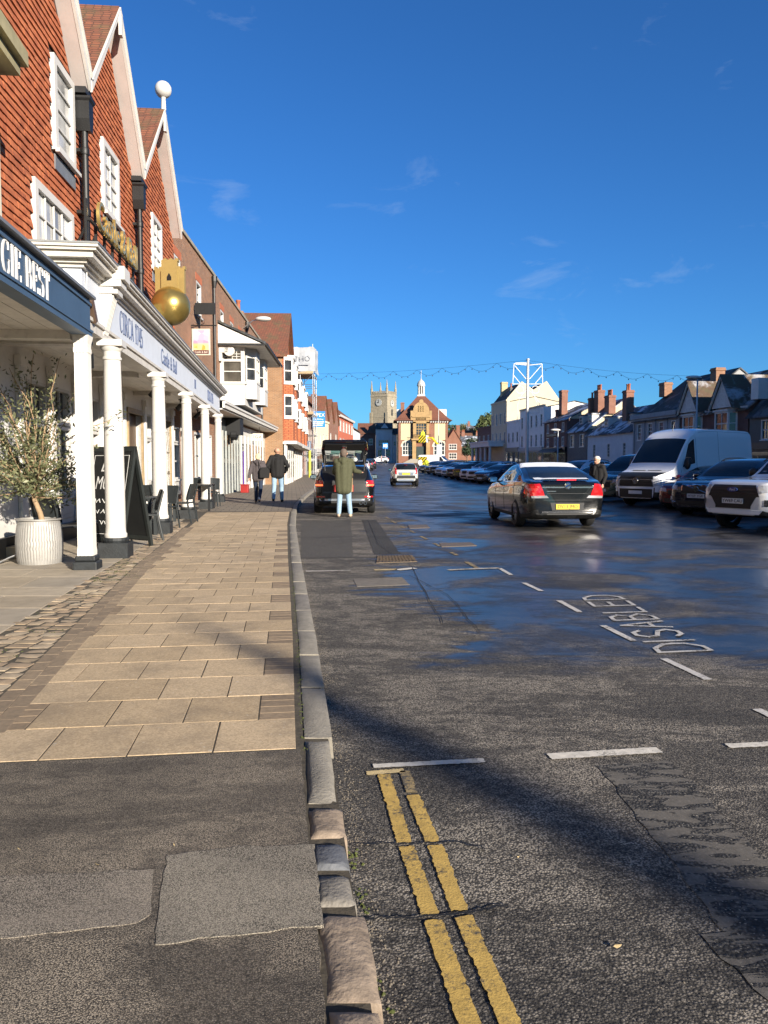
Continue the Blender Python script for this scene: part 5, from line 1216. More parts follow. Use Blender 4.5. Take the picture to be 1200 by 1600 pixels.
for a in (-1.2 + 1.0, n - 1.4): th.mb().box(a, a + 1.7, 7.5, 9.5, 9.0, 12.2).build('rear_turret', WHITE, th.root)
b = th.mb()
for k in range(6): b.box(xm - 2.4 - .3 * k, xm + 2.4 + .3 * k, -1.9 - .32 * k, -1.5 - .32 * k, 0, .9 - .15 * k)
b.build('front_steps', pm('step_stone', (.30, .27, .22), .9), th.root)
# flag pole in front
fp = empty('flagpole', (9.4 + 1.2, 150, hz(150))); tag(fp, 'pale flagpole standing before the town hall', 'pole'); MB().lathe([(.09, 0), (.05, 10.5), (.09, 10.55), (.0, 10.65)], 8).build('mast', WHITE, fp)
# church tower
ct_ = empty('church_tower', (.85, 205, 1.2), R(-30.0)); tag(ct_, 'square stone church tower with clock and corner pinnacles behind the white house', 'church')
Sx = 5.1; b = MB(); b.box(-Sx, 0, 0, Sx, 0, 19.0); b.box(-Sx - .08, .08, -.08, Sx + .08, 12.6, 12.8); b.box(-Sx - .12, .12, -.12, Sx + .12, 18.2, 18.4)
b.box(-Sx - .25, -Sx + .5, -.25, .5, 0, 14); b.box(-.5, .25, -.25, .5, 0, 14); b.box(-.5, .25, Sx - .5, Sx + .25, 0, 14); b.build('tower', STONE, ct_)
b = MB()
for k in range(8):
    t = k * Sx / 8
    for (x0, y0) in ((-Sx + t, -.1), (-Sx + t, Sx - .2)): b.box(x0 + .1, x0 + .45, y0, y0 + .3, 18.95, 19.65)
    for (x0, y0) in ((-.2, t), (-Sx - .1, t)): b.box(x0, x0 + .3, y0 + .1, y0 + .45, 18.95, 19.64)
b.build('battlements', STONE, ct_)
for (x0, y0) in ((-Sx + .2, .2), (-.2, .2), (-.2, Sx - .2), (-Sx + .2, Sx - .2)): MB().lathe([(.34, 18.9), (.34, 20.2), (.42, 20.25), (.28, 20.4), (.04, 22.6)], 8, (x0, y0, 0)).build('pinnacle', STONE, ct_)
CLK = pm('clock_white', (.42, .42, .39), .6); 
for M_ in (Matrix.Translation((-Sx / 2, -.09, 16.6)), Matrix.Translation((.09, Sx / 2, 16.4)) @ Matrix.Rotation(math.pi / 2, 4, 'Z')):
    b = MB(); b.T = M_; b.lathe([(.95, .0), (.95, .1), (.8, .12)], 24, axis='y'); f_ = b.build('clock_face', CLK, ct_)
    b = MB(); b.T = M_; b.box(-.05, .05, -.2, -.14, -.1, .7); b.box(-.45, .05, -.2, -.145, -.06, .05)
    for k in range(12): b.box(-.03 + .82 * math.cos(k * .5236), .03 + .82 * math.cos(k * .5236), -.135, -.121, .82 * math.sin(k * .5236) - .09, .82 * math.sin(k * .5236) + .09)
    b.build('clock_hands', BLACK, f_)
LOU = pm('belfry_louvre', (.03, .03, .03), .8)
MB().prism([(-1.05, 8.5), (-.45, 8.5), (-.45, 12.0), (-.75, 12.5), (-1.05, 12.0)], -.06, .0, 'xz').build('belfry_opening', LOU, ct_)
MB().prism([(Sx / 2 - .4, 13.2), (Sx / 2 + .4, 13.2), (Sx / 2 + .4, 14.6), (Sx / 2, 15.1), (Sx / 2 - .4, 14.6)], .0, .05, 'yz').build('belfry_opening', LOU, ct_)
# small white house and dark brick neighbours
wh = simple('white_street_house', (-1.95, 180), (1.95, 180), 'narrow blue-grey house below the church tower', 8.1, 9.5, BLUEGREY, ROOF_D, 2, (2.3,), wsize=(1.0, 1.5), z=1.7, shop=None, depth=6)
window(wh, .7, 3.0, 3.9, 5.3, 5, 2, y=-.35, fw=.1, rev=.1, bar=.08); wh.mb().box(.5, 3.2, -.35, -.003, 3.4, 3.88).build('bay_base', BLUEGREY, wh.root); wh.mb().box(.5, 3.2, -.45, -.003, 5.3, 5.5).build('bay_head', BLUEGREY, wh.root); wh.mb().box(.75, 2.95, -.24, -.003, 3.9, 5.3).build('bay_inner', BLACK, wh.root)
wh.mb().prism([(1.2, 8.1), (3.0, 8.1), (2.1, 9.2)], -.1, .6, 'xz').build('gablet', BLUEGREY, wh.root)
simple('dark_brick_house', (-6.2, 183), (-2.1, 183), 'shaded dark brick house at the left head of the street', 7.2, 9.6, BRICK_D, ROOF_R, 2, (5.0,), z=1.7, chim=0)
simple('dark_infill_house', (2.0, 179), (3.0, 179), 'sliver of shaded house between town hall and white house', 6.8, 8.2, BLUEGREY, ROOF_D, 1, (4.5,), z=1.7, wsize=(.5, 1.0))
bh = Bld('gabled_brick_cottage', (13.95, 173), (17.4, 173), 'brick house with a steep gable right of the town hall', z=1.65)
bops = [(.6, 2.4, 3.0, 4.3), (.6, 2.4, .9, 2.3)]; wall(bh, TB, 0, bh.len, 0, 4.9, bops, depth=8, gable=(bh.len / 2 - .1, 7.6)); roof_across(bh, 0, bh.len, -.2, 8, 4.9, 7.65, ROOF_R, over=.15); chimney(bh, 3.0, 4.0, 5.5, 8.6, .8, .8, TB, 0)
for o_ in bops: window(bh, *o_, 3, 2, fw=.12, rev=.12, bar=.08)
# pillar box, blue sign
pb = empty('pillar_box', (-.2 + .55, 172, hz(172))); tag(pb, 'red pillar box on the pavement before the white house', 'post box')
MB().lathe([(.28, 0), (.28, .2), (.23, .22), (.23, 1.35), (.29, 1.4), (.29, 1.45), (.2, 1.55), (.05, 1.6)], 14).build('body', pm('post_red', (.55, .02, .02), .4), pb, smooth=50); MB().box(-.12, .12, -.25, -.225, 1.15, 1.2).build('slot', BLACK, pb)
bl = empty('blue_street_sign', (-.3 + -.1 + .0 + .15 * 0 + 3.3 - 3.0, 165, hz(165))); bl.location.x = AY(620, 700, 150).x - 0 if False else (613 - 600) / 1200 * 165 * 0 + (594.8 - 600) / 1200 * 165 + 1.0
tag(bl, 'square blue and white sign on a post before the white house', 'sign'); MB().tube([(0, 0, 0), (0, 0, 4.2)], .05, 6).build('post', STEEL, bl); MB().box(-.55, .55, -.07, -.05, 3.1, 4.3).build('plate', BLUE, bl); MB().box(-.4, .4, -.08, -.071, 3.4, 4.0).build('symbol', WL, bl)

# ------------------------------------------------------------------ hill beyond with houses and trees
b = MB(); nx_, ny_ = 30, 10
hp = lambda i, j: (-160 + 460 * i / nx_, 195 + 330 * j / ny_, 1.2 + 26 * (j / ny_) ** 1.1 * (.75 + .5 * noise.noise(Vector((i * .23, j * .3, 1)))) if j else .8)
for i in range(nx_):
    for j in range(ny_): b.face([hp(i, j), hp(i + 1, j), hp(i + 1, j + 1), hp(i, j + 1)])
tag(b.build('hills', pm('winter_hill', (.09, .085, .045), .95, var=.4, scale=.08), fix=False, smooth=60), kind='structure')
def leaves(b, c, rx, rz, n_, size, m=0, sq=1.0, seed=0):
    for _ in range(n_):
        while True:
            q = Vector((rnd.uniform(-1, 1), rnd.uniform(-1, 1), rnd.uniform(-1, 1)))
            if q.length < 1: break
        q = q * (.55 + .45 * q.length)
        k = 1 + .45 * noise.noise(Vector((q.x * 1.9 + seed, q.y * 1.9, q.z * 1.9)))
        p = Vector(c) + Vector((q.x * rx * k, q.y * rx * k, q.z * rz * k))
        a = Vector((rnd.gauss(0, 1), rnd.gauss(0, 1), rnd.gauss(0, 1))).normalized(); t = a.orthogonal().normalized(); w_ = a.cross(t)
        s_ = size * rnd.uniform(.6, 1.3)
        b.face([p - t * s_, p - w_ * s_ * sq, p + t * s_, p + w_ * s_ * sq], m)
FOLS = [pm('foliage_dark', (.035, .055, .022), .8, var=.4, scale=.7), pm('foliage_mid', (.075, .095, .03), .8, var=.4, scale=.7), pm('foliage_olive', (.13, .115, .045), .8, var=.35, scale=.7)]
BARK = pm('bark', (.13, .10, .07), .9, var=.35, scale=6, bump=.6)
def tree(name, x, y, z, h, r_, kind, label, cat='tree', group=None, conifer=False):
    t = empty(name, (x, y, z), rnd.uniform(0, 6)); tag(t, label, cat, group)
    b = MB(); b.tube([(0, 0, -.3), (.05 * r_, 0, h * .35), (-.03 * r_, .05 * r_, h * .7)], [h * .035, h * .026, h * .012], 7)
    for k in range(6):
        a = k * 1.05 + rnd.uniform(-.3, .3); b.tube([(0, 0, h * (.3 + .05 * k)), (math.cos(a) * r_ * .5, math.sin(a) * r_ * .5, h * (.48 + .06 * k))], [h * .014, h * .005], 5)
    b.build('trunk', BARK, t)
    c_ = MB()
    if conifer:
        for k in range(9): f_ = k / 8; leaves(c_, (0, 0, h * (.22 + .75 * f_)), r_ * (1.05 - f_ * .92), h * .07, 130, h * .035, seed=x + k)
    else:
        for k in range(7): a = rnd.uniform(0, 6.3); q = r_ * rnd.uniform(.15, .6); leaves(c_, (math.cos(a) * q, math.sin(a) * q, h * rnd.uniform(.5, .82)), r_ * .5, h * .2, 230, h * .028, seed=x + k)
    c_.build('crown', FOLS[kind], t, fix=False); return t
def P_(px, y): return (px - 600) / 1200 * y
TR = [(737, 205, 1.6, 7.0, 3.0, 0, False, 'dark evergreen bush right of the brick cottage'), (744, 215, 1.6, 6.0, 2.4, 2, False, 'olive-brown shrub beside the dark evergreen'), (730, 200, 1.6, 4.6, 2.2, 0, False, 'low dark shrub at the foot of the brick cottage'),
      (752, 270, 7, 11, 5.0, 1, True, 'broad green conifer on the hill left of the portico'), (763, 285, 8, 13, 5.5, 1, False, 'tall green tree on the hill just left of the cream house'), (742, 300, 8, 8, 4.0, 2, False, 'bronze tree among the hillside roofs'), (703, 230, 2, 12, 5, 0, False, 'dark tree crown behind the town hall roof'),
      (728, 330, 12, 7, 4.0, 2, False, 'brownish tree high on the hill'), (758, 235, 3, 7, 2.6, 2, True, 'yellow-green slim conifer by the portico'), (775, 320, 12, 9, 5, 1, False, 'green tree on the skyline behind the dark brick house'), (716, 320, 11, 6, 4, 0, False, 'dark tree above the brick cottage'), (770, 360, 16, 7, 5, 2, False, 'brown tree topping the hill')]
for px, y, z, h, r_, k, cf, lb in TR: tree('hill_tree', P_(px, y), y, z, h, r_, k, lb, group='trees on the hill', conifer=cf)
for i, (px, y, z, w_, e, lb) in enumerate([(727, 215, 2.5, 7, 4.2, 'brick house with a snowy roof beyond the cottage'), (740, 250, 4.0, 8, 4.5, 'low house with a white roof on the hillside'), (730, 290, 7.5, 9, 4.5, 'brown roofed house upper left on the hill'), (748, 320, 11.0, 10, 4.2, 'long roofed house near the hilltop'), (762, 255, 4, 8, 4.4, 'hillside house half hidden by conifers'), (722, 255, 5.0, 7, 4.6, 'brick house stacked behind the cottage gable')]):
    simple('hillside_house', (P_(px, y) - w_ / 2, y), (P_(px, y) + w_ / 2, y), lb, e, e + 2.2, (BRICK_R, RENDER_W, BRICK_B)[i % 3], (ROOF_S, ROOF_S, ROOF_R)[i % 3], 3, (2.8,), z=z, depth=6, chim=1)

# ================================================================== RIGHT SIDE OF THE STREET
def RB(name, y_far, y_near, label, *a, **k): return simple(name, on(RF, y_far), on(RF, y_near), label, *a, **k)
r_ = lambda B, y: (on(RF, y) - Vector((B.A.x, B.A.y, 0))).length
DKT = pm('dark_teal_paint', (.022, .038, .042), .5, var=.2)
b0 = RB('dark_teal_shop', 57.2, 46, 'dark teal painted house at the right edge', 5.2, 8.9, DKT, ROOF_D, 3, (3.9,), shop=BLACK)
b0.mb().box(1.0, 1.9, -.6, 1.2, 6.1, 7.6).build('dormer', WHITE, b0.root)
B1 = RB('twin_gabled_brick_house', 67.3, 57.4, 'dark brick house with two white gabled bays behind the white van', 5.7, 9.0, BRICK_D, ROOF_BR, 1, (), depth=9)
B1.mb().box(-.05, B1.len, -.12, -.003, 5.55, 5.75).build('eaves_board', WHITE_OLD, B1.root)
for x0 in (1.1, 6.1):
    x1 = x0 + 2.5; bay_body(B1, (x0 + x1) / 2, 2.5, 2.3, 3.6, BRICK_D, .6); bay(B1, (x0 + x1) / 2, 2.5, 3.6, 5.45, .6); bay_body(B1, (x0 + x1) / 2, 2.7, 5.45, 5.6, WHITE_OLD, .75)
    xm_ = (x0 + x1) / 2; q = B1.mb(); q.prism([(xm_ - 1.5, 5.75), (xm_ + 1.5, 5.75), (xm_, 8.0)], -.55, -.45, 'xz'); q.build('gable_panel', WHITE_OLD, B1.root)
    q = B1.mb(); q.prism([(xm_ - 1.75, 5.6), (xm_, 8.25), (xm_ + 1.75, 5.6), (xm_ + 1.6, 5.6), (xm_, 8.05), (xm_ - 1.6, 5.6)], -.75, -.62, 'xz'); q.build('bargeboard', WHITE_OLD, B1.root)
    q = B1.mb(); q.prism([(xm_ - 1.8, 5.6), (xm_, 8.35), (xm_ + 1.8, 5.6), (xm_ + 1.72, 5.6), (xm_, 8.25), (xm_ - 1.72, 5.6)], -.8, 3.8, 'xz'); q.build('gable_roof', ROOF_BR, B1.root)
    window(B1, xm_ - .4, xm_ + .4, 6.1, 6.9, 2, 2, y=-.56, fw=.08, rev=.08, sill=0)
B2r = RB('grey_stone_house', 76.3, 67.5, 'grey rendered house with a heavy cornice and dark slate roof', 5.7, 9.8, RENDER_G, ROOF_D, 4, (4.4,), depth=11, wsize=(.9, 1.6), nx=2, nz=4)
b = B2r.mb(); b.box(-.1, B2r.len + .1, -.45, .0, 5.65, 6.05); b.box(-.05, B2r.len + .05, -.3, .0, 5.45, 5.65); b.build('cornice', RENDER_G, B2r.root)
for k in range(5): B2r.mb().box(k * B2r.len / 4 - .12, k * B2r.len / 4 + .12, -.08, -.003, 0, 5.4).build('pilaster', RENDER_G, B2r.root)
B3r = RB('low_blue_white_house', 88.2, 76.6, 'low pale blue house with a frosted roof and small windows', 4.6, 7.4, BLUEGREY, ROOF_S, 3, (2.6,), depth=8, wsize=(.8, 1.5), nz=4, gm=CREAM2)
B4r = RB('bay_fronted_house', 94.6, 88.4, 'narrow dark house with a projecting timbered bay', 5.1, 8.6, pm('dark_timber_render', (.12, .115, .11), .7, var=.2), ROOF_S, 2, (3.8,), wsize=(1.4, 1.5), nx=3, nz=3, gm=CREAM2, depth=9)
for B_, xs_ in ((B3r, (2.5, 8.5)), (B4r, (1.5, 4.2))):
    for x0 in xs_:
        zz = 5.5 if B_ is B3r else 6.0
        q = B_.mb(); q.box(x0, x0 + 1.2, .9, 3.0, zz - .3, zz + .8); q.build('dormer', WHITE_OLD, B_.root); q = B_.mb(); q.box(x0 - .12, x0 + 1.32, .75, 3.2, zz + .8, zz + .92); q.build('dormer_roof', ROOF_S, B_.root)
        window(B_, x0 + .15, x0 + 1.05, zz - .15, zz + .7, 2, 2, y=.85, fw=.08, rev=.06, sill=0)
B5r = RB('brick_pub', 103.2, 94.8, 'dark brick pub with white sashes and black awning', 6.5, 8.7, BRICK_D, ROOF_S, 3, (3.7, 5.5), wsize=(.85, 1.2), depth=9, shop=BLACK, gm=CREAM2)
B5r.mb().box(1.2, 5.0, -.1, -.003, 4.45, 4.75).build('name_board', BLACK, B5r.root); text_obj('THE INN', .26, pm('gold_letters', (.6, .45, .15), .5), B5r.root, Matrix.Translation((3.1, -.106, 4.6)) @ FACE) if False else None
q = B5r.mb(); q.loft([[(.3, -1.3, 2.3), (7.5, -1.3, 2.3), (7.5, -1.3, 2.36), (.3, -1.3, 2.36)], [(.3, -.16, 2.9), (7.5, -.16, 2.9), (7.5, -.16, 2.96), (.3, -.16, 2.96)]]); q.build('awning', BLACK, B5r.root)
RB('white_georgian_house', 114.2, 103.4, 'white three-storey house with ranks of sash windows', 8.4, 9.2, RENDER_W, ROOF_D, 5, (3.9, 6.6), wsize=(.85, 1.7), nz=4, parapet=True, shop=pm('pale_grey_shop', (.4, .4, .4), .6), gm=CREAM2, depth=8)
RB('lower_white_house', 121.0, 114.4, 'lower white house left of the tall sash-windowed one', 6.9, 7.8, RENDER_W, ROOF_D, 3, (4.6,), wsize=(.9, 1.5), parapet=True, shop=pm('dark_glass_shop', (.08, .08, .09), .4), depth=7)
B8r = RB('cream_twin_gable_block', 130.5, 121.2, 'tall cream building with two blank gable ends behind the decorated pole', 10.2, 11.0, CREAM2, ROOF_D, 4, (4.5, 7.6), wsize=(.8, 1.9), nz=4, parapet=True, depth=8.6)
b = B8r.mb(); b.prism([(.05, 10.0), (.05, 10.6), (2.4, 13.3), (4.3, 12.0), (6.4, 13.4), (8.5, 10.6), (8.5, 10.0)], B8r.len - .35, B8r.len - .02, 'yz'); b.build('twin_gable', CREAM2, B8r.root)
for (a, c, d, z0, z1, z2) in ((.3, 2.4, 4.3, 10.5, 13.1, 11.8), (4.3, 6.4, 8.4, 11.8, 13.2, 10.6)): B8r.mb().prism([(a, z0), (c, z1), (d, z2), (d, z2 - .2), (a, z0 - .2)], .1, B8r.len - .36, 'yz').build('roof', ROOF_D, B8r.root)
chimney(B8r, 2.0, 1.6, 11.5, 13.9, .9, 1.0, pm('buff_chimney', (.48, .38, .22), .85), 0); chimney(B8r, 8.2, 1.0, 10.5, 12.4, .3, .3, BLACK, 1)
RB('dark_brick_end_house', 140, 130.7, 'dark brick house at the far end of the right row', 6.4, 7.4, BRICK_D, ROOF_D, 3, (4.4,), parapet=True, depth=7)
po = Bld('white_portico', on((31.6, -.1225), 135), on((31.6, -.1225), 122.5), 'white columned portico projecting at the far end of the right row', 'portico', z=hz(128))
b = po.mb(); b.box(0, po.len, 0, 3, 3.2, 3.9); b.box(-.15, po.len + .15, -.2, 3, 3.9, 4.1); b.build('entablature', RENDER_W, po.root)
for k in range(5): po.mb().lathe([(.28, 0), (.24, .15), (.2, 3.1), (.3, 3.2)], 12, (.4 + k * (po.len - .8) / 4, .35, 0)).build('column', RENDER_W, po.root, smooth=50)
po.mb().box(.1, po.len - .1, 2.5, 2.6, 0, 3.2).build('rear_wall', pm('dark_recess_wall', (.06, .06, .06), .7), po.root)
# chimney stacks standing on the ridges
def stack(px, py0, py1, y, w_, pots, B_, mat=None):
    p0, p1 = AY(px, py1, y), AY(px, py0, y); q = B_.loc((p0.x, y, 0))
    chimney(B_, q.x, q.y, p0.z - B_.z - .5, p1.z - B_.z, w_, .8, mat or BRICK_R, pots)
stack(981, 610, 650, 80, 1.0, 2, B3r); stack(936, 610, 645, 92, 1.3, 3, B4r); stack(953, 618, 640, 89, 1.3, 3, B4r); stack(925, 622, 648, 93, .6, 1, B4r)
stack(880, 610, 642, 101, 1.1, 0, B5r); stack(873, 640, 660, 101.5, .45, 0, B5r); stack(1040, 598, 612, 76, 1.1, 0, B2r, BRICK_B); stack(1121, 575, 600, 66, .9, 0, B1, BRICK_B)
# unseen range on the right, heights invented so its shadow covers the parked cars
for i, (y1, y0, e, lb) in enumerate([(45.5, 32, 15.0, 'unseen tall white parapet house sized for its shade beyond the right edge'), (31.8, 16, 15.4, 'unseen tall grey parapet house sized for its shade beyond the right edge'), (15.8, 0, 15.2, 'unseen tall brick parapet house sized for its shade beside the camera side of the street'), (-.2, -11.2, 15.4, 'unseen tall cream parapet house sized for its shade behind the viewer on the right'), (-11.4, -16.2, 13.4, 'unseen lower red house behind the viewer, kept low to let sun onto the van'), (-16.4, -38, 15.6, 'unseen tall red house sized for its shade behind the viewer on the right'), (-38.2, -60, 15.0, 'unseen tall pale house sized for its shade far behind the viewer on the right')]):
    RB('shade_parapet_house', y1, y0, lb, e, e + .6, (RENDER_W, RENDER_G, BRICK_R, CREAM2, BRICK_R, BRICK_B, RENDER_W)[i], ROOF_D, 5, (4.6, 7.8, 11.0), parapet=True, depth=9, shop=(BLACK, NB, DKT)[i % 3], z=0)
# unseen bare tree added to cast the soft shadow across the near road
tb = empty('shadow_caster_tree', (0, 0, 0)); q0 = Vector((.4, 3.5, 0)); shd = Vector((math.sin(SUN_AZ), -math.cos(SUN_AZ), 0)); tb.location = q0 + shd * 29.0
tag(tb, 'unseen bare tree added behind the viewer on the right to cast the road shadow', 'tree')
b = MB(); b.tube([(0, 0, 0), (.03, 0, 3), (0, .04, 6), (.02, 0, 9.0), (0, 0, 9.9)], [.42, .33, .27, .18, .05], 8); b.build('trunk', BARK, tb, smooth=50)
for k in range(16):
    a = k * 2.4; z0 = 3.2 + k * .36; l = 1.9 - .09 * k
    b = MB(); b.tube([(0, 0, z0), (math.cos(a) * l * .25, math.sin(a) * l * .25, z0 + l * .5), (math.cos(a) * l * .4, math.sin(a) * l * .4, z0 + l * 1.1)], [.06, .04, .012], 6); b.build('branch', BARK, tb)

# ------------------------------------------------------------------ street lamps, decorated pole and string lights
for px, py, y, h_, lb in ((1090, 590, 58, 0, 'tall grey street lamp in front of the twin-gabled house'), (872, 672, 90, 0, 'shorter street lamp in front of the brick pub')):
    t = AY(px, py, y); s = empty('street_lamp', (t.x, y, hz(y))); tag(s, lb, 'street lamp', 'street lamps'); hh = t.z - hz(y)
    b = MB(); b.lathe([(.13, 0), (.13, 1.2), (.08, 1.25), (.06, hh - .1), (.03, hh)], 10); b.build('column', pm('lamp_column', (.36, .38, .40), .5, .3), s, smooth=50)
    b = MB(); b.sphere((-.3, 0, hh + .02), .6, 12, 8, sc_=(1, .45, .24)); b.build('lamp_head', WHITE, s, smooth=60)
tp = AY(823, 563, 62); dp = empty('decorated_pole', (tp.x + .1, 62, 0.02)); tag(dp, 'tall pale pole with white festive light frames near its top', 'pole')
MB().lathe([(.16, 0), (.13, 3), (.10, tp.z), (.14, tp.z + .02), (.14, tp.z + .1), (0, tp.z + .12)], 10).build('mast', pm('pale_mast', (.50, .50, .49), .45, .3, var=.1), dp, smooth=50)
FR = pm('white_frame', (.70, .70, .70), .5); t = tp.z
for s_ in (-1, 1):
    b = MB()
    for a, c in (((.12, t - .4), (1.12, t - .3)), ((1.12, t - .3), (1.2, t - 1.9)), ((1.2, t - 1.9), (.12, t - 1.9)), ((1.05, t - .45), (.14, t - 1.5)), ((1.15, t - 1.2), (.6, t - 1.85))): b.tube([(a[0] * s_, 0, a[1]), (c[0] * s_, 0, c[1])], .035, 6)
    b.build('frame_wing', FR, dp); b = MB()
    b.tube([(s_ * (.62 + .3 * math.cos(k * .5)), 0, t - 2.35 + .3 * math.sin(k * .5)) for k in range(13)], .03, 6)
    b.tube([(s_ * x, 0, t - 1.9 - z) for x, z in ((.12, .5), (.5, .9), (.8, 1.6), (.75, 2.4), (.9, 3.2))], .022, 6); b.build('scroll', FR, dp)
MB().tube([(.12, 0, t - 4.2), (.95, 0, t - 4.2), (.95, 0, t - 3.4), (.6, 0, t - 2.9)], .03, 6).build('lower_bracket', FR, dp); MB().tube([(-.12, 0, t - 3.0), (-.75, 0, t - 3.0)], .025, 6).build('side_arm', FR, dp)
MB().box(-1.0, -.12, -.05, .05, t - .36, t - .2).build('snow_cap', WHITE, dp)
BULB = pm('dark_bulb', (.05, .05, .06), .3)
def festoon(A, C, spans, sag, lb, nb=4):
    A, C = Vector(A), Vector(C); s = empty('string_lights', A); tag(s, lb, 'string lights', 'festive string lights'); w_ = MB(); d = C - A
    w_.tube([d * (k / 20) + Vector((0, 0, -.25 * math.sin(math.pi * k / 20))) for k in range(21)], .008, 4); w_.build('catenary_wire', BLACK, s)
    lw = MB(); bb = MB(); path = []
    for i in range(spans):
        for k in range(9):
            t = (i + k / 8) / spans; p = d * t + Vector((0, 0, -.25 * math.sin(math.pi * t) - sag * math.sin(math.pi * k / 8))); path.append(p)
            if k % 2 == 1: bb.sphere(p - Vector((0, 0, .09)), .05, 6, 5)
    lw.tube(path, .010, 4); lw.build('light_cable', BLACK, s); tag(bb.build('bulbs', BULB, s), kind='stuff')
festoon((-7.6, 79, 10.6), (tp.x, 62, tp.z), 9, .55, 'sagging string of festive lights from scaffold to decorated pole')
festoon((tp.x, 62, tp.z), (26.4, 63.5, 8.6), 6, .5, 'sagging string of festive lights from pole to right houses')
# ================================================================== VEHICLES
def spl(tab, x):
    """smooth curve through control points (x, v)"""
    if x <= tab[0][0]: return tab[0][1]
    if x >= tab[-1][0]: return tab[-1][1]
    for i in range(len(tab) - 1):
        if tab[i][0] <= x <= tab[i + 1][0]: break
    p1, p2 = tab[i], tab[i + 1]; p0 = tab[i - 1] if i else p1; p3 = tab[i + 2] if i + 2 < len(tab) else p2
    h = p2[0] - p1[0]; t = (x - p1[0]) / h
    def sl(a, b): return (b[1] - a[1]) / (b[0] - a[0]) if b[0] != a[0] else 0
    d12 = sl(p1, p2)
    def lim(d0, d1): return 0 if d0 * d1 <= 0 else 2 * d0 * d1 / (d0 + d1)
    m1 = lim(sl(p0, p1), d12) if i else d12; m2 = lim(d12, sl(p2, p3)) if i + 2 < len(tab) else d12
    t2, t3 = t * t, t * t * t
    return (2 * t3 - 3 * t2 + 1) * p1[1] + (t3 - 2 * t2 + t) * h * m1 + (-2 * t3 + 3 * t2) * p2[1] + (t3 - t2) * h * m2
class Shell:
    """lofted car body: x runs from the nose (0) to the tail (L); top, belt, sill and plan are curves along x"""
    def __init__(s, L, W, top, belt, bot, plan, tum=.42):
        s.L, s.W, s.top, s.belt, s.bot, s.plan, s.tum = L, W, top, belt, bot, plan, tum
    def sec(s, x):
        zt, zs, zb = spl(s.top, x), spl(s.belt, x), spl(s.bot, x); w = s.W / 2 * spl(s.plan, x)
        zs = min(zs, zt - .045); h = zt - zs; ws = w * .955; wr = max(ws - s.tum * h - .02, ws * .35)
        d = zs - zb
        return [(0, zb), (w * .82, zb), (w * .95, zb + .04), (w * .975, zb + .12), (w * .99, zb + .36 * d), (w, zb + .62 * d), (w * .988, zb + .86 * d), (ws, zs),
                (ws + (wr - ws) * .36, zs + h * .36), (ws + (wr - ws) * .72, zs + h * .72), (wr, zs + h * .90), (wr * .93, zs + h * .955), (wr * .55, zs + h * .99), (0, zt)]
    def pt(s, x, k, sg=1):
        q = s.sec(x); i = min(int(k), len(q) - 2); f = k - i
        return Vector((x, sg * (q[i][0] + (q[i + 1][0] - q[i][0]) * f), q[i][1] + (q[i + 1][1] - q[i][1]) * f))
    def hw(s, x, z):
        q = s.sec(x)
        if z > q[-1][1] or z < q[0][1]: return 0
        best = 0
        for a, b in zip(q[1:], q[2:]):
            lo, hi = min(a[1], b[1]), max(a[1], b[1])
            if lo <= z <= hi and hi > lo: best = max(best, a[0] + (b[0] - a[0]) * (z - a[1]) / (b[1] - a[1]))
        return best
    def xend(s, y, z, front=True):
        y = abs(y); xs = [i * .01 for i in range(120)]
        for d in xs:
            x = d if front else s.L - d
            if s.hw(x, z) >= y: return x
        return xs[-1] if front else s.L - xs[-1]
    def body(s, n=46):
        b = MB(); xs = sorted({0, .012, .035, .07, .12, .18, .26} | {s.L - q for q in (0, .012, .035, .07, .12, .18, .26)} | {s.L * i / n for i in range(1, n)})
        rings = []
        for x in xs:
            q = s.sec(x); rings.append([(x, y, z) for y, z in q] + [(x, -y, z) for y, z in q[-2:0:-1]])
        b.loft(rings); return b
    def patch(s, cs, sg=1, off=.004, nu=8, nv=5):
        """cs: four (x,k) corners on the side/top skin"""
        b = MB(); rows = []
        for i in range(nu + 1):
            r = []
            for j in range(nv + 1):
                u, v = i / nu, j / nv
                x = (cs[0][0] * (1 - u) + cs[1][0] * u) * (1 - v) + (cs[3][0] * (1 - u) + cs[2][0] * u) * v
                k = (cs[0][1] * (1 - u) + cs[1][1] * u) * (1 - v) + (cs[3][1] * (1 - u) + cs[2][1] * u) * v
                p = s.pt(x, k, sg); px_ = s.pt(min(x + .03, s.L), k, sg) - s.pt(max(x - .03, 0), k, sg); pk = s.pt(x, min(k + .05, 12.99), sg) - s.pt(x, max(k - .05, 0), sg)
                n_ = px_.cross(pk); n_ = n_.normalized() if n_.length > 1e-9 else Vector((0, 0, 1))
                c = Vector((x, 0, .55)); n_ = n_ if n_.dot(p - c) > 0 else -n_
                r.append(p + n_ * off)
            rows.append(r)
        for a, c in zip(rows, rows[1:]):
            for j in range(nv): b.face([a[j], a[j + 1], c[j + 1], c[j]])
        return b
    def endp(s, poly, front=True, off=.008, n=6, thick=None):
        """poly: four (y,z) corners wrapped onto nose or tail"""
        b = MB(); rows = []
        for i in range(n + 1):
            r = []
            for j in range(n + 1):
                u, v = i / n, j / n
                y = (poly[0][0] * (1 - u) + poly[1][0] * u) * (1 - v) + (poly[3][0] * (1 - u) + poly[2][0] * u) * v
                z = (poly[0][1] * (1 - u) + poly[1][1] * u) * (1 - v) + (poly[3][1] * (1 - u) + poly[2][1] * u) * v
                x = s.xend(y, z, front) + (-off if front else off); r.append((x, y + (off * .7 if y > .55 else (-off * .7 if y < -.55 else 0)), z))
            rows.append(r)
        for a, c in zip(rows, rows[1:]):
            for j in range(n): b.face([a[j], a[j + 1], c[j + 1], c[j]])
        return b
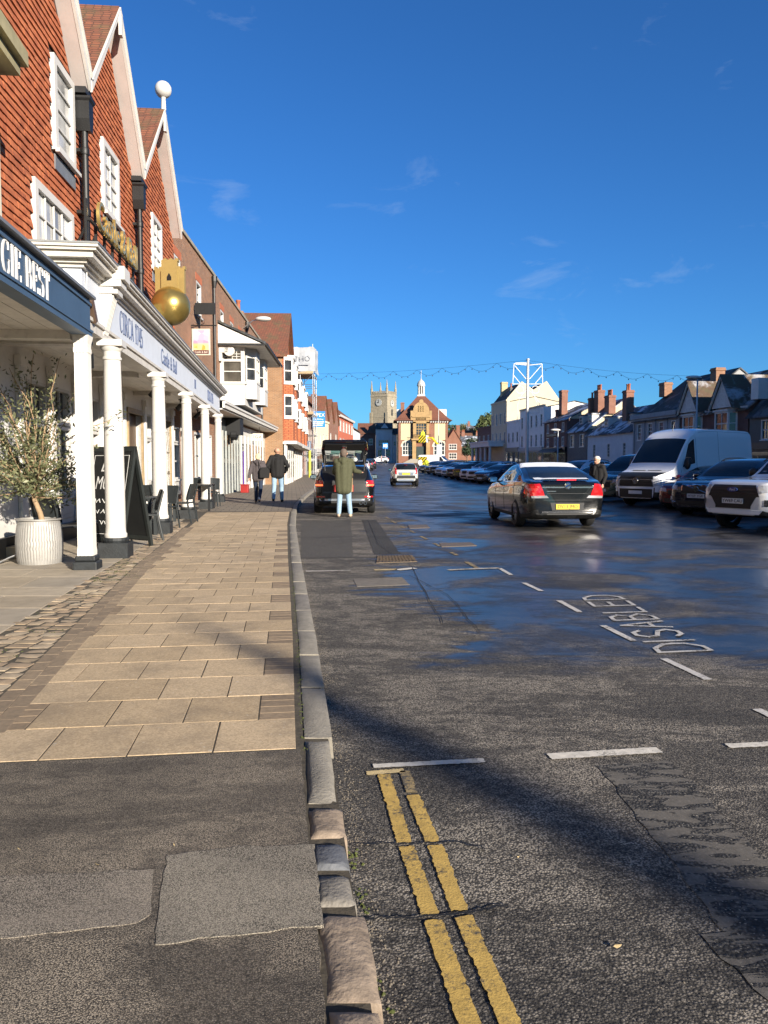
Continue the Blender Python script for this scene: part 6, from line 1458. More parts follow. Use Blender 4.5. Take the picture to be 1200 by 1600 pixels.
TYRE = RUBBER; LAMP_CLR = glass('headlamp_glass', (.35, .36, .38), .08)
LAMP_RED = NT('tail_lamp_red').done(Base_Color=(.55, .012, .015, 1), Roughness=.12, Coat_Weight=1.0); LAMP_ORG = NT('amber_lamp').done(Base_Color=(.75, .22, .02, 1), Roughness=.15)
LAMP_ON = NT('tail_lamp_lit').done(Base_Color=(.7, .05, .02, 1), Emission_Color=(1, .16, .05, 1), Emission_Strength=1.2)
PLATE_Y = pm('plate_yellow', (.72, .52, .02), .45, var=.05); PLATE_W = pm('plate_white', (.68, .68, .66), .45, var=.05)
FROST = pm('frost', (.66, .70, .76), .75, var=.1, scale=12, bump=.4, bscale=60)
def wheel_meshes(r, w, spokes, rimm, key, cache={}):
    if key in cache: return cache[key]
    b = MB(); b.lathe([(r * .62, -w / 2), (r * .90, -w / 2), (r * .985, -w * .36), (r, -w * .2), (r, w * .2), (r * .985, w * .36), (r * .90, w / 2), (r * .62, w / 2)], 30, axis='y', cap=False); t = b.mesh('tyre'); smooth_by(t, 40); t.materials.append(TYRE)
    m = MB(); m.lathe([(r * .64, -w * .48), (r * .66, -w * .46), (r * .60, -w * .40), (r * .58, w * .3)], 30, axis='y', cap=False); m.lathe([(r * .15, -w * .44), (r * .15, -w * .30)], 12, axis='y')
    for k in range(spokes):
        a = k * 2 * math.pi / spokes
        for d in (-.09, .09):
            c_, s_ = math.cos(a + d), math.sin(a + d); c2, s2_ = math.cos(a), math.sin(a); q = r * .018
            y0, y1 = w * .40, w * .33
            A = [(c2 * r * .1 - s_ * q, y0, s2_ * r * .1 + c_ * q), (c2 * r * .1 + s_ * q, y0, s2_ * r * .1 - c_ * q), (c_ * r * .62 + s_ * q, y0 + .01, s_ * r * .62 - c_ * q), (c_ * r * .62 - s_ * q, y0 + .01, s_ * r * .62 + c_ * q)]
            m.prism([(0, 0)] * 3, 0, 0) if False else None
            i0 = [m.pt((p[0], -p[1], p[2])) for p in A] + [m.pt((p[0], -y1 + .03, p[2])) for p in A]
            for f in ((0, 1, 2, 3), (0, 4, 5, 1), (1, 5, 6, 2), (2, 6, 7, 3), (3, 7, 4, 0)): m.f.append([i0[j] for j in f]); m.m.append(0)
    rm = m.mesh('rim'); smooth_by(rm, 35); rm.materials.append(rimm)
    d = MB(); d.lathe([(r * .57, -w * .26), (.001, -w * .26)], 20, axis='y', cap=False); dm = d.mesh('brake_disc'); dm.materials.append(PLASTIC)
    cache[key] = (t, rm, dm); return cache[key]
def add_text_plate(root, S, s, z, front, mat, y=0.0, w=.52, tilt=0.0, label=None):
    x = S.xend(.26, z, front); sg = -1 if front else 1; X = x + sg * .016
    b = MB(); b.box(min(X, X + sg * .012), max(X, X + sg * .012), y - w / 2, y + w / 2, z - .056, z + .056); p = b.build('number_plate', mat, root)
    M = Matrix.Translation((X + sg * .0155, y, z)) @ Matrix.Rotation(math.pi / 2 if not front else -math.pi / 2, 4, 'Z') @ FACE
    if s: text_obj(s, .102, BLACK, p, M, ext=.002, sx=.98)
    return p
def car(name, loc, heading, label, paintm, spec, cat='car', group=None, plate_f='', plate_r='', frost=False, cut=None, detail=2, z=None, glassm=None):
    """heading: direction the nose points to (x,y)"""
    L_, W_ = spec['L'], spec['W']; S = Shell(L_, W_, spec['top'], spec['belt'], spec['bot'], spec['plan'], spec.get('tum', .42))
    root = empty(name, (loc[0], loc[1], hz(loc[1]) if z is None else z), math.atan2(-heading[1], -heading[0])); tag(root, label, cat, group)
    holder = Matrix.Translation((0 if spec.get('nose0', True) else -L_ / 2, 0, 0))
    r = spec['r']; wx = spec['wx']; tw = spec.get('tw', .215)
    b = S.body(); me = b.mesh('body'); me.materials.append(paintm); me.materials.append(PLASTIC)
    clad = spec.get('clad', .10)
    for f in me.polygons:
        c = f.center
        zb_ = spl(spec['bot'], c.x)
        if c.z < zb_ + clad: f.material_index = 1
    o = mobj('body', me, None, root)
    # wheel arches cut right into the shell
    cm = MB(); ar = spec.get('arch', r * 1.13)
    for x in wx:
        for sg in (-1, 1): y0 = sg * (W_ / 2 - tw - .07); cm.lathe([(ar, min(y0, sg * W_)), (ar, max(y0, sg * W_))], 28, (x, 0, r), axis='y', m=0)
    if cut: cut(cm, S)
    cme = cm.mesh('arch_cutter'); cme.materials.append(PLASTIC); co = mobj('arch_cutter', cme); 
    md = o.modifiers.new('b', 'BOOLEAN'); md.object = co; md.operation = 'DIFFERENCE'; md.solver = 'EXACT'; md.material_mode = 'TRANSFER' if hasattr(md, 'material_mode') else md.operation
    dg = bpy.context.evaluated_depsgraph_get(); nm = bpy.data.meshes.new_from_object(o.evaluated_get(dg)); o.modifiers.clear(); o.data = nm; bpy.data.objects.remove(co)
    if cut:
        for f in nm.polygons:
            c = f.center
            if abs(c.y) <= .583 and .612 <= c.z <= 1.348 and L_ - 1.37 < c.x: f.material_index = 1
    smooth_by(nm, 32)
    for x in wx:
        for sg in (-1, 1):
            t, rm, dm = wheel_meshes(r, tw, spec.get('spokes', 10), spec.get('rim', ALLOY), (round(r, 3), tw, spec.get('spokes', 10), spec.get('rim', ALLOY).name))
            w_ = mobj('wheel', t, None, root, (x, sg * (W_ / 2 - tw / 2 - .012), r)); w_.rotation_euler = (0, rnd.uniform(0, 1) if False else 0, math.pi if sg > 0 else 0)
            if spec.get('steer') and x == wx[0]: w_.rotation_euler.z += spec['steer']
            mobj('rim', rm, None, w_); mobj('brake_disc', dm, None, w_)
    g = glassm or CARGLASS
    for nm_, cs in spec.get('glass', []):
        if nm_ in ('windscreen', 'rear_window'):
            bb = MB(); 
            x0, x1, kk = cs; n_u, n_v = 8, 10; rows = []
            for i in range(n_u + 1):
                rr_ = []
                for j in range(n_v + 1):
                    x = x0 + (x1 - x0) * i / n_u; v = -1 + 2 * j / n_v
                    k = 13 - abs(v) * (13 - kk); q = S.pt(x, min(k, 12.999), 1 if v >= 0 else -1)
                    a_ = S.pt(min(x + .04, L_), min(k, 12.999), 1 if v >= 0 else -1) - S.pt(x - .04, min(k, 12.999), 1 if v >= 0 else -1)
                    n_ = Vector((-a_.z, 0, a_.x)).normalized(); n_ = n_ if n_.z > 0 else -n_
                    rr_.append(q + n_ * .006 + Vector((0, .003 * (1 if v > 0 else -1), 0)))
                rows.append(rr_)
            for a, c in zip(rows, rows[1:]):
                for j in range(n_v): bb.face([a[j], a[j + 1], c[j + 1], c[j]])
            bb.build(nm_, g, root, smooth=60, fix=False)
        else:
            for sg in (-1, 1): S.patch(cs, sg, .005).build(nm_, g, root, smooth=60)
    for nm_, cs, m_ in spec.get('side', []):
        for sg in (-1, 1): S.patch(cs, sg, .007, 6, 4).build(nm_, m_ if m_ else paintm, root, smooth=60)
    for nm_, poly, m_, both, off in spec.get('front', []):
        for sg in ((-1, 1) if both else (1,)):
            S.endp([(y * sg, z_) for y, z_ in poly], True, off).build(nm_, m_ if m_ else paintm, root, smooth=50)
    for nm_, poly, m_, both, off in spec.get('rear', []):
        for sg in ((-1, 1) if both else (1,)):
            S.endp([(y * sg, z_) for y, z_ in poly], False, off).build(nm_, m_ if m_ else paintm, root, smooth=50)
    # door seams and handles, mirrors
    for x, k0, k1 in spec.get('seams', []):
        for sg in (-1, 1):
            bb = MB(); bb.tube([S.pt(x + (k - k0) * spec.get('seam_lean', 0), k, sg) for k in [k0 + (k1 - k0) * i / 6 for i in range(7)]], .0055, 4); bb.build('door_seam', BLACK, root)
    for x in spec.get('handles', []):
        for sg in (-1, 1):
            q = S.pt(x, 6.0, sg); MB().box(q.x - .09, q.x + .09, q.y - .018, q.y + .018, q.z - .014, q.z + .014).build('door_handle', spec.get('handle_mat', paintm), root, bevel=.006)
    if 'mirror' in spec:
        for sg in (-1, 1):
            x, zz = spec['mirror']; q = S.hw(x, zz)
            bb = MB(); bb.sphere((x - .02, sg * (q + .14), zz + .05), .12, 10, 8, sc_=(.62, 1.0, .72 * spec.get('mirror_h', 1))); bb.tube([(x + .02, sg * (q - .02), zz), (x, sg * (q + .08), zz + .02)], .03, 6); mo = bb.build('door_mirror', spec.get('mirror_mat', paintm), root, smooth=60)
            bb = MB(); bb.box(x + .04, x + .052, sg * (q + .14) - .085, sg * (q + .14) + .085, zz + .0, zz + .105 * spec.get('mirror_h', 1)); bb.build('mirror_glass', CHROME, mo)
    if plate_f is not None: add_text_plate(root, S, plate_f, spec['pz'][0], True, PLATE_W)
    if plate_r is not None: add_text_plate(root, S, plate_r, spec['pz'][1], False, PLATE_Y)
    if spec.get('rails'):
        x0, x1 = spec['rails']
        for sg in (-1, 1): MB().tube([S.pt(x0 + (x1 - x0) * i / 8, 10.6, sg) + Vector((0, 0, .045 if 0 < i < 8 else 0)) for i in range(9)], .018, 6).build('roof_rail', spec.get('rail_mat', BLACK), root)
    if spec.get('aerial'): q = S.pt(spec['aerial'], 12.99); MB().tube([q, q + Vector((.06, 0, .10))], [.02, .006], 6).build('aerial', BLACK, root)
    if frost:
        x0, x1 = frost; bb = MB(); rows = []
        for i in range(13):
            rr_ = []
            for j in range(11):
                v = -1 + .2 * j; k = 13 - abs(v) * 2.95; x = x0 + (x1 - x0) * i / 12 + .05 * noise.noise(Vector((j * .9, i, 3)))
                rr_.append(S.pt(x, min(k, 12.99), 1 if v >= 0 else -1) + Vector((0, 0, .005 + .003 * noise.noise(Vector((i * .7, j * .7, 0))))))
            rows.append(rr_)
        for a, c in zip(rows, rows[1:]):
            for j in range(10): bb.face([a[j], a[j + 1], c[j + 1], c[j]])
        bb.build('frost_cover', FROST, root, smooth=70, fix=False)
    return root, S
def mk(L, W, H, hood, nose, ws, rf, tail, wx, r, deck=None, clr=.19, belt=None, **k):
    """a spec from a few lengths: hood height, nose height, windscreen (base,top), roof end / rear screen base, tail height"""
    top = [(0, nose * .80), (.03, nose * .93), (.10, nose), (.45, nose + (hood - nose) * .55), (ws[0] - .05, hood), (ws[0] + .08, hood + .06), ((ws[0] + ws[1]) / 2, hood + (H - hood) * .58), (ws[1], H - .055), (ws[1] + .5, H - .004), ((ws[1] + rf[0]) / 2 + .2, H)]
    if deck: top += [(rf[0], H - .075), ((rf[0] + rf[1]) / 2, H - .075 - (H - .075 - deck) * .45), (rf[1], deck + .015), (L - .2, deck - .005), (L - .06, deck - .03), (L - .02, deck - .10), (L, tail)]
    else: top += [(rf[0], H - .06), ((rf[0] + rf[1]) / 2, H - .06 - (H - .06 - tail) * .40), (rf[1], tail + .05), (L - .02, tail - .02), (L, tail - .12)]
    bl = belt or [(0, nose * .78), (.25, nose - .08), (ws[0] - .2, hood - .05), (ws[0] + .6, hood - .02), (L * .75, hood + .05), (L - .4, min(hood + .06, (deck or tail) - .02)), (L, tail - .16)]
    bot = [(0, clr + .06), (.15, clr + .01), (.6, clr), (L - .7, clr + .01), (L - .15, clr + .06), (L, clr + .14)]
    plan = [(0, .66), (.03, .76), (.10, .86), (.25, .935), (.6, .985), (L * .35, 1.0), (L * .65, 1.0), (L - .6, .975), (L - .2, .92), (L - .06, .86), (L - .02, .80), (L, .72)]
    d = dict(L=L, W=W, top=top, belt=bl, bot=bot, plan=plan, wx=wx, r=r, pz=(.42, .78)); d.update(k); return d
BLK = PLASTIC
def sides(ws, rf, mids, k1=9.7):
    """side windows between pillars, in (x,k)"""
    out = []; xs = [ws[0] + .22] + list(mids) + [rf]
    for i, (a, c) in enumerate(zip(xs, xs[1:])):
        g0 = .03
        ta = a + g0 if i else ws[1] + .12; tc = c - g0 if i < len(xs) - 2 else rf - .38
        out.append(('side_window', [(a + g0 + (.1 if i == 0 else 0), 7.25), (c - g0, 7.25), (max(tc, ta + .1), k1), (ta, k1)]))
    return out
# ---- dark grey hatchback driving away, frost on its roof
sp = mk(4.83, 1.86, 1.49, .98, .80, (1.42, 2.35), (3.25, 4.35), 1.0, (.98, 3.72), .345, deck=1.08, rim=ALLOY, spokes=9, arch=.385, mirror=(1.72, 1.0), pz=(.45, .515), tum=.46,
        glass=[('windscreen', (1.50, 2.28, 11.2)), ('rear_window', (3.36, 4.20, 11.25))] + sides((1.42, 2.35), 4.08, (2.62, 3.62)),
        seams=[(1.62, 3.2, 7.1), (2.62, 3.2, 7.1), (3.62, 4.6, 7.1)], handles=(2.45, 3.45), handle_mat=CHROME,
        side=[('window_trim', [(1.72, 7.06), (4.16, 7.06), (4.16, 7.20), (1.72, 7.20)], CHROME), ('window_trim', [(2.30, 9.75), (3.76, 9.75), (3.76, 9.95), (2.30, 9.95)], CHROME), ('tail_light', [(4.46, 5.4), (4.74, 5.4), (4.76, 6.9), (4.52, 6.9)], LAMP_RED)],
        rear=[('tail_light', [(.50, .72), (.80, .74), (.84, 1.00), (.60, 1.02)], LAMP_RED, True, .012), ('reversing_lamp', [(.42, .705), (.78, .70), (.79, .75), (.47, .76)], LAMP_CLR, True, .016), ('chrome_bar', [(-.56, .925), (.56, .925), (.56, .955), (-.56, .955)], CHROME, False, .014), ('number_recess', [(-.34, .43), (.34, .43), (.38, .60), (-.38, .60)], BLK, False, .006), ('bumper_lip', [(-.84, .385), (.84, .385), (.84, .41), (-.84, .41)], ALLOY_D, False, .012), ('bumper_valance', [(-.62, .26), (.62, .26), (.70, .37), (-.70, .37)], BLK, False, .010), ('lid_seam', [(-.80, .655), (.80, .655), (.80, .663), (-.80, .663)], BLACK, False, .010), ('boot_crease', [(-.46, .80), (.46, .80), (.46, .808), (-.46, .808)], BLACK, False, .006)],
        front=[('headlight', [(.45, .60), (.80, .62), (.80, .74), (.48, .72)], LAMP_CLR, True, .01), ('grille', [(-.40, .44), (.40, .44), (.42, .66), (-.42, .66)], BLK, False, .01)])
INS = paint('dark_grey_green_paint', (.0055, .006, .0065), .16, .1, .18)
ins, S_ = car('hatchback_car', (3.62 - .06, 21.9), (-.065, 1), 'dark grey hatchback with frost on its roof driving away', INS, sp, plate_f=None, plate_r='DV13 JMO', frost=(2.22, 3.36))
ins.location = (3.93 - .0, 17.4, 0); ins.location = Vector((4.03, 16.85, 0)) + Vector((-.065, 1, 0)).normalized() * 4.83
q = S_.xend(0, .97, False); MB().lathe([(.075, -.012), (.08, .0), (.06, .012), (.06, -.012)], 16, (q + .022, 0, .97), axis='x').build('badge', CHROME, ins); MB().tube([(q + .02, -.05, .935), (q + .022, 0, .975), (q + .02, .06, 1.0)], .016, 6).build('badge_emblem', CHROME, ins)
bb = MB(); bb.box(4.50, 4.72, -.5, .5, 1.095, 1.12); bb.build('spoiler', INS, ins, bevel=.008); MB().box(4.725, 4.74, -.22, .22, 1.085, 1.115).build('brake_lamp', LAMP_RED, ins)
bb = MB()
for i in range(10):
    x0 = 4.05 + .02 * noise.noise(Vector((i, 0, 0)))
    a = -0.62 + i * .124; d0, d1 = .05 * noise.noise(Vector((i * 1.3, 1, 0))), .05 * noise.noise(Vector(((i + 1) * 1.3, 1, 0)))
    bb.face([S_.pt(x0 + .02 * noise.noise(Vector((i * .8, 3, 0))), 12.0, 1) * 0 + Vector((4.2 + d0, a, spl(sp['top'], 4.2 + d0) + .012)), Vector((4.2 + d1, a + .124, spl(sp['top'], 4.2 + d1) + .012)), Vector((4.40, a + .124, spl(sp['top'], 4.40) + .014)), Vector((4.40, a, spl(sp['top'], 4.40) + .014))])
bb.build('frost_cover', FROST, ins)
MB().box(4.815, 4.835, -.46, -.26, .845, .86).build('model_script', CHROME, ins)
# ---- black estate with its tailgate open, at the kerb
def cargo(cm, S): cm.box(S.L - 1.35, S.L + .3, -.58, .58, .62, 1.34)
spE = mk(4.64, 1.82, 1.45, .97, .80, (1.45, 2.35), (4.10, 4.55), 1.02, (.90, 3.71), .335, rim=ALLOY, spokes=7, arch=.375, mirror=(1.75, .99), pz=(.45, .62), mirror_mat=PLASTIC, tum=.42,
         glass=[('windscreen', (1.53, 2.28, 11.2))] + sides((1.45, 2.35), 4.28, (2.65, 3.55)), seams=[(1.65, 3.2, 7.1), (2.65, 3.2, 7.1), (3.55, 4.6, 7.1)], handles=(2.48, 3.38),
         rails=(2.4, 4.2), rail_mat=CHROME,
         side=[('tail_light', [(4.30, 5.9), (4.58, 5.9), (4.58, 7.15), (4.34, 7.15)], LAMP_RED)],
         rear=[('tail_light', [(.60, .82), (.84, .82), (.84, .98), (.62, .98)], LAMP_RED, True, .012), ('indicator', [(.61, .825), (.83, .825), (.83, .87), (.61, .87)], LAMP_ON, True, .016), ('bumper_bar', [(-.70, .40), (.70, .40), (.72, .46), (-.72, .46)], ALLOY, False, .012), ('reflector', [(.55, .50), (.80, .50), (.80, .54), (.56, .54)], LAMP_RED, True, .012), ('bumper_pad', [(-.58, .57), (.58, .57), (.58, .66), (-.58, .66)], BLK, False, .010), ('diffuser', [(-.6, .30), (.6, .30), (.62, .38), (-.62, .38)], BLK, False, .01)],
         front=[('headlight', [(.42, .62), (.78, .64), (.80, .74), (.45, .72)], LAMP_CLR, True, .01), ('grille', [(-.36, .50), (.36, .50), (.36, .72), (-.36, .72)], BLK, False, .01)])
EST = paint('black_estate_paint', (.006, .0065, .007), .16, .1, .25)
h = Vector((-.06, 1, 0)).normalized()
est, SE = car('estate_car', (0, 0), h, 'black estate car at the kerb with its tailgate raised', EST, spE, plate_f=None, plate_r=None, cut=cargo)
est.location = Vector((-1.12, 21.9, 0)) + h * 4.64
MB().lathe([(.045, 4.50), (.05, 4.66), (.04, 4.66), (.035, 4.52)], 12, (0, .58, .34), axis='x').build('exhaust', CHROME, est)
MB().lathe([(.045, 4.50), (.05, 4.66), (.04, 4.66), (.035, 4.52)], 12, (0, .46, .34), axis='x').build('exhaust', CHROME, est)
# raised tailgate: frame, glass and inner panel
tg = MB(); hx, hzz = 4.18, 1.44; ang = R(8)          # hinged at the roof, pointing back and slightly up
def TG(u, y, w_): return (hx + u * math.cos(ang) + w_ * math.sin(ang), y, hzz + .01 + u * math.sin(ang) - w_ * math.cos(ang))
def slab(b, u0, u1, y0a, y0b, w0, w1):
    b.loft([[TG(u0, -y0a, w0), TG(u0, y0a, w0), TG(u0, y0a, w1), TG(u0, -y0a, w1)], [TG(u1, -y0b, w0), TG(u1, y0b, w0), TG(u1, y0b, w1), TG(u1, -y0b, w1)]])
ang = R(40)
N = NT('clear_screen'); tr = N.n('BsdfTransparent'); tr.inputs[0].default_value = (.72, .78, .76, 1); gl = N.n('BsdfGlossy'); gl.inputs['Roughness'].default_value = .03; ms = N.n('MixShader'); ms.inputs[0].default_value = .1
N.t.links.new(tr.outputs[0], ms.inputs[1]); N.t.links.new(gl.outputs[0], ms.inputs[2]); N.t.links.new(ms.outputs[0], N.t.nodes['Material Output'].inputs[0]); CLEAR = N.mat
slab(tg, .0, .10, .58, .62, -.02, .05); slab(tg, .66, .98, .66, .62, -.03, .07); slab(tg, .98, 1.04, .62, .56, -.02, .05)
for sg in (-1, 1):
    A = [TG(.10, sg * .53, -.02), TG(.10, sg * .62, -.02), TG(.10, sg * .62, .05), TG(.10, sg * .53, .05)]; C_ = [TG(.66, sg * .56, -.03), TG(.66, sg * .66, -.03), TG(.66, sg * .66, .06), TG(.66, sg * .56, .06)]
    tg.loft([A, C_])
tgo = tg.build('tailgate', EST, est, bevel=.012)
b = MB(); b.face([TG(.10, -.53, .01), TG(.10, .53, .01), TG(.66, .56, .01), TG(.66, -.56, .01)]); b.build('tailgate_glass', CLEAR, tgo, fix=False)
b = MB(); b.loft([[TG(.70, -.58, .075), TG(.70, .58, .075), TG(.70, .58, .09), TG(.70, -.58, .09)], [TG(.95, -.54, .075), TG(.95, .54, .075), TG(.95, .54, .09), TG(.95, -.54, .09)]]); b.build('tailgate_trim', PLASTIC, tgo)
b = MB(); b.loft([[TG(.80, -.06, .09), TG(.80, .06, .09), TG(.80, .06, .11), TG(.80, -.06, .11)], [TG(.86, -.06, .09), TG(.86, .06, .09), TG(.86, .06, .11), TG(.86, -.06, .11)]]); b.build('tailgate_latch', CHROME, tgo)
for sg in (-1, 1): MB().tube([(4.22, sg * .56, 1.15), TG(.45, sg * .58, .05)], .014, 6).build('gas_strut', STEEL, est)
b = MB(); b.box(4.60, 4.66, -.62, .62, .62, .66); b.build('load_sill', ALLOY_D, est)
# goods in the boot
for nm, lc, sz, m_, lb, ct in (('cardboard_box', (-.98, 21.9, .66), (.09, .18, .26), pm('cardboard', (.36, .24, .13), .85, var=.1), 'brown cardboard box standing in the open boot', 'box'), ('red_crate', (-1.15, 21.95, .66), (.28, .2, .10), pm('red_plastic', (.30, .018, .015), .5), 'red crate on the boot sill of the estate', 'crate')):
    o = empty(nm, lc); tag(o, lb, ct); MB().box(-sz[0], sz[0], -sz[1], sz[1], 0, sz[2] * 2).build('carton' if ct == 'box' else 'crate_body', m_, o, bevel=.008)
    MB().box(-sz[0] + .01, sz[0] - .01, -.025, .025, sz[2] * 2, sz[2] * 2 + .004).build('tape', pm('tape', (.5, .4, .25), .4), o)
# ---- small white crossover further up the road
spA = mk(3.70, 1.74, 1.51, 1.0, .82, (1.05, 1.85), (3.15, 3.55), 1.04, (.78, 3.08), .33, rim=ALLOY_D, spokes=5, arch=.39, mirror=(1.35, 1.02), mirror_mat=PLASTIC, pz=(.5, .80), clad=.26,
         glass=[('windscreen', (1.12, 1.78, 11.2)), ('rear_window', (3.10, 3.56, 10.3))] + sides((1.05, 1.85), 3.25, (2.0, 2.75)),
         rear=[('tail_light', [(.60, .78), (.70, .80), (.74, 1.18), (.62, 1.20)], LAMP_RED, True, .014), ('rear_panel', [(-.62, .50), (.62, .50), (.58, .70), (-.58, .70)], BLK, False, .010), ('skid_plate', [(-.5, .33), (.5, .33), (.56, .44), (-.56, .44)], ALLOY, False, .012), ('boot_panel', [(-.45, .72), (.45, .72), (.52, .90), (-.52, .90)], ALLOY, False, .008), ('brake_lamp', [(-.1, 1.36), (.1, 1.36), (.1, 1.40), (-.1, 1.40)], LAMP_RED, False, .012)],
         front=[('headlight', [(.42, .66), (.76, .68), (.76, .8), (.45, .78)], LAMP_CLR, True, .01)])
h = Vector((-.05, 1, 0)).normalized(); ay, _ = car('crossover_car', (0, 0), h, 'small white and black crossover driving away up the street', paint('pearl_white_paint', (.52, .52, .50), .25, .1, .3), spA, plate_f=None, plate_r=''); ay.location = Vector((1.45, 50.4, 0)) + h * 3.7
# ---- white panel van, parked at an angle
spV = dict(L=5.9, W=1.99, top=[(0, .92), (.03, 1.02), (.1, 1.08), (.5, 1.19), (.78, 1.28), (.95, 1.46), (1.35, 1.98), (1.75, 2.42), (2.0, 2.58), (2.5, 2.70), (3.4, 2.72), (5.4, 2.72), (5.75, 2.69), (5.88, 2.62), (5.9, 2.55)], belt=[(0, .9), (.3, 1.0), (.7, 1.14), (1.0, 1.24), (2.0, 1.34), (3, 1.40), (5.9, 1.40)], bot=[(0, .30), (.2, .26), (.8, .26), (5, .32), (5.9, .38)],
           plan=[(0, .70), (.03, .78), (.10, .87), (.25, .935), (.6, .985), (1.2, 1.0), (5.2, 1.0), (5.8, .99), (5.9, .97)], tum=.075, wx=(.98, 4.62), r=.345, tw=.22, rim=ALLOY_D, spokes=8, arch=.42, pz=(.50, .9), clad=.30, mirror=(1.35, 1.42), mirror_mat=PLASTIC, mirror_h=2.4,
           glass=[('windscreen', (.98, 1.66, 10.8)), ('side_window', [(1.26, 7.3), (2.02, 7.3), (2.02, 9.3), (1.68, 9.3)])], seams=[(1.16, 3.4, 7.0), (2.12, 3.4, 10.2), (3.55, 3.4, 10.0)], handles=(2.0, 2.3), handle_mat=PLASTIC,
           front=[('grille', [(-.68, .70), (.68, .70), (.60, .93), (-.60, .93)], BLK, False, .012), ('grille_bar', [(-.66, .80), (.66, .80), (.64, .815), (-.64, .815)], ALLOY_D, False, .02), ('grille_bar', [(-.64, .86), (.64, .86), (.62, .872), (-.62, .872)], ALLOY_D, False, .02), ('headlight', [(.62, .70), (.90, .74), (.86, 1.0), (.62, .96)], LAMP_CLR, True, .012), ('bumper', [(-.92, .32), (.92, .32), (.92, .62), (-.92, .62)], BLK, False, .014), ('bumper_bar', [(-.88, .62), (.88, .62), (.88, .68), (-.88, .68)], RENDER_W, False, .018), ('bonnet_cover', [(-.66, .94), (.66, .94), (.62, 1.055), (-.62, 1.055)], BLK, False, .016)],
           side=[('panel_swage', [(2.3, 6.2), (5.6, 6.2), (5.6, 6.28), (2.3, 6.28)], BLK), ('roof_rib', [(2.3, 10.0), (5.7, 10.0), (5.7, 10.06), (2.3, 10.06)], PLASTIC)])
VANW = paint('white_van_paint', (.82, .83, .83), .3, 0, .35)
van, SV = car('panel_van', (0, 0), (-.80, -.60), 'big white panel van parked nose out among the cars on the right', VANW, spV, cat='van', plate_f='', plate_r=None); van.location = (8.50, 25.95, 0)
q = SV.xend(0, .88, True); MB().lathe([(.105, -.012), (.11, 0), (.085, .012), (.085, -.012)], 18, (q - .028, 0, .88), axis='x').build('badge', CHROME, van)
b = MB(); 
for a, c in (((-.05, .06), (-.015, -.06)), ((-.015, -.06), (.0, -.01)), ((0, -.01), (.015, -.06)), ((.015, -.06), (.05, .06))): b.tube([(q - .032, a[0], .88 + a[1]), (q - .032, c[0], .88 + c[1])], .009, 4)
b.build('badge_emblem', CHROME, van); p = SV.pt(2.1, 12.99); MB().tube([p, p + Vector((.1, 0, .3))], [.012, .005], 6).build('aerial', BLACK, van); b = MB()
for sg in (-1, 1): b.box(.60, .70, sg * .3 - .25, sg * .3 + .25, spl(spV['top'], .65) + .0, spl(spV['top'], .65) + .01)
b.build('bonnet_vents', BLACK, van)
# bonnet bra laid over the front of the bonnet
b = MB(); rows = [[SV.pt(x, 13 - abs(v) * 2.9 - .001, 1 if v >= 0 else -1) + Vector((0, 0, .010)) for v in [-1 + .2 * j for j in range(11)]] for x in (.05, .12, .2, .3, .4)]
for a, c in zip(rows, rows[1:]):
    for j in range(10): b.face([a[j], a[j + 1], c[j + 1], c[j]])
b.build('bonnet_cover', PLASTIC, van, smooth=60, fix=False)
# ---- silver pickup at the right edge
spR = mk(5.3, 1.87, 1.86, 1.20, 1.10, (1.75, 2.45), (3.35, 3.55), 1.15, (.95, 4.2), .39, deck=1.22, clr=.34, rim=ALLOY, spokes=6, arch=.46, mirror=(2.05, 1.25), mirror_mat=PLASTIC, mirror_h=1.3, pz=(.70, .8), clad=.10,
         glass=[('windscreen', (1.83, 2.40, 11.1))] + sides((1.75, 2.45), 3.45, (2.75,)),
         front=[('grille', [(-.62, .80), (.62, .80), (.52, 1.05), (-.52, 1.05)], BLK, False, .014), ('grille_bar', [(-.55, .94), (.55, .94), (.54, .965), (-.54, .965)], ALLOY_D, False, .024), ('grille_bar', [(-.58, .87), (.58, .87), (.57, .885), (-.57, .885)], ALLOY_D, False, .024), ('headlight', [(.62, .88), (.88, .92), (.86, 1.06), (.56, 1.04)], LAMP_CLR, True, .014), ('bumper_mouth', [(-.44, .60), (.44, .60), (.56, .80), (-.56, .80)], BLK, False, .012), ('skid_plate', [(-.62, .42), (.62, .42), (.70, .52), (-.70, .52)], RENDER_W, False, .02), ('lower_grille', [(-.44, .54), (.44, .54), (.44, .60), (-.44, .60)], BLK, False, .012), ('fog_lamp', [(.72, .60), (.84, .60), (.84, .74), (.72, .74)], BLK, True, .014)])
SILV = paint('silver_paint', (.62, .63, .65), .28, .25, .25)
pk, SR = car('pickup_truck', (0, 0), (-.88, -.475), 'silver pickup truck facing the street at the right edge', SILV, spR, cat='pickup', plate_f='YW69 CAU', plate_r=None); pk.location = (7.62, 16.75, -.05)
q = SR.xend(0, .95, True); b = MB(); b.lathe([(.10, -.01), (.10, .01)], 20, (0, 0, 0), axis='x'); b.T = Matrix(); o = b.build('badge', pm('badge_blue', (.02, .05, .18), .3), pk); o.location = (q - .034, 0, .95); o.scale = (1, 1.25, .5)
text_obj('Ford', .07, WL, o, Matrix.Translation((-.012, 0, 0)) @ Matrix.Rotation(-math.pi / 2, 4, 'Z') @ FACE @ Matrix.Diagonal((.8, 2.0, 1, 1)), ext=.001, shear=.3)
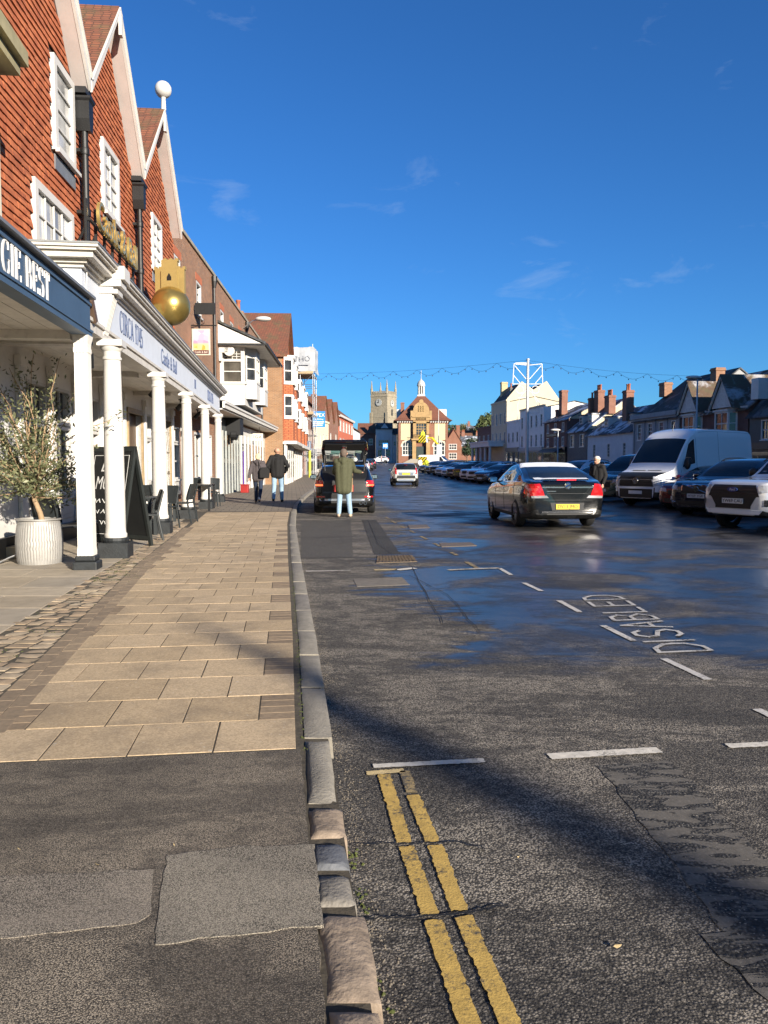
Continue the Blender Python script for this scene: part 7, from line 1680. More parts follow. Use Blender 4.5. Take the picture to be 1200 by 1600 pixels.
# ---- dark navy SUV, maroon hatchback, green people carrier
def suv(L=4.69, W=1.9, H=1.65, hood=1.08, nose=.95, **k):
    d = dict(rim=ALLOY, spokes=8, arch=.41, mirror=(1.75, 1.1), pz=(.60, .85), clr=.22, clad=.12, glass=[('windscreen', (1.53, 2.30, 11.2)), ('rear_window', (L - .52, L - .12, 10.9))] + sides((1.45, 2.40), L - .38, (2.65, 3.55)), rails=(2.4, L - .6),
             rear=[('tail_light', [(.62, .85), (.84, .85), (.82, 1.10), (.66, 1.10)], LAMP_RED, True, .012)], front=[('headlight', [(.52, .74), (.84, .76), (.84, .88), (.55, .86)], LAMP_CLR, True, .012), ('grille', [(-.42, .66), (.42, .66), (.44, .88), (-.44, .88)], BLK, False, .01), ('lower_grille', [(-.7, .34), (.7, .34), (.66, .50), (-.66, .50)], BLK, False, .01)], seams=[(1.65, 3.2, 7.1), (2.65, 3.2, 7.1)])
    d.update(k); return mk(L, W, H, hood, nose, (1.45, 2.40), (L - .55, L - .1), 1.1, (.92, L - .97), .365, **d)
NAVYP = paint('navy_paint', (.006, .012, .028), .2, .3, .3)
vo, SO = car('navy_suv', (0, 0), (-.80, -.60), 'dark navy sport utility car beside the silver pickup', NAVYP, suv(front=[('headlight', [(.56, .76), (.86, .78), (.84, .90), (.58, .88)], LAMP_CLR, True, .012), ('grille_surround', [(-.44, .64), (.44, .64), (.46, .93), (-.46, .93)], CHROME, False, .010), ('grille', [(-.42, .66), (.42, .66), (.44, .91), (-.44, .91)], BLK, False, .016), ('lower_grille', [(-.7, .34), (.7, .34), (.66, .46), (-.66, .46)], BLK, False, .01), ('bumper_blade', [(.60, .40), (.86, .46), (.86, .49), (.62, .43)], CHROME, True, .014)]), plate_f='HY69 YGK', plate_r=None); vo.location = (8.62, 21.2, -.03)
q = SO.xend(0, .79, True); b = MB(); b.lathe([(.075, -.01), (.08, 0), (.055, .01), (.055, -.01)], 18, (q - .024, 0, .79), axis='x'); b.tube([(q - .022, -.36, .68), (q - .022, .36, .90)], .010, 4); b.build('badge', CHROME, vo)
def hatch(L=4.0, W=1.75, H=1.46, **k):
    d = dict(rim=ALLOY, spokes=7, arch=.365, mirror=(1.5, .98), pz=(.42, .78), glass=[('windscreen', (1.28, 2.05, 11.2)), ('rear_window', (L - .52, L - .12, 10.9))] + sides((1.2, 2.12), L - .38, (2.35, 3.1)), rear=[('tail_light', [(.58, .80), (.78, .80), (.76, 1.04), (.62, 1.04)], LAMP_RED, True, .012), ('rear_valance', [(-.6, .32), (.6, .32), (.6, .44), (-.6, .44)], BLK, False, .01)], front=[('headlight', [(.42, .60), (.78, .63), (.76, .76), (.46, .72)], LAMP_CLR, True, .012), ('grille', [(-.36, .52), (.36, .52), (.38, .66), (-.38, .66)], BLK, False, .01), ('lower_grille', [(-.62, .28), (.62, .28), (.6, .40), (-.6, .40)], BLK, False, .01)], seams=[(1.45, 3.2, 7.1), (2.35, 3.2, 7.1)])
    d.update(k); return mk(L, W, H, .98, .80, (1.2, 2.12), (L - .6, L - .1), 1.02, (.8, L - .75), .325, **d)
re_, _ = car('maroon_hatchback', (0, 0), (-.80, -.60), 'maroon hatchback squeezed between white van and navy car', paint('maroon_paint', (.12, .008, .012), .22, .3, .3), hatch(), plate_f='', plate_r=None); re_.location = (9.12, 23.75, -.02)
spM = mk(4.6, 1.88, 1.86, 1.12, .95, (1.1, 2.05), (3.95, 4.5), 1.15, (.9, 3.75), .34, rim=ALLOY, spokes=6, arch=.38, mirror=(1.5, 1.15), pz=(.45, .8), glass=[('windscreen', (1.18, 1.98, 11.1)), ('rear_window', (4.0, 4.4, 10.9))] + sides((1.1, 2.05), 4.1, (2.4, 3.3)), front=[('headlight', [(.50, .74), (.86, .78), (.84, .90), (.54, .86)], LAMP_CLR, True, .012), ('grille', [(-.42, .56), (.42, .56), (.44, .78), (-.44, .78)], BLK, False, .01)])
mp_, _ = car('people_carrier', (0, 0), (-.80, -.60), 'dark green people carrier half hidden behind the white van', paint('dark_teal_paint_car', (.012, .05, .055), .22, .4, .3), spM, plate_f='', plate_r=None); mp_.location = (8.35, 29.6, 0)
# ---- the row of parked cars further up
cols_ = {'silver': SILV, 'white': paint('white_car_paint', (.78, .79, .80), .25, 0, .2), 'black': paint('black_car_paint', (.01, .011, .012), .2, .1, .35), 'grey': paint('grey_car_paint', (.10, .105, .11), .22, .5, .35), 'blue': paint('blue_car_paint', (.015, .035, .075), .22, .4, .3), 'dkgrey': paint('charcoal_car_paint', (.045, .047, .05), .22, .5, .35)}
rowc = [(34.0, 'grey', 'h', 'charcoal hatchback hidden behind the moving dark car'), (38.0, 'silver', 's', 'silver car parked beyond the people carrier'), (56.0, 'blue', 'h', 'dark blue hatchback nearest of the far parked row'), (59.0, 'white', 's', 'white crossover parked second in the far row'), (62.2, 'white', 's', 'white crossover with a dark grille third in the far row'), (66.0, 'dkgrey', 'r', 'charcoal hatchback parked tail out in the far row'), (70.0, 'black', 's', 'black sport utility car in the middle of the far row'), (74.0, 'white', 'h', 'white hatchback with bright headlamps in the far row'), (78.5, 'silver', 'h', 'silver hatchback beyond the black one in the far row'), (83.0, 'grey', 's', 'mid grey car well up the far row'), (88.0, 'black', 'h', 'black hatchback next to last in the far row'), (94.0, 'blue', 'h', 'dark blue car at the far end of the parked row')]
for i, (y, c_, k, lb) in enumerate(rowc):
    x = 8.5 - .0606 * (y - 25) + .35; hd = Vector((-.80, -.60, 0)).normalized()
    spx = suv() if k == 's' else hatch()
    if k == 'r':
        o, _ = car('parked_car', (0, 0), -hd, lb, cols_[c_], spx, group='cars parked along the right', plate_f=None, plate_r=''); o.location = Vector((x, y, hz(y))) - hd * spx['L'] * 0 + (-hd) * spx['L'] * 1.0
    else:
        o, _ = car('parked_car', (0, 0), hd, lb, cols_[c_], spx, group='cars parked along the right', plate_f='', plate_r=None, frost=(2.4, 3.6) if c_ in ('silver', 'white') and k == 's' else False); o.location = (x, y, hz(y))
for y, x, c_, lb in ((96, -2.6, 'silver', 'silver car parked by the left kerb near the head of the street'), (104, -2.3, 'dkgrey', 'charcoal car parked beyond it by the left kerb'), (113, -2.0, 'black', 'black car parked third along the left kerb'), (165, -.2 + 1.2, 'white', 'white car crossing before the narrow grey house')):
    hd = Vector((-.03, 1, 0)).normalized() if y < 150 else Vector((-1, .1, 0)).normalized()
    o, _ = car('parked_car', (0, 0), hd, lb, cols_[c_], hatch(), group='cars parked along the left kerb', plate_f=None, plate_r=''); o.location = Vector((x, y, hz(y))) + hd * 4.0
# ---- cherry picker working at the town hall
cpz = hz(110); sv2 = dict(spV); sv2.update(L=5.0, top=[(x * .85, z_ * .78 if z_ > 1.5 else z_ * .9) for x, z_ in spV['top']][:-4] + [(4.7, 2.12), (4.9, 2.08), (4.98, 2.0), (5.0, 1.95)], wx=(.9, 3.9), glass=[('windscreen', (.80, 1.5, 10.7)), ('side_window', [(1.05, 7.3), (1.75, 7.3), (1.75, 9.5), (1.45, 9.5)])], seams=[], handles=[], side=[], mirror=(1.2, 1.2), plan=[(0, .70), (.1, .87), (.25, .935), (.6, .985), (1.2, 1), (4.5, 1), (4.9, .99), (5, .97)], bot=[(0, .3), (.2, .26), (4, .3), (5, .36)], belt=[(0, .85), (.7, 1.0), (2, 1.15), (5, 1.15)])
cp, SC = car('cherry_picker_van', (0, 0), (.93, -.36), 'white cherry picker van with yellow chevrons and raised boom near the town hall', cols_['white'], sv2, cat='van', plate_f=None, plate_r=None); cp.location = (10.0, 112, cpz)
CHV = NT('chevrons'); xx, yy, zz = CHV.sep(CHV.obj())[:3]; w_ = CHV.math('FRACT', CHV.math('MULTIPLY', CHV.math('ADD', CHV.math('ABSOLUTE', CHV.math('ADD', yy, xx)), zz), 2.2)); CHVM = CHV.done(Base_Color=CHV.mix(CHV.math('GREATER_THAN', w_, .5), (.75, .60, .02), (.02, .02, .02)), Roughness=.5)
MB().box(5.02, 5.04, -.92, .92, .5, 1.9).build('chevron_panel', CHVM, cp); MB().box(3.6, 4.9, .98, 1.01, .6, 1.8).build('chevron_panel', CHVM, cp); MB().box(3.6, 4.9, -1.01, -.98, .6, 1.8).build('chevron_panel', CHVM, cp)
YELP = pm('machine_yellow', (.75, .50, .02), .4, var=.08)
MB().box(1.7, 2.4, -.3, .3, 2.1, 3.6).build('boom_turret', cols_['white'], cp, bevel=.05); MB().tube([(2.0, 0, 3.3), (3.2, .0, 4.6)], .16, 8).build('boom', YELP, cp); MB().tube([(3.2, 0, 4.6), (4.0, 0, 4.6)], .10, 8).build('jib', YELP, cp)
b = MB(); b.box(3.9, 5.0, -.6, .6, 3.9, 3.98); b.box(3.9, 3.95, -.6, .6, 3.9, 4.95); b.box(4.95, 5.0, -.6, .6, 3.9, 4.95); b.box(3.9, 5, -.6, -.55, 3.9, 4.95); b.box(3.9, 5, .55, .6, 3.9, 4.95); b.build('basket', cols_['white'], cp)
MB().box(3.92, 5.02, .605, .63, 3.9, 4.95).build('basket_chevrons', CHVM, cp); MB().box(3.92, 5.02, -.63, -.605, 3.9, 4.95).build('basket_chevrons', CHVM, cp); MB().box(5.005, 5.03, -.6, .6, 3.9, 4.95).build('basket_chevrons', CHVM, cp)
# ================================================================== PLANTS, FURNITURE
# olive tree in a ribbed metal tub
pt = empty('ribbed_planter', (-4.62, 10.25, .125)); tag(pt, 'pale ribbed metal tub holding the olive tree by the fluted post', 'planter')
b = MB(); rings = []; NR = 144
for i in range(17):
    t = i / 16; z_ = .58 * t; r0 = .245 + .05 * math.sin(math.pi * (t * .75 + .18)); ring = []
    for k in range(NR):
        a = 2 * math.pi * (k + .45 * math.sin(t * 30) * (1 if .3 < t < .62 else .1)) / NR; rr_ = r0 + .003 * (1 if k % 3 else -1) * (1 if .03 < t < .94 else 0); ring.append((rr_ * math.cos(a), rr_ * math.sin(a), z_))
    rings.append(ring)
rings += [[(.292 * math.cos(2 * math.pi * k / NR), .292 * math.sin(2 * math.pi * k / NR), .585) for k in range(NR)], [(.292 * math.cos(2 * math.pi * k / NR), .292 * math.sin(2 * math.pi * k / NR), .60) for k in range(NR)], [(.262 * math.cos(2 * math.pi * k / NR), .262 * math.sin(2 * math.pi * k / NR), .60) for k in range(NR)], [(.258 * math.cos(2 * math.pi * k / NR), .258 * math.sin(2 * math.pi * k / NR), .54) for k in range(NR)]]
b.loft(rings, cap=False); b.build('tub', pm('tub_zinc', (.34, .33, .31), .55, .35, var=.14, dirt=.2), pt, smooth=35)
MB().lathe([(.262, .54), (.15, .55), (.001, .555)], 20).build('soil', SOIL, pt)
MB().tube([(-.27, -.05, .12), (-.36, -.12, .08), (-.5, -.2, .0)], .012, 6).build('tub_handle', STEEL, pt)
ot = empty('olive_tree', (-4.62, 10.25, .68)); tag(ot, 'small olive tree with grey-green leaves growing in the ribbed tub', 'tree')
b = MB(); b.tube([(.06, 0, -.05), (.02, 0, .12), (-.06, .02, .30), (-.07, .02, .48)], [.042, .036, .032, .026], 8); b.build('trunk', pm('olive_bark', (.32, .22, .13), .85, var=.2, scale=12, bump=.5), ot, smooth=50)
tw_ = MB(); lf = [MB(), MB()]
for k in range(58):
    a = rnd.uniform(0, 6.28); el = rnd.uniform(-.15, 1.5); l = rnd.uniform(.5, .85) * (1.75 if el > .9 else (1.15 if el > .4 else .8))
    d = Vector((math.cos(a) * math.cos(el), math.sin(a) * math.cos(el), math.sin(el))); p0 = Vector((-.06, .02, rnd.uniform(.30, .55))); pts = [p0]; q = p0.copy()
    for s_ in range(7):
        d = (d + Vector((rnd.gauss(0, .16), rnd.gauss(0, .16), rnd.gauss(.03, .12)))).normalized(); q = q + d * l / 6; pts.append(q.copy())
        for _ in range(18 if s_ > 1 else 5):
            p = q - d * rnd.uniform(0, l / 6) + Vector((rnd.gauss(0, .05), rnd.gauss(0, .05), rnd.gauss(0, .05))); ld = (d * .4 + Vector((rnd.gauss(0, .7), rnd.gauss(0, .7), rnd.gauss(.15, .6)))).normalized(); sd = ld.orthogonal().normalized(); sd = (Matrix.Rotation(rnd.uniform(0, 6.28), 3, ld) @ sd); L2_ = rnd.uniform(.045, .08); w_ = L2_ * .19
            lf[rnd.random() < .25].face([p, p + ld * L2_ * .5 + sd * w_, p + ld * L2_, p + ld * L2_ * .5 - sd * w_])
    tw_.tube(pts, [.011 * (1 - i / 9) + .0015 for i in range(len(pts))], 5)
tw_.build('branches', MATS['olive_bark'], ot)
lf[0].build('crown', pm('olive_leaf', (.085, .095, .042), .55, var=.4, scale=14), ot, fix=False); lf[1].build('crown', pm('olive_leaf_pale', (.20, .21, .11), .55, var=.3, scale=14), ot, fix=False)
o = empty('stone_step', (-5.35, 10.95, .12)); tag(o, 'worn stone step by the wall behind the planter', 'step'); MB().box(-.45, .32, -.25, .3, 0, .17).build('tread', pm('step_limestone', (.36, .30, .22), .85, var=.2, bump=.4), o, bevel=.015)
# A-board with chalk lettering
ab = empty('chalk_a_board', (-4.33, 12.35, .125), R(-30)); tag(ab, 'dark folding chalk board with white lettering behind the first column', 'sign board')
BOARD = pm('chalkboard', (.007, .008, .008), .7, var=.3); FRB = pm('board_frame', (.018, .022, .021), .55)
def leaf(sg):
    T = Matrix.Translation((0, 0, 1.58)) @ Matrix.Rotation(R(11) * sg, 4, 'X'); b = MB(); b.T = T
    b.box(-.46, .46, -.012, .012, -1.52, 0); o_ = b.build('board_leaf', BOARD, ab); f = MB(); f.T = T
    for x0, x1, z0, z1 in ((-.5, -.44, -1.62, .02), (.44, .5, -1.62, .02), (-.439, .439, -.06, .021), (-.439, .439, -1.50, -1.44)): f.box(x0, x1, -.024, .024, z0, z1)
    f.build('leaf_frame', FRB, o_); return o_, T
l1, T1 = leaf(-1); l2, T2 = leaf(1)
CH = pm('chalk', (.62, .62, .60), .8)
def chalk(s, size, z, sx=1.0, sh=.0, x=0): text_obj(s, size, CH, l1, T1 @ Matrix.Translation((x, -.014, z)) @ FACE, ext=.001, sx=sx, shear=sh)
chalk('Live', .28, -.30, 1.0, .3); chalk('MUSIC', .30, -.58, .7, .15)
for k in range(9):
    b = MB(); b.T = T1; x0, z0 = -.28 + .19 * (k % 3), -.86 - .17 * (k // 3); b.tube([(x0 + .03 * i, -.016, z0 + .035 * math.sin(i * 2.1 + k)) for i in range(6)], .006, 4); b.build('chalk_scribble', CH, l1)
b = MB(); b.T = T1
for x0, x1, z0, z1 in ((-.4, -.392, -1.38, -.12), (.392, .4, -1.38, -.12), (-.391, .391, -.128, -.12), (-.391, .391, -1.388, -1.38)): b.box(x0, x1, -.0155, -.0125, z0, z1)
b.build('chalk_border', CH, l1)
MB().tube([(-.44, .12, .95), (-.44, -.12, .95)], .006, 4).build('stay_chain', STEEL, ab)
# café chairs and tables under the canopy
GREYP = pm('grey_resin', (.020, .025, .027), .5, var=.2, bump=.2, bscale=80)
def chair_proto():
    t = empty('cafe_chair'); b = MB(); b.box(-.23, .23, -.22, .22, .43, .46); b.build('seat', GREYP, t, bevel=.012)
    b = MB(); rows = []
    for i in range(7):
        z_ = .52 + .36 * i / 6; y_ = .21 + .10 * (i / 6) ** 1.4; rows.append([(x, y_ + .03 * (x / .22) ** 2 * -1, z_) for x in (-.22, -.12, 0, .12, .22)])
    for sg in (0, 1):
        for a, c in zip(rows, rows[1:]):
            for j in range(4): q = [Vector(a[j]), Vector(a[j + 1]), Vector(c[j + 1]), Vector(c[j])]; b.face([p + Vector((0, .018 * sg, 0)) for p in (q if sg else q[::-1])])
    b.build('backrest', GREYP, t, smooth=60, fix=False)
    for sx in (-1, 1):
        b = MB(); b.tube([(sx * .20, -.19, .44), (sx * .225, -.23, 0)], [.022, .016], 6); b.build('leg', GREYP, t); b = MB(); b.tube([(sx * .21, .31, .86), (sx * .205, .21, .48), (sx * .215, .24, .3), (sx * .225, .30, 0)], [.018, .022, .022, .016], 6); b.build('leg', GREYP, t)
    return t
cp0 = chair_proto(); first = [True]
def chair(y, off, rz, lb):
    o = cp0 if first[0] else copy_tree(cp0); first[0] = False
    p = on(L0, y); o.location = (p.x - off, p.y, .125); o.rotation_euler = (0, 0, rz); tag(o, lb, 'chair', 'grey cafe chairs under the canopy')
chair(10.75, .75, R(160), 'grey chair just behind the fluted post'); chair(13.35, .05, R(-70), 'grey chair right of the chalk board'); chair(13.9, .65, R(120), 'grey chair between chalk board and wall')
chair(15.75, .15, R(-20), 'grey chair just beyond the second column'); chair(16.7, .45, R(150), 'grey chair facing the near bistro table'); chair(17.45, -.02, R(-95), 'grey chair turned sideways by the third column')
chair(20.1, .75, R(60), 'grey chair left of the black table'); chair(23.9, -.05, R(5), 'grey chair with its back to us beyond the fourth column'); chair(24.6, .1, R(20), 'grey chair behind the one beyond the fourth column'); chair(25.3, .55, R(170), 'farthest grey chair facing the black table')
def table(y, off, w, d, h_, lb, mat):
    p = on(L0, y); t = empty('cafe_table', (p.x - off, p.y, .125), R(7)); tag(t, lb, 'table', 'cafe tables under the canopy'); MB().box(-w, w, -d, d, h_ - .03, h_).build('tabletop', mat, t, bevel=.006)
    for sx in (-1, 1):
        for sy_ in (-1, 1): MB().box(sx * (w - .05) - .03, sx * (w - .05) + .03, sy_ * (d - .05) - .03, sy_ * (d - .05) + .03, 0, h_ - .031).build('leg', mat, t)
table(14.0, .3, .32, .32, .73, 'small grey table beyond the chalk board', GREYP); table(17.3, .45, .33, .33, .73, 'grey bistro table near the third column', GREYP); table(22.3, .15, .40, .75, .74, 'long black table between the fourth and fifth columns', BLACK)
o = empty('red_box', (-6.45, 35.6, .125)); tag(o, 'bright red box on the pavement by the white shopfront', 'box'); MB().box(-.18, .18, -.15, .15, 0, .35).build('box_body', MATS['red_plastic'], o, bevel=.02); MB().box(-.2, .2, -.17, .17, .35, .39).build('lid', MATS['red_plastic'], o, bevel=.01)

# ================================================================== PEOPLE
def blob(name, parts, mat, parent, voxel=.014, smooth=4):
    b = MB()
    for p0, p1, r0, r1 in parts:
        p0, p1 = Vector(p0), Vector(p1); d = p1 - p0; l = d.length
        if l < 1e-5: b.sphere(p0, r0, 12, 8); continue
        q = d.to_track_quat('Z', 'Y').to_matrix().to_4x4(); b.T = Matrix.Translation(p0) @ q
        prof = [(max(r0 * math.sin(a), .001), -r0 * math.cos(a)) for a in [R(5 + 85 * i / 4) for i in range(5)]] + [(max(r1 * math.sin(a), .001), l - r1 * math.cos(a)) for a in [R(90 + 85 * i / 4) for i in range(5)]]
        b.lathe(prof, 12); b.T = Matrix()
    me = b.mesh(name); o = mobj(name, me)
    m = o.modifiers.new('r', 'REMESH'); m.mode = 'VOXEL'; m.voxel_size = voxel; m.use_smooth_shade = True
    s = o.modifiers.new('s', 'SMOOTH'); s.factor = .5; s.iterations = smooth
    dg = bpy.context.evaluated_depsgraph_get(); nm = bpy.data.meshes.new_from_object(o.evaluated_get(dg)); bpy.data.objects.remove(o); bpy.data.meshes.remove(me)
    nm.name = name; nm.materials.clear(); nm.materials.append(mat)
    for p in nm.polygons: p.use_smooth = True
    return mobj(name, nm, None, parent)
SKIN = pm('skin', (.48, .27, .18), .55, var=.1, scale=14)
def hand(w, e, parts, curl=.5, thumb=1):
    """palm, four unequal bent fingers and a thumb from the side of the palm; w wrist, e elbow"""
    d = (Vector(w) - Vector(e)).normalized(); side = d.cross(Vector((0, 1, 0)) if abs(d.y) < .9 else Vector((1, 0, 0))).normalized(); fw = d.cross(side)
    w = Vector(w); parts.append((w, w + d * .05, .026, .030))
    for s_ in (-1, 1): parts.append((w + d * .03 + fw * .018 * s_, w + d * .085 + fw * .028 * s_, .018, .016))
    for k in range(4):
        o_ = (k - 1.5) * .019; l = (.068, .08, .076, .058)[k]; p = w + d * .088 + fw * o_; m_ = p + d * l * .5 + side * l * .12 * thumb * curl; t = m_ + d * l * .4 * (1 - curl * .5) + side * l * .5 * curl * thumb
        parts.append((p, m_, .0095, .0088)); parts.append((m_, t, .0088, .0075))
    p = w + d * .035 + fw * .03; parts.append((p, p + d * .035 + fw * .022 + side * .01 * thumb, .011, .010)); parts.append((p + d * .035 + fw * .022 + side * .01 * thumb, p + d * .068 + fw * .024 + side * .02 * thumb, .010, .008))
def person(label, loc, facing, H, pose, coat, legs, shoes, hair, hem=.78, coat_r=1.0, hood=False, hairlen=0, group=None, z=None, detail=True, bulk=1.0, scarf=None):
    s = H / 1.8; root = empty('person', (loc[0], loc[1], (.125 if z is None else z)), math.atan2(facing[1], facing[0]) - math.pi / 2); tag(root, label, 'person', group)
    V = lambda x, y, z_: Vector((x * s, y * s, z_ * s)); k = bulk * s
    ln = pose.get('lean', 0); hipc = V(0, 0, .94); sh = {sg: V(.185 * sg, ln * .5, 1.46) for sg in (-1, 1)}
    kn = {sg: V(*pose['knee'][sg]) for sg in (-1, 1)}; an = {sg: V(*pose['ankle'][sg]) for sg in (-1, 1)}; el = {sg: V(*pose['elbow'][sg]) for sg in (-1, 1)}; wr = {sg: V(*pose['wrist'][sg]) for sg in (-1, 1)}
    hp = {sg: V(.10 * sg, 0, .92) for sg in (-1, 1)}; hd = V(pose.get('hx', 0), ln * .8 + pose.get('hy', 0), 1.655); nk = V(0, ln * .55, 1.50)
    P = [(V(-.08, 0, .98), V(-.10, ln * .3, 1.30), .11 * s, .12 * s), (V(.08, 0, .98), V(.10, ln * .3, 1.30), .11 * s, .12 * s), (V(0, ln * .3, 1.3), nk, .11 * s, .06 * s), (nk, hd - V(0, 0, .02), .052 * s, .05 * s), (sh[-1], sh[1], .065 * s, .065 * s)]
    P += [(hd + V(0, -.015, .04), hd + V(0, .012, .045), .092 * s, .085 * s), (hd + V(0, .02, -.06), hd + V(0, .025, .0), .062 * s, .075 * s), (hd + V(0, .085, -.02), hd + V(0, .112, -.035), .010 * s, .014 * s)]
    for sg in (-1, 1):
        P += [(hp[sg], kn[sg], .085 * s, .058 * s), (kn[sg], an[sg], .056 * s, .04 * s), (sh[sg], el[sg], .052 * s, .042 * s), (el[sg], wr[sg], .04 * s, .028 * s), (hd + V(sg * .088, -.005, -.015), hd + V(sg * .098, -.015, .025), .012 * s, .014 * s), (an[sg] + V(0, -.03, -.035), an[sg] + V(sg * .02, .14, -.05), .034 * s, .026 * s)]
        hand(wr[sg], el[sg], P, pose.get('curl', .5), sg)
    body = blob('body', P, SKIN, root, .013 * s if detail else .03, 3)
    if detail:
        for sg in (-1, 1): MB().sphere(hd + V(sg * .033, .098, .005), .011 * s, 8, 6).build('eye', BLACK, root)
        MB().box(hd.x - .022 * s, hd.x + .022 * s, hd.y + .090 * s, hd.y + .097 * s, hd.z - .068 * s, hd.z - .062 * s).build('mouth', pm('lips', (.30, .10, .08), .5), root)
    # coat or jacket with sleeves
    C_ = [(V(-.085, -.01, hem + .10), V(-.115, ln * .3, 1.34), .125 * k * coat_r, .125 * k), (V(.085, -.01, hem + .10), V(.115, ln * .3, 1.34), .125 * k * coat_r, .125 * k), (V(0, -.03, hem + .1), V(0, ln * .3 - .03, 1.32), .12 * k * coat_r, .13 * k), (V(0, .04, hem + .1), V(0, ln * .3 + .04, 1.30), .12 * k * coat_r, .12 * k), (sh[-1], sh[1], .088 * k, .088 * k), (V(0, ln * .4, 1.42), nk - V(0, 0, .01), .11 * k, .072 * k)]
    for sg in (-1, 1): C_ += [(sh[sg], el[sg], .080 * k, .068 * k), (el[sg], wr[sg], .066 * k, .052 * k)]
    if hood: C_ += [(V(-.07, ln - .10, 1.50), V(.07, ln - .10, 1.50), .075 * k, .075 * k), (V(0, ln - .15, 1.42), V(0, ln - .12, 1.52), .07 * k, .07 * k)]
    elif not scarf: C_ += [(V(-.03, ln * .5 - .03, 1.53), V(.03, ln * .5 - .03, 1.53), .062 * k, .062 * k)]
    blob('coat', C_, coat, root, .016 if detail else .035, 4)
    T_ = [(V(-.06, 0, .95), V(.06, 0, .95), .115 * k, .115 * k)]
    for sg in (-1, 1): T_ += [(hp[sg], kn[sg], .100 * s, .074 * s), (kn[sg], an[sg] + V(0, 0, .03), .073 * s, .062 * s)]
    blob('trousers', T_, legs, root, .016 if detail else .035, 3)
    for sg in (-1, 1): blob('shoe', [(an[sg] + V(0, -.035, -.035), an[sg] + V(sg * .02, .15, -.045), .043 * s, .036 * s), (an[sg] + V(0, 0, .03), an[sg] + V(0, 0, -.03), .05 * s, .045 * s)], shoes, root, .014 if detail else .035, 2)
    if hair is not None:
        Hh = [(hd + V(0, -.025, .055), hd + V(0, .005, .065), .098 * s, .088 * s), (hd + V(0, -.045, -.01), hd + V(0, -.03, .05), .078 * s, .085 * s)]
        if hairlen: Hh += [(hd + V(-.05, -.055, .0), hd + V(-.05, -.06, -hairlen), .055 * s, .04 * s), (hd + V(.05, -.055, .0), hd + V(.05, -.06, -hairlen), .055 * s, .04 * s), (hd + V(0, -.07, .0), hd + V(0, -.075, -hairlen), .055 * s, .045 * s)]
        blob('hair', Hh, hair, root, .012 if detail else .03, 2)
    if scarf: blob('scarf', [(nk + V(-.05, .04, .0), nk + V(.05, .04, .0), .075 * s, .075 * s), (nk + V(-.05, -.04, .01), nk + V(.05, -.04, .01), .07 * s, .07 * s), (nk + V(.03, .12, -.05), nk + V(.04, .14, -.28), .05 * s, .045 * s)], scarf, root, .014, 3)
    return root
def cloth(name, c, rough=.85, var=.15, scale=18, bump=.5): return pm(name, c, rough, var=var, scale=scale, bump=bump, bscale=55)
JEANS = cloth('light_denim', (.26, .38, .50)); DJEANS = cloth('dark_denim', (.018, .03, .06)); OLIVE = cloth('olive_parka', (.066, .068, .034)); BLK_C = cloth('black_coat', (.0075, .007, .007)); MAUVE = cloth('mauve_quilt', (.07, .058, .06))
STAND = dict(knee={-1: (-.11, .03, .50), 1: (.11, .03, .50)}, ankle={-1: (-.12, 0, .085), 1: (.13, 0, .085)}, elbow={-1: (-.28, -.02, 1.18), 1: (.28, -.02, 1.18)}, wrist={-1: (-.28, .06, .92), 1: (.28, .06, .92)})
REACH = dict(knee={-1: (-.11, .03, .50), 1: (.13, .03, .50)}, ankle={-1: (-.13, -.02, .085), 1: (.17, .0, .085)}, elbow={-1: (-.25, .18, 1.18), 1: (.28, .22, 1.22)}, wrist={-1: (-.20, .44, 1.10), 1: (.42, .46, 1.18)}, lean=.08, hy=.03)
WALK1 = dict(knee={-1: (-.09, .20, .52), 1: (.09, -.06, .50)}, ankle={-1: (-.09, .10, .10), 1: (.07, -.30, .16)}, elbow={-1: (-.27, -.08, 1.19), 1: (.27, .02, 1.19)}, wrist={-1: (-.30, -.10, .95), 1: (.31, .14, .98)}, lean=.03)
WALK2 = dict(knee={-1: (-.11, -.03, .50), 1: (.11, .16, .52)}, ankle={-1: (-.11, -.22, .13), 1: (.12, .16, .09)}, elbow={-1: (-.32, -.08, 1.20), 1: (.34, -.08, 1.20)}, wrist={-1: (-.22, .14, 1.0), 1: (.24, .14, 1.0)}, lean=.03)
person('person in an olive hooded parka and pale jeans leaning into the open boot', (-1.10, 20.95), (0, 1), 1.87, REACH, OLIVE, JEANS, cloth('beige_suede', (.50, .38, .28)), cloth('brown_grey_hair', (.12, .09, .07)), hem=.62, hood=True, z=0.0, bulk=1.04)
w1 = person('person with fair hair in a quilted grey jacket walking away with a black bag', (-4.22, 25.75), (-.05, 1), 1.68, WALK1, MAUVE, DJEANS, cloth('brown_boots', (.09, .055, .035)), cloth('blonde_hair', (.60, .48, .30)), hem=.80, hood=True, hairlen=.02, z=.122)
b = MB(); b.prism([(-.16, -.2), (.16, -.2), (.18, .05), (.1, .16), (-.1, .16), (-.17, .05)], -.05, .05, 'xz'); bo = b.build('shoulder_bag', BLK_C, None, bevel=.03)
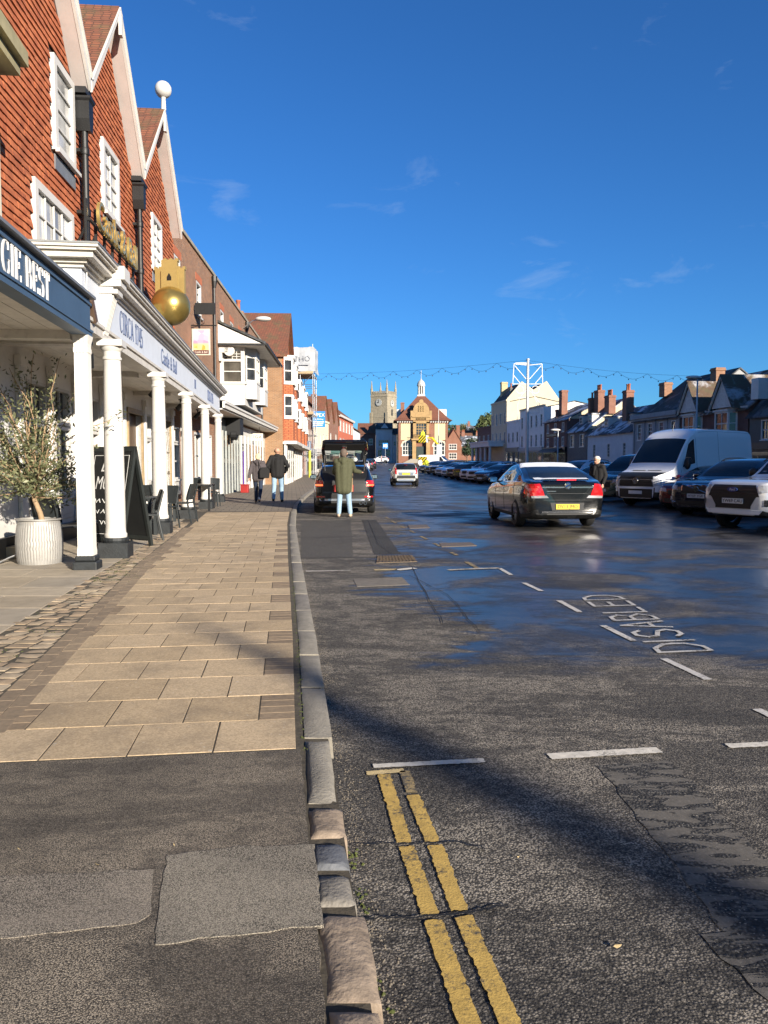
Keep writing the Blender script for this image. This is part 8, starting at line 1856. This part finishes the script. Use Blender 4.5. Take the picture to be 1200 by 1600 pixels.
bg_ = empty('shoulder_bag', (-3.98, 25.57, 1.18), R(15)); tag(bg_, 'black shoulder bag hanging behind the quilted jacket', 'bag'); bo.name = 'bag_body'; bo.parent = bg_; MB().tube([(-.12, 0, .1), (-.18, .05, .32), (-.2, .12, .40)], .014, 6).build('strap', BLK_C, bg_)
person('tall person with short grey hair in a black jacket and jeans walking away', (-3.66, 26.4), (-.03, 1), 1.90, WALK2, BLK_C, JEANS, cloth('black_boots', (.015, .014, .014)), None, hem=.80, z=.122, bulk=1.05)
person('person with short white hair in a long black coat and scarf walking beside the van', (6.22, 22.4), (-.75, -.66), 1.68, dict(knee={-1: (-.09, .14, .50), 1: (.09, -.02, .50)}, ankle={-1: (-.09, .06, .09), 1: (.09, -.20, .12)}, elbow={-1: (-.27, -.04, 1.2), 1: (.28, -.06, 1.2)}, wrist={-1: (-.27, .10, .95), 1: (.31, .02, .94)}, hy=.05), BLK_C, cloth('black_trousers', (.012, .012, .013)), cloth('black_boots', (.015, .014, .014)), cloth('white_hair', (.62, .58, .50)), hem=.55, z=0, scarf=BLK_C)
HV = cloth('hi_vis', (.62, .68, .04)); WJ = cloth('white_jacket', (.60, .60, .60)); DKT_ = cloth('dark_trousers', (.03, .03, .035))
person('worker in yellow standing in the cherry picker basket', (5.72, 113.7), (0, 1), 1.75, STAND, HV, DKT_, BLK_C, cloth('hard_hat_yellow', (.7, .55, .03)), z=cpz + 3.98, detail=False)
person('person in a white jacket beside the cherry picker', (4.6, 98), (.3, -1), 1.72, WALK1, WJ, DKT_, BLK_C, cloth('dark_hair', (.04, .03, .02)), z=hz(98), detail=False); person('worker in a yellow hi-vis jacket by the parked cars', (5.3, 96), (-.3, -1), 1.75, STAND, HV, DKT_, BLK_C, cloth('dark_hair', (.04, .03, .02)), z=hz(96), detail=False)
person('person in a pale pink top crossing near the pillar box', (2.9 - 3.4, 150), (1, 0), 1.7, WALK1, cloth('pale_pink', (.6, .38, .38)), DKT_, BLK_C, cloth('dark_hair', (.04, .03, .02)), z=hz(150), detail=False); person('person in white near the left kerb cars', (-4.4, 118), (.1, -1), 1.7, WALK2, WJ, DKT_, BLK_C, cloth('dark_hair', (.04, .03, .02)), z=hz(118) + .12, detail=False)
